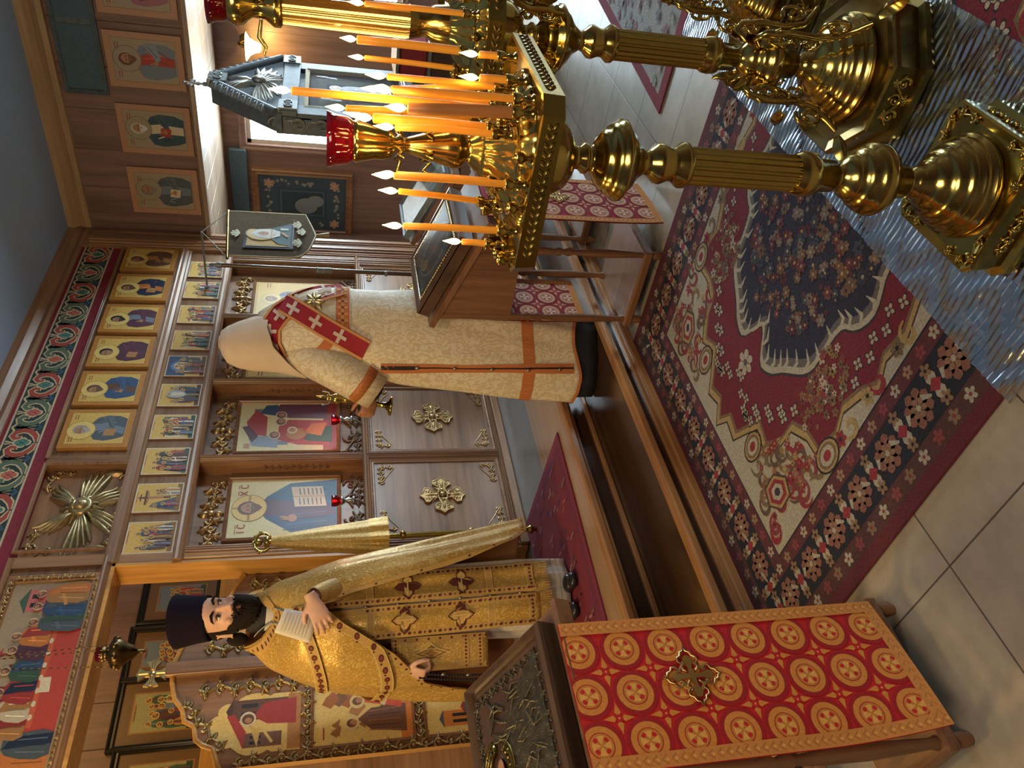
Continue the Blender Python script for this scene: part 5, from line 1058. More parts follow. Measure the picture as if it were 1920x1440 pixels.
# ------------------------------------------------------------------ lamps before the icons, processional banner
def lampada(x, z, label):
    t = thing('icon_lamp', (x, 3.80, 1.335), label, 'lamp', 'red icon lamps'); c = Vector((x, 3.785, z))
    mb = MB(); mb.lathe([(.012, -.03), (.024, -.022), (.034, .0), (.036, .02), (.034, .032), (.031, .032), (.032, .01), (.02, -.015)], c, 18, caps=False); mb.build('glass_cup', 'red_glass', t)
    mb = MB(); mb.lathe([(.008, -.115), (.026, -.11), (.028, -.1), (.012, -.09), (.02, -.07), (.01, -.055), (.022, -.04), (.028, -.03), (.022, -.024), (.01, -.028)], c, 16); mb.tube([c + Vector((0, 0, -.11)), c + Vector((0, .0, -.13)), (x, 3.83, 1.33)], .008, 8); mb.build('bracket', 'silver', t)
    mb = MB(); mb.lathe([(.001, -.004), (.008, .006), (.007, .016), (.001, .03)], c, 10); mb.build('flame', 'flame_red', t)
    d = bpy.data.lights.new('icon_lamp_flame', 'POINT'); d.energy = .7; d.color = (1, .32, .1); d.shadow_soft_size = .012; o = bpy.data.objects.new('icon_lamp_flame', d); COL.objects.link(o); o.location = c + Vector((0, -.0, .05))
lampada(3.845, 1.505, 'small lit red glass lamp before the mother and child icon'); lampada(3.135, 1.505, 'small lit red glass lamp before the blue-mantled figure with open book')
t = thing('hanging_lamp', (2.1, 3.6, 2.4), 'brass oil lamp hanging by chains before the sanctuary doors', 'lamp'); c = Vector((2.10, 3.6, 2.5))
mb = MB(); mb.lathe([(.004, -.10), (.012, -.085), (.008, -.07), (.02, -.06), (.034, -.045), (.038, -.03), (.05, -.015), (.068, .01), (.07, .03), (.062, .045), (.045, .055), (.03, .058), (.032, .075), (.04, .085), (.036, .09)], c, 24); 
for k in range(8): a = 2 * PI * k / 8; mb.ell(c + Vector((.066 * math.cos(a), .066 * math.sin(a), .025)), (.014, .014, .018), 8)
mb.build('bowl', 'dark_bronze', t); mb = MB()
for k in range(3):
    a = 2 * PI * k / 3 + .3
    for i in range(36): q = i / 36; mb.ell(c + Vector((.06 * (1 - q) * math.cos(a), .06 * (1 - q) * math.sin(a), .05 + 1.12 * q)), (.004, .004, .014), 5)
mb.build('chain', 'dark_bronze', t); mb = MB(); mb.lathe([(.02, .056), (.03, .08), (.036, .11), (.034, .112), (.02, .07)], c, 16, caps=False); mb.build('glass_cup', 'red_glass', t)
mb = MB(); mb.lathe([(.05, -.02), (.04, 0)], (2.10, 3.6, 3.69), 16); mb.build('ceiling_hook', 'dark_bronze', t)
t = thing('covered_banner', (2.73, 3.62, .33), 'gold brocade covered processional staff with brass crown leaning by the doorway post', 'banner'); c = Vector((2.735, 3.62, .33))
mb = MB(); rs = []
for k in range(13):
    q = k / 12; z = 1.86 - .64 * q; r = .03 + .085 * q ** .8; cc = Vector((2.725 + .0 * q, 3.62, z)); rs.append([cc + Vector((r * math.cos(a) * (1 + .10 * q * math.cos(9 * a)), r * .7 * math.sin(a) * (1 + .10 * q * math.cos(9 * a)), 0)) for a in [2 * PI * i / 54 for i in range(54)]])
mb.rings(rs, False); mb.build('brocade_cover', 'gold_brocade_fine', t)
mb = MB(); rs = []
for k in range(4):
    z = 1.33 - .035 * k; r = .107 + .004 * k; rs.append([Vector((2.725 + r * math.cos(a) * (1 + .09 * math.cos(9 * a)), 3.62 + r * .72 * math.sin(a) * (1 + .09 * math.cos(9 * a)), z)) for a in [2 * PI * i / 54 for i in range(54)]])
mb.rings(rs, False); mb.build('trim_band', 'gold_brocade', t)
mb = MB(); mb.tube([(2.735, 3.62, .33), (2.72, 3.62, 1.88)], .014, 12); 
for z in (.36, .72, 1.12): mb.lathe([(.016, 0), (.026, .012), (.026, .022), (.016, .034)], (2.732, 3.62, z), 14)
mb.build('staff', 'brass', t)
mb = MB(); c = Vector((2.72, 3.62, 1.87)); mb.lathe([(.03, 0), (.036, .01), (.03, .025), (.02, .03)], c, 18); mb.tube([c + Vector((.062 * math.cos(a), 0, .035 + .045 * math.sin(a))) for a in [-.9 + (PI + 1.8) * i / 20 for i in range(21)]], .008, 8)
for k in range(5): a = .3 + 2.5 * k / 4; mb.ell(c + Vector((.07 * math.cos(a), 0, .035 + .052 * math.sin(a))), (.010,) * 3, 8)
mb.ell(c + Vector((0, 0, .06)), (.02, .02, .024), 10); mb.build('crown_finial', 'polished_brass', t)

# ------------------------------------------------------------------ brass candle stands
def chamfer_sq(h, c): return [(h, -h + c), (h, h - c), (h - c, h), (-h + c, h), (-h, h - c), (-h, -h + c), (-h + c, -h), (h - c, -h)]
def octagon(ap): r = ap / math.cos(PI / 8); return [(r * math.cos(PI / 8 + k * PI / 4), r * math.sin(PI / 8 + k * PI / 4)) for k in range(8)]
SOCK = MB().lathe([(.0105, 0), (.011, .004), (.006, .007), (.009, .012), (.0055, .017), (.0055, .021), (.0105, .026), (.0112, .037), (.0108, .040), (.0098, .039), (.0094, .032), (.002, .031)], (0, 0, 0), 14)
sock_mesh = None
def sconce_socket(parent, x, y, z):
    global sock_mesh
    if sock_mesh is None: o = SOCK.build('candle_socket', 'polished_brass', None, None, False); sock_mesh = o.data
    else: o = bpy.data.objects.new('candle_socket', sock_mesh); COL.objects.link(o)
    o.parent = TRAY[parent.name]; o.location = (x - parent.location.x, y - parent.location.y, z - parent.location.z)
LOWER = [(.112, .132), (.118, .142), (.115, .150), (.108, .153), (.107, .162), (.104, .170), (.098, .1735), (.0975, .182), (.090, .192), (.083, .196), (.082, .204), (.072, .216), (.064, .2195), (.0625, .227), (.05, .238), (.038, .250), (.037, .262), (.03, .272), (.022, .28), (.024, .29), (.038, .296), (.040, .336), (.046, .348), (.076, .358), (.0805, .372), (.079, .384), (.074, .396), (.067, .400), (.066, .410), (.058, .420), (.050, .424), (.049, .434), (.046, .442), (.034, .452), (.025, .460), (.022, .468), (.034, .478), (.036, .518), (.046, .528), (.0485, .548), (.046, .563), (.0405, .574)]
UPPER = [(.041, .822), (.047, .829), (.047, .839), (.036, .852), (.034, .864), (.042, .884), (.040, .894), (.027, .908), (.023, .918), (.036, .936), (.052, .948), (.060, .953), (.066, .961), (.0815, .972), (.082, .979), (.076, .984), (.075, .990), (.068, 1.0), (.060, 1.004), (.059, 1.012), (.050, 1.020), (.042, 1.024), (.03, 1.032), (.024, 1.039), (.031, 1.046), (.031, 1.052), (.023, 1.060), (.023, 1.072), (.045, 1.080), (.062, 1.092), (.074, 1.112), (.082, 1.145), (.09, 1.16)]
def scroll_bracket(mb, fn, flip=1):
    p = [(0.0, .0), (.03, .02), (.055, .005), (.065, -.04), (.06, -.09), (.075, -.13), (.11, -.155), (.14, -.17)]
    mb.tube([fn(u, v) for u, v in p], [.006, .009, .010, .010, .010, .010, .010, .007], 8)
    mb.tube([fn(u, v) for u, v in spiral(.045, -.035, .034, .008, .6, 1.3, 16)], .0065, 6); mb.tube([fn(u, v) for u, v in spiral(.105, -.115, .03, .007, 2.0, -1.3, 16)], .0065, 6); mb.tube([fn(u, v) for u, v in spiral(.03, -.09, .022, .006, 3.6, 1.2, 12)], .005, 6)
TRAY = {}
def stand(loc, label, shape, deco, tall):
    X, Y = loc; t = thing('candle_stand', (X, Y, .02), label, 'candle stand'); c = Vector((X, Y, 0)); z0 = .018
    if shape == 'square': oa = chamfer_sq(.150, .02); ob = chamfer_sq(.142, .02); oc = chamfer_sq(.158, .03)
    else: oa = octagon(.2125); ob = octagon(.2); oc = octagon(.218)
    R3 = lambda o, z, s=1.0: [c + Vector((x * s, y * s, z)) for x, y in o]
    mb = MB(); mb.rings([R3(oc, z0, .97), R3(oc, z0 + .012), R3(oc, .045), R3(ob, .052), R3(oa, .120), R3(oa, .132), R3(oa, .137, .97), R3(oa, .131, .85)], True, 0, False); blk = mb.build('base_block', 'old_brass' if shape != 'square' else 'brass', t)
    n8 = 4 if shape == 'square' else 8
    for k in range(n8):
        mb = MB(); a = 2 * PI * k / n8; en = Vector((math.cos(a), math.sin(a), 0)); eu = Vector((-math.sin(a), math.cos(a), 0)); ap = .148 if shape == 'square' else .208
        fs = plane(c + en * (ap + .0) + Vector((0, 0, .088)), eu, Vector((0, 0, 1)), en)
        if shape == 'square': 
            acanthus(mb, fs, -.09, 0, .09, 0, .026, .0042, 0, k); fs2 = plane(c + Vector((0, 0, .136)), eu, en, Vector((0, 0, 1))); [acanthus(mb, fs2, e_ * .128, .130, e_ * .05, .130, .022, .003, 0, 10 + k, 2) for e_ in (-1, 1)]
        elif k % 2 == 0: acanthus(mb, fs, -.066, 0, .066, 0, .07, .0042, 0, k, 3)
        if mb.v: mb.build('base_ornament', 'brass', blk)
    mb = MB(); lo = LOWER if shape == 'square' else [(r * (1.28 if z < .25 else 1.0), z) for r, z in LOWER]; mb.lathe(lo, c, 40); mb.build('foot', 'polished_brass', t)
    mb = MB(); mb.lathe([(.0375, .57), (.0375, .59), (.0375, .80), (.0375, .825)], c, 192, 0, 18, .055); mb.build('fluted_column', 'brass', t)
    mb = MB(); mb.lathe(UPPER, c, 40); mb.build('knop', 'polished_brass', t)
    # tray
    ta = chamfer_sq(.178, .028) if shape == 'square' else octagon(.205); mb = MB()
    mb.rings([R3(ta, 1.155, .3), R3(ta, 1.160, .96), R3(ta, 1.160), R3(ta, 1.200, 1.012), R3(ta, 1.202, .985), R3(ta, 1.188, .97), R3(ta, 1.186, .1)], True, 0, False); tray = mb.build('tray', 'brass', t); TRAY[t.name] = tray
    for k in range(n8):
        mb = MB(); a = 2 * PI * k / n8; en = Vector((math.cos(a), math.sin(a), 0)); eu = Vector((-math.sin(a), math.cos(a), 0)); fs = plane(c + en * (.179 if shape == 'square' else .206) + Vector((0, 0, 1.18)), eu, Vector((0, 0, 1)), en)
        hw = .135 if shape == 'square' else .07
        n = int(hw * 2 / .016)
        for i in range(n): u = -hw + 2 * hw * (i + .5) / n; leaf(mb, fs, u, 0, .6, .018, .011, .005); leaf(mb, fs, u, 0, -.6, .018, .011, .005)
        mb.build('tray_rim_band', 'old_brass', tray)
    mb = MB(); mb.lathe([(.152, 1.187), (.15, 1.196), (.132, 1.206), (.128, 1.214), (.118, 1.214), (.108, 1.216), (.100, 1.226), (.085, 1.232), (.075, 1.244), (.06, 1.252), (.056, 1.262), (.04, 1.27)], c, 80, 0, 20, .035); mb.build('tiered_dish', 'polished_brass', t)
    mb = MB()
    if tall == 0:
        mb.lathe([(.048, 1.262), (.04, 1.274), (.028, 1.285), (.024, 1.292), (.036, 1.304), (.0385, 1.318), (.034, 1.332), (.028, 1.355), (.024, 1.375), (.016, 1.40), (.0135, 1.412), (.02, 1.420), (.012, 1.428), (.026, 1.437), (.028, 1.444), (.031, 1.452), (.0305, 1.468), (.035, 1.485), (.037, 1.498), (.04, 1.502), (.036, 1.508)], c, 32)
        for k in range(6): a = k * PI / 3; fs = plane(c, (math.cos(a), math.sin(a), 0), (0, 0, 1), (-math.sin(a), math.cos(a), 0)); mb.tube([fs(.03, 1.36), fs(.045, 1.375), fs(.05, 1.36)], [.004, .004, .002], 6); mb.tube([fs(.03, 1.418), fs(.05, 1.425), fs(.055, 1.415)], [.004, .004, .002], 6)
        mb.build('lamp_socket', 'polished_brass', t); zt = 1.506
    else:
        mb.lathe([(.05, 1.262), (.045, 1.30), (.03, 1.32), (.036, 1.345), (.04, 1.36)], c, 32); mb.build('tube_foot', 'polished_brass', t); mb = MB(); mb.lathe([(.036, 1.66), (.045, 1.665), (.045, 1.68), (.03, 1.70), (.028, 1.73), (.046, 1.75), (.05, 1.77), (.04, 1.785)], c, 32)
        for k in range(4): a = k * PI / 2 + .4; fs = plane(c, (math.cos(a), math.sin(a), 0), (0, 0, 1), (-math.sin(a), math.cos(a), 0)); mb.tube([fs(.03, 1.71), fs(.07, 1.715), fs(.09, 1.70), fs(.11, 1.705)], [.004, .006, .005, .002], 6)
        mb.build('lamp_socket', 'polished_brass', t); mb = MB(); mb.lathe([(.036, 1.355), (.040, 1.37), (.036, 1.665)], c, 60, 0, 12, .05); mb.build('candle_tube', 'amber_glass', t); zt = 1.78
    mb = MB(); mb.lathe([(.02, zt - .01), (.036, zt), (.043, zt + .012), (.046, zt + .032), (.052, zt + .05), (.049, zt + .05), (.042, zt + .03), (.038, zt + .012)], c, 28, caps=False); tag(mb.build('glass_cup', 'red_glass', t), 'red glass lamp cup')
    mb = MB(); mb.lathe([(.002, zt + .004), (.034, zt + .004), (.034, zt + .016), (.002, zt + .018)], c, 20); mb.build('cup_wax', 'brown_wax', t)
    if deco:
        for k in range(4):
            a = PI / 4 + k * PI / 2 + .15; er = Vector((math.cos(a), math.sin(a), 0)); en = Vector((-math.sin(a), math.cos(a), 0)); mb = MB()
            f1 = lambda u, v: c + er * (.055 + u) + Vector((0, 0, .43 + 1.45 * v)); scroll_bracket(mb, f1)
            fl = plane(c + er * .235 + Vector((0, 0, .165)), er, Vector((0, 0, -1)), en); leaf(mb, fl, -.02, -.02, .25, .09, .05, .02); fl2 = plane(c + er * .06 + Vector((0, 0, .43)), er, Vector((0, 0, 1)), en); leaf(mb, fl2, 0, 0, 1.0, .07, .035, .015)
            mb.build('scroll_bracket', 'polished_brass', t)
            mb = MB(); f2 = lambda u, v: c + er * (.045 + u * .95) + Vector((0, 0, 1.00 - .85 * v)); scroll_bracket(mb, f2); fl = plane(c + er * .17 + Vector((0, 0, 1.12)), er, Vector((0, 0, 1)), en); leaf(mb, fl, 0, 0, -.9, .10, .05, .02); leaf(mb, fl, -.07, -.05, -.6, .10, .045, .02)
            mb.build('tray_bracket', 'polished_brass', t)
    return t
s1 = stand((1.41, .65), 'nearest tall brass candle stand with square tray and red glass cup', 'square', False, 0)
s2 = stand((2.02, .61), 'second brass candle stand behind the nearest, with leafy scroll brackets on its base', 'oct', True, 1)
s3 = stand((2.64, .565), 'third brass candle stand, only its base bulb showing at the frame edge', 'oct', True, 1)
CAND = [('a', 1.309, .525, 1.270, 1.310, .524, 1.611, .0072, 0, s1, 'tallest thin yellow candle of the nearest stand, its flame before the shrine gable'),
 ('b', 1.450, .562, 1.262, 1.444, .569, 1.520, .0066, 0, s1, 'yellow candle standing directly behind the tallest candle, its flame a little lower'),
 ('c', 1.274, .490, 1.240, 1.268, .490, 1.451, .0064, 0, s1, 'yellow candle at the front corner of the nearest tray, next to the thick brown one'),
 ('d', 1.378, .540, 1.260, 1.381, .537, 1.440, .0064, 0, s1, 'yellow candle among the bright cluster of flames behind the thick brown candle'),
 ('e', 1.252, .505, 1.243, 1.246, .511, 1.425, .0100, 1, s1, 'thick brown candle at the front corner of the nearest tray'),
 ('f', 1.355, .580, 1.262, 1.356, .579, 1.474, .0095, 0, s1, 'thick amber candle between the brown candle and the red cup'),
 ('g', 1.311, .572, 1.260, 1.310, .573, 1.438, .0064, 0, s1, 'slightly bowed yellow candle right beside the red cup socket'),
 ('h', 1.283, .650, 1.260, 1.280, .647, 1.433, .0064, 0, s1, 'upright yellow candle just left of the red cup, behind its touching neighbours'),
 ('i', 1.250, .637, 1.236, 1.243, .631, 1.441, .0064, 0, s1, 'front candle of the touching group left of the red cup'),
 ('i2', 1.372, .740, 1.256, 1.30, .690, 1.425, .0060, 0, s1, 'thin candle leaning strongly against its neighbours left of the red cup'),
 ('j', 1.250, .733, 1.236, 1.250, .733, 1.418, .0066, 0, s1, 'lone upright yellow candle near the left end of the nearest tray'),
 ('k', 1.303, .796, 1.243, 1.305, .794, 1.295, .0064, 0, s1, 'short burnt-down candle at the left end of the nearest tray'),
 ('l', 1.840, .607, 1.250, 1.841, .606, 1.490, .0100, 0, s2, 'thick orange candle at the edge of the second stand'),
 ('m', 1.850, .528, 1.250, 1.848, .530, 1.475, .0066, 0, s2, 'outermost thin candle of the second stand, near the frame edge'),
 ('n', 1.875, .661, 1.255, 1.878, .658, 1.470, .0066, 0, s2, 'thin candle of the second stand beside its thick orange candle'),
 ('o', 1.373, .510, 1.255, 1.370, .508, 1.452, .0062, 0, s1, 'thin candle of the bright cluster, just above the front corner'),
 ('p', 1.475, .490, 1.236, 1.475, .490, 1.276, .0070, 0, s1, 'short stub candle at the right end of the nearest tray'),
 ('q', 1.357, .490, 1.238, 1.355, .490, 1.292, .0070, 0, s1, 'short stub candle on the right edge of the nearest tray'),
 ('r', 1.535, .640, 1.262, 1.525, .645, 1.486, .0066, 0, s1, 'candle at the far edge of the nearest tray, seen between its amber neighbours'),
 ('t', 1.443, .561, 1.255, 1.447, .556, 1.337, .0062, 0, s1, 'half-burnt candle low in the middle of the nearest tray'),
 ('u', 1.870, .500, 1.250, 1.868, .500, 1.384, .0070, 0, s2, 'half-burnt candle at the right edge of the second stand'),
 ('v', 1.489, .554, 1.255, 1.472, .572, 1.455, .0064, 0, s1, 'yellow candle at the back of the bright flame cluster')]
CAND = [c_ if c_[0] != 'b' else ('b', 1.462, .600, 1.255, 1.454, .606, 1.520, .0066, 0, s1, c_[10]) for c_ in CAND]
for (k, x, y, z, tx, ty, tz, r, kindc, st, lab) in CAND:
    sconce_socket(st, x, y, z - .032)
    t = thing('candle', (x, y, z - .004), lab, 'candle', 'burning beeswax candles')
    b = Vector((x, y, z - .003)); T = Vector((tx, ty, tz)); mid = (b + T) / 2 + Vector((.002, -.001, 0)) * (2 if k == 'g' else .6)
    mb = MB(); pts = [b, b.lerp(mid, .5), mid, mid.lerp(T, .5), T, T + Vector((0, 0, .0015))]; mb.tube(pts, [r, r, r * .98, r * .97, r * .95, r * .6], 14); mb.build('wax', 'brown_wax' if kindc else 'beeswax', t)
    mb = MB(); mb.tube([T, T + Vector((.001, 0, .006)), T + Vector((.002, 0, .011))], .0009, 5); wk = mb.build('wick', 'wick', t)
    mb = MB(); s = 1.0 if r < .009 else 1.15; mb.lathe([(.0006, .003), (.0042 * s, .008), (.0062 * s, .014), (.0060 * s, .019), (.0040 * s, .026), (.0018 * s, .033), (.0003, .039)], T, 12); mb.build('flame', 'flame', t)
    if k in 'aceijln':
        d = bpy.data.lights.new('candle_flame_glow', 'POINT'); d.energy = .33; d.color = (1, .6, .2); d.shadow_soft_size = .008; o = bpy.data.objects.new('candle_flame_glow', d); COL.objects.link(o); o.location = T + Vector((0, 0, .05))
free = [(-.155, .158), (-.115, .168), (-.165, .035), (-.16, -.065), (-.03, .168), (.06, .168), (.165, .06), (.165, -.06)]
for x, y in free: sconce_socket(s1, 1.41 + x * .97, .65 + y * .97, 1.19)
for k in range(4): a = 1.9 + k * 1.1; sconce_socket(s1, 1.41 + .112 * math.cos(a), .65 + .112 * math.sin(a), 1.212)
for st, cx, cy in ((s2, 2.02, .61), (s3, 2.64, .565)):
    for k in range(8): a = .2 + k * 2 * PI / 8; sconce_socket(st, cx + .18 * math.cos(a), cy + .18 * math.sin(a), 1.19)
    for k in range(4): a = .6 + k * PI / 2; sconce_socket(st, cx + .115 * math.cos(a), cy + .115 * math.sin(a), 1.21)

# ------------------------------------------------------------------ people
ES = Vector((.669, -.744, 0)).normalized(); ET = Vector((-.744, -.669, 0)).normalized()   # across the view, towards the viewer
class Frame:
    def __init__(s, o): s.o = Vector(o)
    def p(s, a, t, z): return Vector((s.o.x, s.o.y, 0)) + ES * a + ET * t + Vector((0, 0, z))
def lerp_rows(rows, z):
    if z >= rows[0][0]: return rows[0][1:]
    for r0, r1 in zip(rows, rows[1:]):
        if z >= r1[0]:
            q = (r0[0] - z) / (r0[0] - r1[0]); return tuple(a + (b - a) * q for a, b in zip(r0[1:], r1[1:]))
    return rows[-1][1:]
def tab(table, x):
    for (x0, y0), (x1, y1) in zip(table, table[1:]):
        if x0 <= x <= x1: return y0 + (y1 - y0) * (x - x0) / (x1 - x0)
    return table[-1][1]
class Garment:
    def __init__(s, fr, rows, fold=None, neck=None): s.fr, s.rows, s.fold, s.neck = fr, rows, fold or (lambda a, z: 0.0), neck
    def pt(s, th, z, h=0.0):
        sl, sr, tf, tb = lerp_rows(s.rows, z); k = 1 + s.fold(th, z); c, q = math.cos(th), math.sin(th)
        A, T = (sl + sr) / 2 + ((sr - sl) / 2 * k + h) * c, (tf - tb) / 2 + ((tf + tb) / 2 * k + h) * q
        if s.neck:
            n_a, n_t, n_r, top, span = s.neck; w_ = max(0, min(1, (top(th) - z) / span)); w_ = math.sin(w_ * PI / 2) ** .8; r = n_r(th) + h
            A, T = (n_a + r * c) * (1 - w_) + A * w_, (n_t + r * q) * (1 - w_) + T * w_
        return s.fr.p(A, T, z)
    def ps(s, a, z, h=0.0):
        sl, sr, tf, tb = lerp_rows(s.rows, z); x = (a - (sl + sr) / 2) / max((sr - sl) / 2, 1e-4); x = max(-.999, min(.999, x))
        return s.pt(math.acos(x), z, h)
    def mesh(s, mb, n=96, m=40, top=None, hem=None, z0=None, z1=None):
        rs = []
        for j in range(m + 1):
            ring = []
            for i in range(n):
                a = 2 * PI * i / n; zt = top(a) if top else s.rows[0][0]; zb = hem(a) if hem else s.rows[-1][0]
                if z1 is not None: zt = z1
                if z0 is not None: zb = z0
                ring.append(s.pt(a, zt + (zb - zt) * j / m))
            rs.append(ring)
        return mb.rings(rs, False)
def subdivide(pts, k=8):
    out = []
    for a, b in zip(pts, pts[1:]):
        for i in range(k): out.append((a[0] + (b[0] - a[0]) * i / k, a[1] + (b[1] - a[1]) * i / k))
    return out + [pts[-1]]
def add_solid(o, th, off=-1, inner=None):
    m = o.modifiers.new('thickness', 'SOLIDIFY'); m.thickness = th; m.offset = off
    if inner: o.data.materials.append(MATS[inner]); m.material_offset = 1; m.material_offset_rim = 0
    return o
def hand(mb, wrist, fwd, back, thumb, curl=(0.5, 0.6, 0.4), size=1.0, spread=.06):
    """palm and five bent fingers; fwd points to the fingertips, back is the back of the hand, thumb the thumb side"""
    f = Vector(fwd).normalized(); b = Vector(back); b = (b - f * b.dot(f)).normalized(); t = Vector(thumb); t = (t - f * t.dot(f) - b * t.dot(b)).normalized(); w = Vector(wrist); S = size
    rs = []
    for d, hw, th in ((-.03, .026, .020), (0, .027, .018), (.03, .036, .016), (.06, .042, .0145), (.088, .042, .0125), (.096, .036, .009)):
        rs.append([w + f * d * S + t * hw * S * math.cos(2 * PI * i / 14) + b * th * S * math.sin(2 * PI * i / 14) for i in range(14)])
    mb.rings(rs, True)
    for k, (o, L, r) in enumerate(((.031, .074, .0092), (.0105, .084, .0096), (-.0105, .078, .0092), (-.030, .060, .0082))):
        p = w + f * .086 * S + t * o * S; d = (f + t * spread * (1.5 - k)).normalized(); pts = [p - d * .012 * S, p]; ang = 0
        for seg, c in zip((.44, .32, .24), curl):
            ang += c * (1 + .08 * k); dd = d * math.cos(ang) - b * math.sin(ang); p = p + dd * L * seg * S; pts.append(p)
        mb.tube(pts, [r * S, r * 1.04 * S, r * S, r * .9 * S, r * .72 * S], 10)
        for q in (2, 3): mb.ell(pts[q], (r * 1.06 * S,) * 3, 8)
        mb.ell(pts[-1], (r * .75 * S,) * 3, 8)
    p0 = w + f * .018 * S + t * .022 * S - b * .004 * S; p1 = p0 + (f * .55 + t * .8 - b * .25).normalized() * .042 * S; p2 = p1 + (f * .85 + t * .35 - b * .4).normalized() * .034 * S; p3 = p2 + (f * .9 - b * .45).normalized() * .026 * S
    mb.tube([p0, p1, p2, p3], [.014 * S, .012 * S, .0105 * S, .008 * S], 10); mb.ell(p3, (.0082 * S,) * 3, 8)
class Head:
    def __init__(s, c, f, k=1.0, tilt=0.0):
        s.c = Vector(c); s.f = Vector(f).normalized(); s.u = Vector((0, 0, 1)); s.f = (s.f - s.u * s.f.dot(s.u)).normalized()
        if tilt: s.f = (s.f + s.u * tilt).normalized()
        s.r = s.f.cross(s.u).normalized(); s.u = s.r.cross(s.f).normalized(); s.k = k
    def p(s, r, f, u): return s.c + (s.r * r + s.f * f + s.u * u) * s.k
    def skull(s, mb):
        rows = [(-.128, .026, .02, .070), (-.118, .040, -.005, .086), (-.098, .050, -.03, .093), (-.07, .060, -.062, .094), (-.035, .068, -.082, .094), (-.005, .0715, -.093, .092), (.012, .073, -.097, .089), (.03, .0745, -.1, .094), (.06, .0755, -.1, .095), (.09, .070, -.094, .084), (.115, .055, -.076, .06), (.132, .028, -.04, .025)]
        rs = []
        for u, w_, fb, ff in rows:
            ring = []
            for i in range(28):
                a = 2 * PI * i / 28; c, q = math.cos(a), math.sin(a); fc, fr = (ff + fb) / 2, (ff - fb) / 2
                ring.append(s.p(w_ * math.copysign(abs(c) ** .85, c), fc + fr * math.copysign(abs(q) ** .9, q), u))
            rs.append(ring)
        mb.rings(rs, True)
        mb.tube([s.p(0, .088, .022), s.p(0, .098, .0), s.p(0, .110, -.022), s.p(0, .116, -.034), s.p(0, .100, -.043)], [.008 * s.k, .0095 * s.k, .012 * s.k, .0145 * s.k, .009 * s.k], 10)
        for e in (-1, 1):
            mb.ell(s.p(e * .0125, .101, -.038), (.0085 * s.k,) * 3, 8); mb.ell(s.p(e * .034, .083, .026), (.02 * s.k, .012 * s.k, .009 * s.k), 10, 0, (s.r, s.f, s.u)); mb.ell(s.p(e * .045, .070, -.03), (.02 * s.k, .018 * s.k, .02 * s.k), 10)
            mb.ell(s.p(e * .077, -.012, -.012), (.008 * s.k, .018 * s.k, .032 * s.k), 12, 0, (s.r, s.f, s.u)); mb.tube([s.p(e * .083, -.02 + .018 * math.cos(a), -.01 + .03 * math.sin(a)) for a in [-2.0 + 4.0 * i / 10 for i in range(11)]], .0045 * s.k, 6); mb.ell(s.p(e * .078, -.004, -.038), (.007 * s.k,) * 3, 8)
        mb.ell(s.p(0, .092, -.066), (.026 * s.k, .012 * s.k, .008 * s.k), 10, 0, (s.r, s.f, s.u)); mb.ell(s.p(0, .088, -.108), (.022 * s.k, .014 * s.k, .014 * s.k), 10, 0, (s.r, s.f, s.u))
    def features(s, parent, beard=True):
        for e in (-1, 1):
            ey = MB().ell(s.p(e * .033, .0845, .008), (.0155 * s.k, .0090 * s.k, .0072 * s.k), 12, 0, (s.r, s.f, s.u)).build('eye', 'eye_white', parent)
            MB().ell(s.p(e * .033 - .001, .0915, .008), (.0078 * s.k, .0030 * s.k, .0070 * s.k), 10, 0, (s.r, s.f, s.u)).build('iris', 'iris', ey)
        for e in (-1, 1):
            mb = MB(); mb.tube([s.p(e * .015, .097, .030), s.p(e * .033, .0985, .038), s.p(e * .052, .088, .034), s.p(e * .060, .078, .026)], [.004 * s.k, .0055 * s.k, .0045 * s.k, .002 * s.k], 6); mb.tube([s.p(e * .0185, .0895, .011), s.p(e * .033, .0955, .0175), s.p(e * .049, .086, .012)], .0018 * s.k, 5); mb.build('eyebrow', 'hair', parent)
        mb = MB(); mb.tube([s.p(-.024, .092, -.066), s.p(-.010, .1015, -.063), s.p(0, .102, -.0645), s.p(.010, .1015, -.063), s.p(.024, .092, -.066)], [.002 * s.k, .004 * s.k, .0038 * s.k, .004 * s.k, .002 * s.k], 6); mb.tube([s.p(-.02, .092, -.070), s.p(0, .102, -.074), s.p(.02, .092, -.070)], [.002 * s.k, .0058 * s.k, .002 * s.k], 6); mb.build('lips', 'lips', parent)
def remesh(o, vox=.0048):
    m = o.modifiers.new('skin', 'REMESH'); m.mode = 'VOXEL'; m.voxel_size = vox; m.use_smooth_shade = True
    q = o.modifiers.new('soft', 'SMOOTH'); q.factor = .5; q.iterations = 2

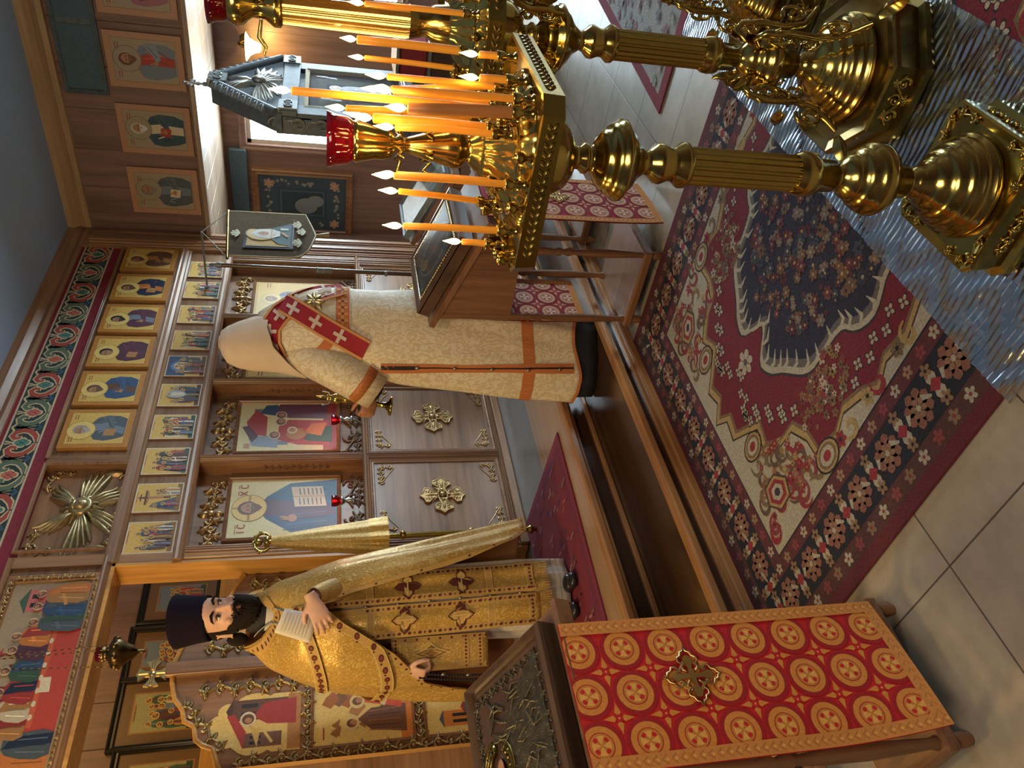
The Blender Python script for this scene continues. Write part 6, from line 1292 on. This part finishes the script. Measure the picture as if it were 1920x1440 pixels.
# --- the priest in gold
def gold_priest():
    fr = Frame((2.17, 3.42, 0)); t = thing('person', (2.17, 3.42, .34), 'bearded man in tall black hat and gold vestments holding a small paper', 'person')
    FB = ES * .42 + ET * .906; LB = ES * .906 - ET * .42; HF = ES * math.sin(.66) + ET * math.cos(.66)
    hd = Head(fr.p(-.022, .0, 2.040), HF, 1.14)
    mb = MB(); hd.skull(mb)
    mb.rings([[fr.p(-.04 + rx * math.cos(2 * PI * i / 24), ry * math.sin(2 * PI * i / 24) - .02, z) for i in range(24)] for z, rx, ry in ((2.0, .058, .062), (1.90, .062, .064), (1.84, .085, .07), (1.79, .125, .085), (1.70, .165, .10), (1.5, .165, .11), (1.3, .155, .10), (1.15, .16, .11), (.95, .15, .10))], True)
    for e, sx in ((-1, -.12), (1, .06)): mb.tube([fr.p(sx, 0, 1.15), fr.p(sx, .01, .85), fr.p(sx, .0, .45), fr.p(sx, 0, .40)], [.09, .075, .05, .045], 14)
    LW = fr.p(.128, .340, 1.624); RW = fr.p(-.262, .235, 1.195)
    mb.tube([fr.p(.08, -.01, 1.72), fr.p(.12, .06, 1.50), LW], [.05, .045, .03], 12); mb.tube([fr.p(-.18, -.01, 1.72), fr.p(-.30, .06, 1.45), RW], [.06, .05, .03], 12)
    hand(mb, LW, -ES * .86 + ET * .22 - Vector((0, 0, .42)), ET * .8 + ES * .2, Vector((0, 0, 1)) - ES * .4 - ET * .2, (.22, .42, .35), 1.04, .10)
    hand(mb, RW, ES * -.25 + ET * .25 - Vector((0, 0, .9)), ET * .75 - ES * .55, ES * .8 + ET * .4, (.9, 1.0, .6), 1.0)
    b = mb.build('body', 'skin', t); remesh(b)
    hd.features(t)
    mb = MB(); rnd = random.Random(5)   # full beard and moustache
    rs = []
    for u, w_, fb, ff in ((-.022, .0720, .02, .045), (-.04, .0715, .012, .078), (-.056, .0705, .0, .094), (-.075, .0685, -.02, .101), (-.095, .0645, -.025, .109), (-.115, .057, -.01, .112), (-.133, .045, .012, .106), (-.146, .030, .03, .094), (-.152, .012, .05, .08)):
        rs.append([hd.p((w_ + .004 * math.sin(5 * i)) * math.copysign(abs(math.cos(2 * PI * i / 30)) ** .8, math.cos(2 * PI * i / 30)), (ff + fb) / 2 + ((ff - fb) / 2 + .003 * math.sin(7 * i)) * math.sin(2 * PI * i / 30), u) for i in range(30)])
    mb.rings(rs, True)
    for k in range(150):
        a = rnd.uniform(-1.5, 1.5); u = rnd.uniform(-.125, -.04); r0 = hd.p(.066 * math.sin(a) * (1 + u * 1.5), .045 + .062 * math.cos(a) - .01 * abs(a), u); mb.tube([r0, r0 + hd.p(0, .003, -.012) - hd.c, r0 + hd.p(rnd.uniform(-.005, .005), .000, -.024) - hd.c], [.004, .0035, .001], 5)
    for e in (-1, 1): mb.tube([hd.p(0, .108, -.050), hd.p(e * .018, .104, -.054), hd.p(e * .034, .092, -.066), hd.p(e * .042, .082, -.085)], [.006, .0075, .0075, .005], 8)
    mb.build('beard', 'hair', t)
    mb = MB()
    for e in (-1, 1): mb.tube([hd.p(e * .062, .010, .055), hd.p(e * .0655, .008, .01), hd.p(e * .064, .014, -.035), hd.p(e * .058, .022, -.06)], [.020, .018, .020, .022], 8)
    mb.ell(hd.p(0, -.05, .03), (.083 * 1.08, .083, .075), 16); [mb.ell(hd.p(e * .066, -.012, .044), (.017, .040, .026), 12, 0, (hd.r, hd.f, hd.u)) for e in (-1, 1)]; mb.ell(fr.p(-.132, .01, 1.975), (.032, .034, .05), 12); mb.tube([hd.p(-.02, -.085, -.02), hd.p(-.035, -.105, -.06), hd.p(-.05, -.10, -.10), hd.p(-.06, -.085, -.14)], [.04, .03, .024, .012], 10); mb.build('hair', 'hair', t)
    mb = MB(); hc = hd.p(0, -.004, .066); ax = (hd.u + hd.f * -.13).normalized(); mb.lathe([(.100, -.012), (.106, -.014), (.108, .0), (.110, .03), (.115, .075), (.122, .115), (.126, .135), (.124, .146), (.112, .154), (.06, .160), (.002, .162)], hc, 40, axis=ax); mb.build('hat', 'hat_velvet', t)
    mb = MB(); mb.lathe([(.082, -.05), (.080, 0), (.076, .012), (.070, .06), (.062, .064)], fr.p(-.03, .0, 1.872), 28); mb.build('black_collar', 'black_cloth', t)
    mb = MB(); mb.rings([[fr.p(-.02 + .078 * math.cos(a), .012 + .084 * math.sin(a), z + .012 * math.cos(a - 4)) for a in [2 * PI * i / 28 for i in range(28)]] for z in (1.78, 1.82, 1.850)], False); mb.build('white_collar', 'linen', t)
    # under-robe
    f1 = lambda a, z: .05 * min(1, max(0, (1.4 - z) / .8)) * (math.sin(9 * a + 1) + .4 * math.sin(17 * a))
    g = Garment(fr, [(1.80, -.14, .10, .09, .09), (1.6, -.2, .15, .14, .13), (1.3, -.2, .16, .15, .13), (1.0, -.2, .17, .15, .13), (.6, -.215, .175, .155, .13), (.352, -.22, .165, .16, .13)], f1)
    mb = MB(); g.mesh(mb); o = mb.build('under_robe', 'linen', t); add_solid(o, .004, -1)
    mb = MB(); P = Paint(lambda u, v, h=0.0: g.pt(u, v, .003 + h), .00006, mb)
    for z in (.375, .40, .43): P.stroke([(2 * PI * i / 60, z) for i in range(61)], .007, (.5, .44, .36))
    o = mb.build('hem_braid', 'textile', t)
    mb = MB()
    for sx, ty in ((.07, .13), (-.07, .16)): 
        c = fr.p(sx, ty, .365); mb.ell(c + FB * .03, (.05, .05, .028), 12); mb.ell(c + FB * .10, (.044, .044, .024), 12)
    mb.build('shoe', 'shoe', t)
    # long stole in two halves with fringe
    cz = lambda z: fr.p(.03 + (1.5 - z) * .038, .185 + (1.5 - z) * .03, z)
    st = lambda a, z, h=0.0: cz(z) + LB * a + FB * (h - 1.6 * a * a + .010 * math.sin(z * 11) * (1 if a < 0 else -1) + .006 * math.sin(a * 60))
    mb = MB(); n = 20; 
    for sg, z0 in ((-1, .53), (1, .545)):
        vs = [st(sg * (.004 + .146 * i / 10), 1.68 - (1.68 - z0) * j / 40) for j in range(41) for i in range(11)]
        mb.add(vs, [(j * 11 + i, j * 11 + i + 1, j * 11 + i + 12, j * 11 + i + 11) for j in range(40) for i in range(10)], 0, (1, 1, 1), True)
    o = mb.build('stole', 'gold_brocade', t); add_solid(o, .006, 0)
    P = Paint(lambda u, v, h=0.0: st(u, v, .0045 + h), .00006); BR = (.50, .30, .09); MR = (.10, .018, .012); LT = (.62, .45, .16)
    for sg in (-1, 1):
        for a in (.020, .136): P.stroke([(sg * a, 1.55 - i * .025) for i in range(41)], .030, BR)
        for z in (1.36, .78, .575): P.stroke([(sg * (.01 + .014 * i), z) for i in range(11)], .030, BR); P.stroke([(sg * (.01 + .014 * i), z + .016) for i in range(11)], .004, LT); P.stroke([(sg * (.01 + .014 * i), z - .016) for i in range(11)], .004, LT)
        for k in range(20):
            z = 1.52 - .049 * k
            for a in (.020, .136): P.ell(sg * a, z, .0065, .0085, MR, 8); P.stroke([(sg * a - .006, z - .024), (sg * a + .006, z - .024)], .003, MR); P.stroke([(sg * a, z - .030), (sg * a, z - .018)], .003, MR)
        for z in (1.20, .93) if sg < 0 else (1.18, .92):
            for kk, (s_, c) in enumerate(((1.0, MR), (.86, BR), (.72, LT), (.55, BR))):
                P.poly([(sg * .078 + s_ * u, z + s_ * v) for u, v in ((0, .066), (.020, .042), (.022, .024), (.045, .022), (.062, 0), (.045, -.022), (.022, -.024), (.020, -.042), (0, -.066), (-.020, -.042), (-.022, -.024), (-.045, -.022), (-.062, 0), (-.045, .022), (-.022, .024), (-.020, .042))], c)
            P.stroke([(sg * .078, z - .04), (sg * .078, z + .04)], .006, LT); P.stroke([(sg * .078 - .035, z), (sg * .078 + .035, z)], .006, LT)
        for k in range(7): P.ell(sg * (.02 + .019 * k), .575, .006, .006, MR, 8)
    P.mb.build('stole_embroidery', 'textile', t)
    mb = MB()
    for i in range(110):
        a = -.15 + .3 * i / 109; z0 = .53 if a < 0 else .545; mb.tube([st(a, z0 + .01), st(a + .002 * math.sin(i * 3), z0 - .03, .004), st(a + .004 * math.sin(i * 5), z0 - .065, .006)], [.002, .0022, .0012], 4)
    mb.build('stole_fringe', 'gold_brocade_fine', t)
    mb = MB()
    for k in range(6): mb.ell(st(.0, 1.38 - .15 * k, .010), (.008, .008, .011), 8)
    mb.build('stole_button', 'silver', t)
    # hanging thigh panel
    np_ = lambda a, z, h=0.0: fr.p(-.205, .20, z) + (LB * .93 + FB * .1) * a + FB * (h + .008 * math.sin(a * 30))
    mb = MB(); vs = [np_(-.085 + .17 * i / 8, 1.26 - .47 * j / 16) for j in range(17) for i in range(9)]; mb.add(vs, [(j * 9 + i, j * 9 + i + 1, j * 9 + i + 10, j * 9 + i + 9) for j in range(16) for i in range(8)], 0, (1, 1, 1), True); o = mb.build('thigh_panel', 'gold_brocade_fine', t); add_solid(o, .005, 0)
    P = Paint(lambda u, v, h=0.0: np_(u, v, .004 + h), .00006)
    for x0, z0, x1, z1 in ((-.07, 1.25, -.07, .8), (.07, 1.25, .07, .8), (-.07, 1.24, .07, 1.24), (-.07, .90, .07, .90), (-.07, .83, .07, .83)):
        P.stroke([(x0 + (x1 - x0) * i / 8, z0 + (z1 - z0) * i / 8) for i in range(9)], .028, BR)
        for i in range(9): P.ell(x0 + (x1 - x0) * i / 8, z0 + (z1 - z0) * i / 8, .006, .006, MR, 7)
    for s_, c in ((1, LT), (.8, (.30, .15, .03)), (.55, LT), (.4, (.3, .15, .03))): P.poly([(s_ * .05 * math.cos(q * PI / 4) * (1 if q % 2 == 0 else .55), 1.07 + s_ * .1 * math.sin(q * PI / 4) * (1 if q % 2 == 0 else .55)) for q in range(8)], c)
    P.mb.build('panel_embroidery', 'textile', t)
    # sleeves (cuffs) over the forearms
    mb = MB(); mb.tube([fr.p(.115, .13, 1.50), fr.p(.132, .26, 1.578), fr.p(.134, .318, 1.616)], [.06, .048, .040], 16, caps=False); mb.build('cuff', 'gold_brocade_fine', t); mb = MB(); mb.tube([fr.p(-.30, .06, 1.45), fr.p(-.275, .17, 1.27), fr.p(-.266, .222, 1.215)], [.065, .048, .042], 16, caps=False); mb.build('cuff', 'gold_brocade_fine', t)
    # cape
    D = math.degrees
    top = lambda a: tab([(0, 1.905), (40, 1.845), (65, 1.805), (95, 1.815), (130, 1.86), (165, 1.945), (200, 1.955), (260, 1.945), (310, 1.92), (360.1, 1.905)], D(a) % 360)
    hem = lambda a: tab([(0, .555), (18, .565), (30, .64), (37, .80), (43, 1.16), (48, 1.42), (54, 1.56), (60, 1.575), (75, 1.49), (90, 1.36), (105, 1.235), (120, 1.14), (130, 1.10), (140, .98), (152, .76), (170, .64), (200, .60), (260, .56), (330, .55), (360.1, .555)], D(a) % 360)
    fold = lambda a, z: .030 * min(1, max(0, (1.75 - z) / .7)) * (math.sin(8 * a + 2.2 + 1.5 * z) + .5 * math.sin(15 * a - 2 * z)) + .018 * math.sin(10 * z + 3 * a) * (1 if 40 < D(a) % 360 < 140 else 0) * min(1, max(0, (1.8 - z) / .3))
    gc = Garment(fr, [(1.965, -.15, .07, .085, .10), (1.93, -.20, .085, .105, .125), (1.88, -.245, .10, .13, .145), (1.84, -.275, .112, .15, .155), (1.76, -.312, .142, .20, .17), (1.68, -.345, .168, .245, .18), (1.60, -.375, .20, .275, .19), (1.50, -.402, .23, .29, .20), (1.30, -.442, .264, .29, .20), (1.15, -.470, .285, .28, .20), (1.0, -.492, .306, .26, .2), (.8, -.515, .337, .24, .2), (.55, -.53, .382, .22, .2)], fold, (-.035, .005, lambda a: .090 + .05 * max(0, math.cos(a - math.radians(195))), top, .13))
    mb = MB(); gc.mesh(mb, 180, 60, top, hem); o = mb.build('cape', 'gold_brocade', t); add_solid(o, .006, -1, 'lining')
    P = Paint(lambda u, v, h=0.0: gc.pt(u, v, .004 + h), .00006); rad = math.radians
    edge = [(rad(q), hem(rad(q)) + .018) for q in range(-40, 320, 2)]
    P.stroke(edge, [.034 if not 36 < D(q[0]) % 360 < 52 else .055 for q in edge], BR); 
    for q in range(-38, 318, 4): P.ell(rad(q), hem(rad(q)) + .018, .014, .0065, MR, 7)
    P.stroke([(rad(q), top(rad(q)) - .016) for q in range(0, 361, 4)], .028, BR)
    for q in range(0, 360, 9): P.ell(rad(q), top(rad(q)) - .016, .04, .006, MR, 7)
    for zz, amp, w_ in ((1.70, .05, .05), (1.50, .16, .055)):     # the two braided bands across chest and shoulder
        path = [(rad(q), max(hem(rad(q)) + .03, zz - amp * math.sin(rad(max(0, q - 60)) * 1.5) - .0009 * max(0, q - 60))) for q in range(56, 215, 3)]
        P.stroke(path, w_, BR); P.stroke([(a, z + w_ * .5) for a, z in path], .006, LT); P.stroke([(a, z - w_ * .5) for a, z in path], .006, LT)
        for i, (a, z) in enumerate(path[1::3]): P.ell(a, z, .05, .013, MR, 9); P.ell(a, z, .025, .006, (.25, .04, .03), 7); P.ell(a + .075, z, .015, .005, MR, 6)
    P.mb.build('cape_braid', 'textile', t)
    mb = MB()
    for i in range(40): 
        q = i / 39; p_ = gc.ps(.045 - .10 * q + .0, 1.80 - .09 * math.sin(PI * q), .012) ; mb.ell(p_, (.006,) * 3, 6)
    for i in range(26): q = i / 25; mb.ell(gc.ps(-.055 - .10 * q, 1.79 + .10 * q, .010), (.005,) * 3, 6)
    mb.build('neck_chain', 'silver', t)
    # things he holds
    bk = thing('booklet', fr.p(.0, .33, 1.62), 'small cream paper sheet held in the raised hand of the man in gold', 'paper')
    cs = [fr.p(.091, .325, 1.742), fr.p(-.002, .36, 1.785), fr.p(-.066, .35, 1.632), fr.p(.046, .305, 1.598)]
    bm = lambda u, v, h=0.0: (cs[0] * (1 - u) + cs[1] * u) * (1 - v) + (cs[3] * (1 - u) + cs[2] * u) * v + ET * (h + .012 * math.sin(PI * u))
    mb = MB(); vs = [bm(i / 8, j / 8) for j in range(9) for i in range(9)]; mb.add(vs, [(j * 9 + i, j * 9 + i + 1, j * 9 + i + 10, j * 9 + i + 9) for j in range(8) for i in range(8)], 0, (1, 1, 1), True); o = mb.build('sheet', 'paper', bk); add_solid(o, .0035, 0)
    P = Paint(lambda u, v, h=0.0: bm(u, v, .0022 + h), .0002); rnd = random.Random(1)
    for k in range(8): P.stroke([(.12 + .70 * i / 7, .14 + .095 * k) for i in range(8)], .018, (.52, .46, .40))
    P.mb.build('text_lines', 'textile', bk)
    pr = thing('prayer_rope', fr.p(-.29, .27, 1.1), 'dark beaded cord hanging from the lowered hand of the man in gold', 'cord')
    mb = MB()
    for off in (0, .02):
        pts = [fr.p(-.275 - off - .03 * q - .012 * math.sin(PI * q), .262 + .02 * off, 1.13 - .44 * q) for q in [i / 30 for i in range(31)]]
        mb.tube(pts, .004, 6)
        for p_ in pts[::1]: mb.ell(p_, (.0075,) * 3, 6)
    mb.build('cord', 'black_cloth', pr); mb = MB()
    for k in range(3): mb.ell(fr.p(-.285 - .012 * k, .27, 1.02 - .12 * k), (.008, .008, .012), 8)
    mb.build('bead', 'silver', pr)
gold_priest()

# --- the man in white, seen from behind
def white_figure():
    fr = Frame((3.04, 2.635, 0)); t = thing('person', (3.04, 2.60, .162), 'man in cream veil and white brocade robe seen from behind on the step', 'person'); K = 1.0135
    rows = [(1.895, .13, .285, .05, .06), (1.86, .095, .31, .08, .08), (1.81, .055, .335, .105, .10), (1.74, .02, .375, .125, .12), (1.68, .004, .398, .137, .13), (1.60, .0, .416, .147, .14), (1.50, .0, .424, .152, .14), (1.42, -.008, .41, .152, .13), (1.30, -.05, .407, .157, .13), (1.20, -.075, .413, .162, .13), (1.0, -.095, .413, .167, .13), (.8, -.12, .396, .172, .13), (.6, -.138, .365, .172, .12), (.42, -.152, .33, .165, .10), (.262, -.163, .30, .16, .06)]
    fold = lambda a, z: .048 * min(1, max(0, (1.45 - z) / .9)) * (math.sin(7 * a + .6) + .45 * math.sin(13 * a + 1)) + .008 * math.sin(14 * z + 4 * a)
    g = Garment(fr, rows, fold)
    LW = fr.p(-.135, .045, 1.338)
    mb = MB(); hd = Head(fr.p(.115, .0, 1.925), -ES * .744 - ET * .669, 1.0); hd.skull(mb)
    mb.rings([[fr.p(.19 - .07 * q0 + rx * math.cos(2 * PI * i / 24), ry * math.sin(2 * PI * i / 24), z) for i in range(24)] for z, rx, ry, q0 in ((1.84, .055, .055, 1), (1.78, .07, .07, .8), (1.73, .15, .09, .2), (1.65, .17, .10, 0), (1.45, .16, .10, 0), (1.25, .15, .10, .3), (1.05, .16, .11, .6))], True)
    for sx in (.0, .16): mb.tube([fr.p(sx, 0, 1.1), fr.p(sx, 0, .7), fr.p(sx, -.0, .26), fr.p(sx, 0, .20)], [.09, .07, .05, .045], 14)
    mb.tube([fr.p(.06, .03, 1.70), fr.p(-.03, .06, 1.46), LW + ES * .06 - Vector((0, 0, .01)), LW], [.06, .05, .034, .028], 12); mb.tube([fr.p(.34, .0, 1.70), fr.p(.37, -.05, 1.42), fr.p(.25, -.16, 1.32)], [.06, .05, .03], 12)
    hand(mb, LW, -ES * .80 + ET * .12 + Vector((0, 0, .22)), ET * .80 - ES * .15 - Vector((0, 0, .35)), Vector((0, 0, 1)) + ET * .25, (.9, 1.05, .7), 1.0)
    b = mb.build('body', 'dark_skin', t); remesh(b)
    hd.features(t)
    # dark cassock showing below the hem, shoes
    gk = Garment(fr, [(.9, -.10, .36, .15, .10), (.5, -.13, .33, .15, .07), (.30, -.14, .29, .15, .04), (.166, -.135, .285, .15, .03)], lambda a, z: .03 * math.sin(9 * a)); mb = MB(); gk.mesh(mb, 72, 16); o = mb.build('cassock', 'black_cloth', t); add_solid(o, .004, -1)
    mb = MB()
    for sx in (-.02, .15): c = fr.p(sx, .04, .185); mb.ell(c, (.05, .05, .022), 12); mb.ell(c - ES * .05 - ET * .045, (.045, .045, .020), 12)
    mb.build('shoe', 'shoe', t)
    hem = lambda a: .285 - .022 * math.sin(3 * a + .6) - .03 * max(0, math.cos(a - 1.75)) ** 6
    mb = MB(); g.mesh(mb, 120, 60, None, hem); o = mb.build('robe', 'white_brocade', t); add_solid(o, .005, -1, 'linen')
    OR = (.55, .17, .05); OR2 = (.66, .30, .10); RE = (.36, .012, .03); CR = (.66, .55, .46); MR = (.22, .03, .03)
    # trim bands on the robe
    P = Paint(lambda u, v, h=0.0: g.ps(u, v, .004 + h), .00006)
    P.stroke([(.419 - .012 * i, 1.487) for i in range(20)], .075, OR); P.stroke([(.418 - .012 * i, 1.523) for i in range(20)], .006, CR); P.stroke([(.418 - .012 * i, 1.451) for i in range(20)], .006, CR)
    for i in range(7): P.flower(.40 - .032 * i, 1.487, .026, OR2, MR, 4); 
    P.stroke(subdivide([(.012, 1.74), (.04, 1.66), (.09, 1.59), (.15, 1.54)]), .05, OR); 
    sm = subdivide([(.012, 1.30), (.008, 1.1), (.010, .9), (.015, .7), (.018, .5), (.016, .30)], 6)
    P.stroke([(a - .014, z) for a, z in sm], .022, OR); P.stroke([(a + .012, z) for a, z in sm], .016, OR); P.stroke(sm, [.020 if z > 1.12 else .008 for a, z in sm], (.02, .012, .015))
    P.mb.build('side_trim', 'textile', t)
    mb = MB(); P = Paint(lambda u, v, h=0.0: g.pt(u, v, .004 + h), .00006, mb)
    for z, w_ in ((.548, .062),):
        P.stroke([(2 * PI * i / 90, z + .008 * math.sin(4 * PI * i / 90)) for i in range(91)], w_, OR); 
        for i in range(40): P.flower(2 * PI * i / 40, z + .008 * math.sin(4 * PI * i / 40), .02, OR2, MR, 4)
    P.stroke([(2 * PI * i / 90, hem(2 * PI * i / 90) + .008) for i in range(91)], .016, OR); mb.build('hem_band', 'textile', t)
    mb = MB()
    for z in (1.12, .93, .74, .55, .38): mb.ell(g.ps(.012, z, .010), (.009, .009, .012), 8)
    mb.build('bell_button', 'silver', t)
    # left sleeve
    ax = [fr.p(.13, .02, 1.765), fr.p(.085, .03, 1.70), fr.p(.04, .055, 1.60), fr.p(-.015, .065, 1.48), fr.p(-.07, .055, 1.385), fr.p(-.115, .045, 1.318)]; rr = [.062, .088, .1, .105, .099, .092]
    mb = MB(); mb.tube(ax, rr, 40, caps=False)
    rnd = random.Random(2); mb.v = [(Vector(v) + Vector((0, 0, 0)) + (ES * .006 * math.sin(v[2] * 70 + v[0] * 30) + ET * .006 * math.sin(v[2] * 50))).to_tuple() for v in mb.v]
    o = mb.build('sleeve', 'white_brocade', t); add_solid(o, .005, -1, 'black_cloth')
    A = (ax[5] - ax[4]).normalized(); a0 = ax[4] - A * .030; mb = MB(); mb.tube([a0, a0 + A * .012, a0 + A * .05], [.1045, .1040, .1015], 40, caps=False); o = mb.build('sleeve_band', 'orange_trim', t); add_solid(o, .003, 1)
    mb = MB(); mb.lathe([(.004, -.02), (.055, -.02), (.05, .012), (.03, .02)], ax[5] + A * .0, 24, axis=A); mb.build('inner_cuff', 'black_cloth', t)
    # red band over the shoulders
    om = MB()
    def strip(path, wid, h0, h1):
        pts = subdivide(path, 10); P2 = Paint(lambda u, v, h=0.0: g.ps(u, v, h0 + h), .00006, om); P2.stroke(pts, wid, RE); n = len(pts)
        L = []; 
        for sg in (-1, 1):
            ed = []
            for i, (x, y) in enumerate(pts):
                x0, y0 = pts[max(i - 1, 0)]; x1, y1 = pts[min(i + 1, n - 1)]; d = math.hypot(x1 - x0, y1 - y0); ed.append((x - sg * (y1 - y0) / d * wid * .45, y + sg * (x1 - x0) / d * wid * .45))
            P2.stroke(ed, .012, OR2)
        for i in range(6, n - 3, 11):
            x, y = pts[i]; x1, y1 = pts[min(i + 1, n - 1)]; a = math.atan2(y1 - y, x1 - x); c, s_ = math.cos(a), math.sin(a)
            for u0, v0, u1, v1 in ((-.034, 0, .034, 0), (0, -.034, 0, .034)): P2.stroke([(x + u0 * c - v0 * s_, y + u0 * s_ + v0 * c), (x + u1 * c - v1 * s_, y + u1 * s_ + v1 * c)], .016, CR)
            for q in (-1, 1): 
                xx, yy = x + q * .0 * c - q * .042 * s_ , y + q * .042 * c; 
    strip([(-.005, 1.745), (.05, 1.80), (.12, 1.835), (.20, 1.835), (.27, 1.785), (.33, 1.70), (.385, 1.585), (.42, 1.48)], .105, .012, .02)
    strip([(.315, 1.775), (.27, 1.69), (.21, 1.585), (.155, 1.48), (.10, 1.375)], .095, .020, .03)
    tag(om.build('shoulder_band', 'textile', t), 'red shoulder band with cream crosses')
    mb = MB(); c = g.ps(.325, 1.625, .012); 
    f0 = lambda u, v, h=0.0: g.ps(.325 + u, 1.625 + v, .012 + h)
    for k in range(8): leaf(mb, f0, 0, 0, k * PI / 4, .048, .026, .008)
    mb.ell(c, (.012,) * 3, 8); mb.build('gold_star', 'gilt', t)
    # veiled hat
    gv = Garment(fr, [(2.075, .10, .165, .03, .03), (2.068, .075, .19, .06, .06), (2.04, .03, .212, .092, .09), (1.99, .005, .236, .11, .105), (1.92, -.010, .262, .122, .115), (1.85, -.013, .278, .128, .12), (1.78, -.02, .29, .135, .12), (1.72, -.034, .275, .145, .115), (1.64, -.05, .26, .155, .11)], lambda a, z: .02 * min(1, max(0, (2.0 - z) / .2)) * math.sin(6 * a + 2 * z))
    vh = lambda a: tab([(0, 1.835), (60, 1.845), (100, 1.815), (130, 1.75), (160, 1.665), (200, 1.66), (250, 1.70), (300, 1.80), (360.1, 1.835)], math.degrees(a) % 360)
    mb = MB(); gv.mesh(mb, 72, 36, None, vh); mb.add([gv.pt(2 * PI * i / 24, 2.075) for i in range(24)], [tuple(range(24))], 0, (1, 1, 1), True); o = mb.build('veiled_hat', 'veil', t); add_solid(o, .004, -1)
    # brass candlestick in his hand
    cs = thing('hand_candlestick', fr.p(-.175, .03, 1.24), 'brass hand candlestick gripped by the man in white', 'candlestick')
    b0 = fr.p(-.186, .028, 1.235); axis = (fr.p(-.135, .0, 1.60) - b0).normalized(); mb = MB()
    mb.lathe([(.002, .0), (.05, .0), (.052, .008), (.046, .016), (.030, .022), (.016, .035), (.012, .06), (.014, .1), (.011, .16), (.011, .22), (.016, .24), (.012, .25), (.022, .268), (.026, .29), (.018, .305), (.012, .318), (.020, .326), (.008, .334), (.006, .36), (.002, .385)], b0, 24, axis=axis); mb.build('stick', 'polished_brass', cs)
    mb = MB(); tp = b0 + axis * .31
    for e in (-1, 1): mb.tube([tp, tp + ES * .03 * e + Vector((0, 0, .012)), tp + ES * .036 * e + Vector((0, 0, .045))], [.006, .005, .004], 8)
    mb.build('branch', 'silver', cs)
white_figure()
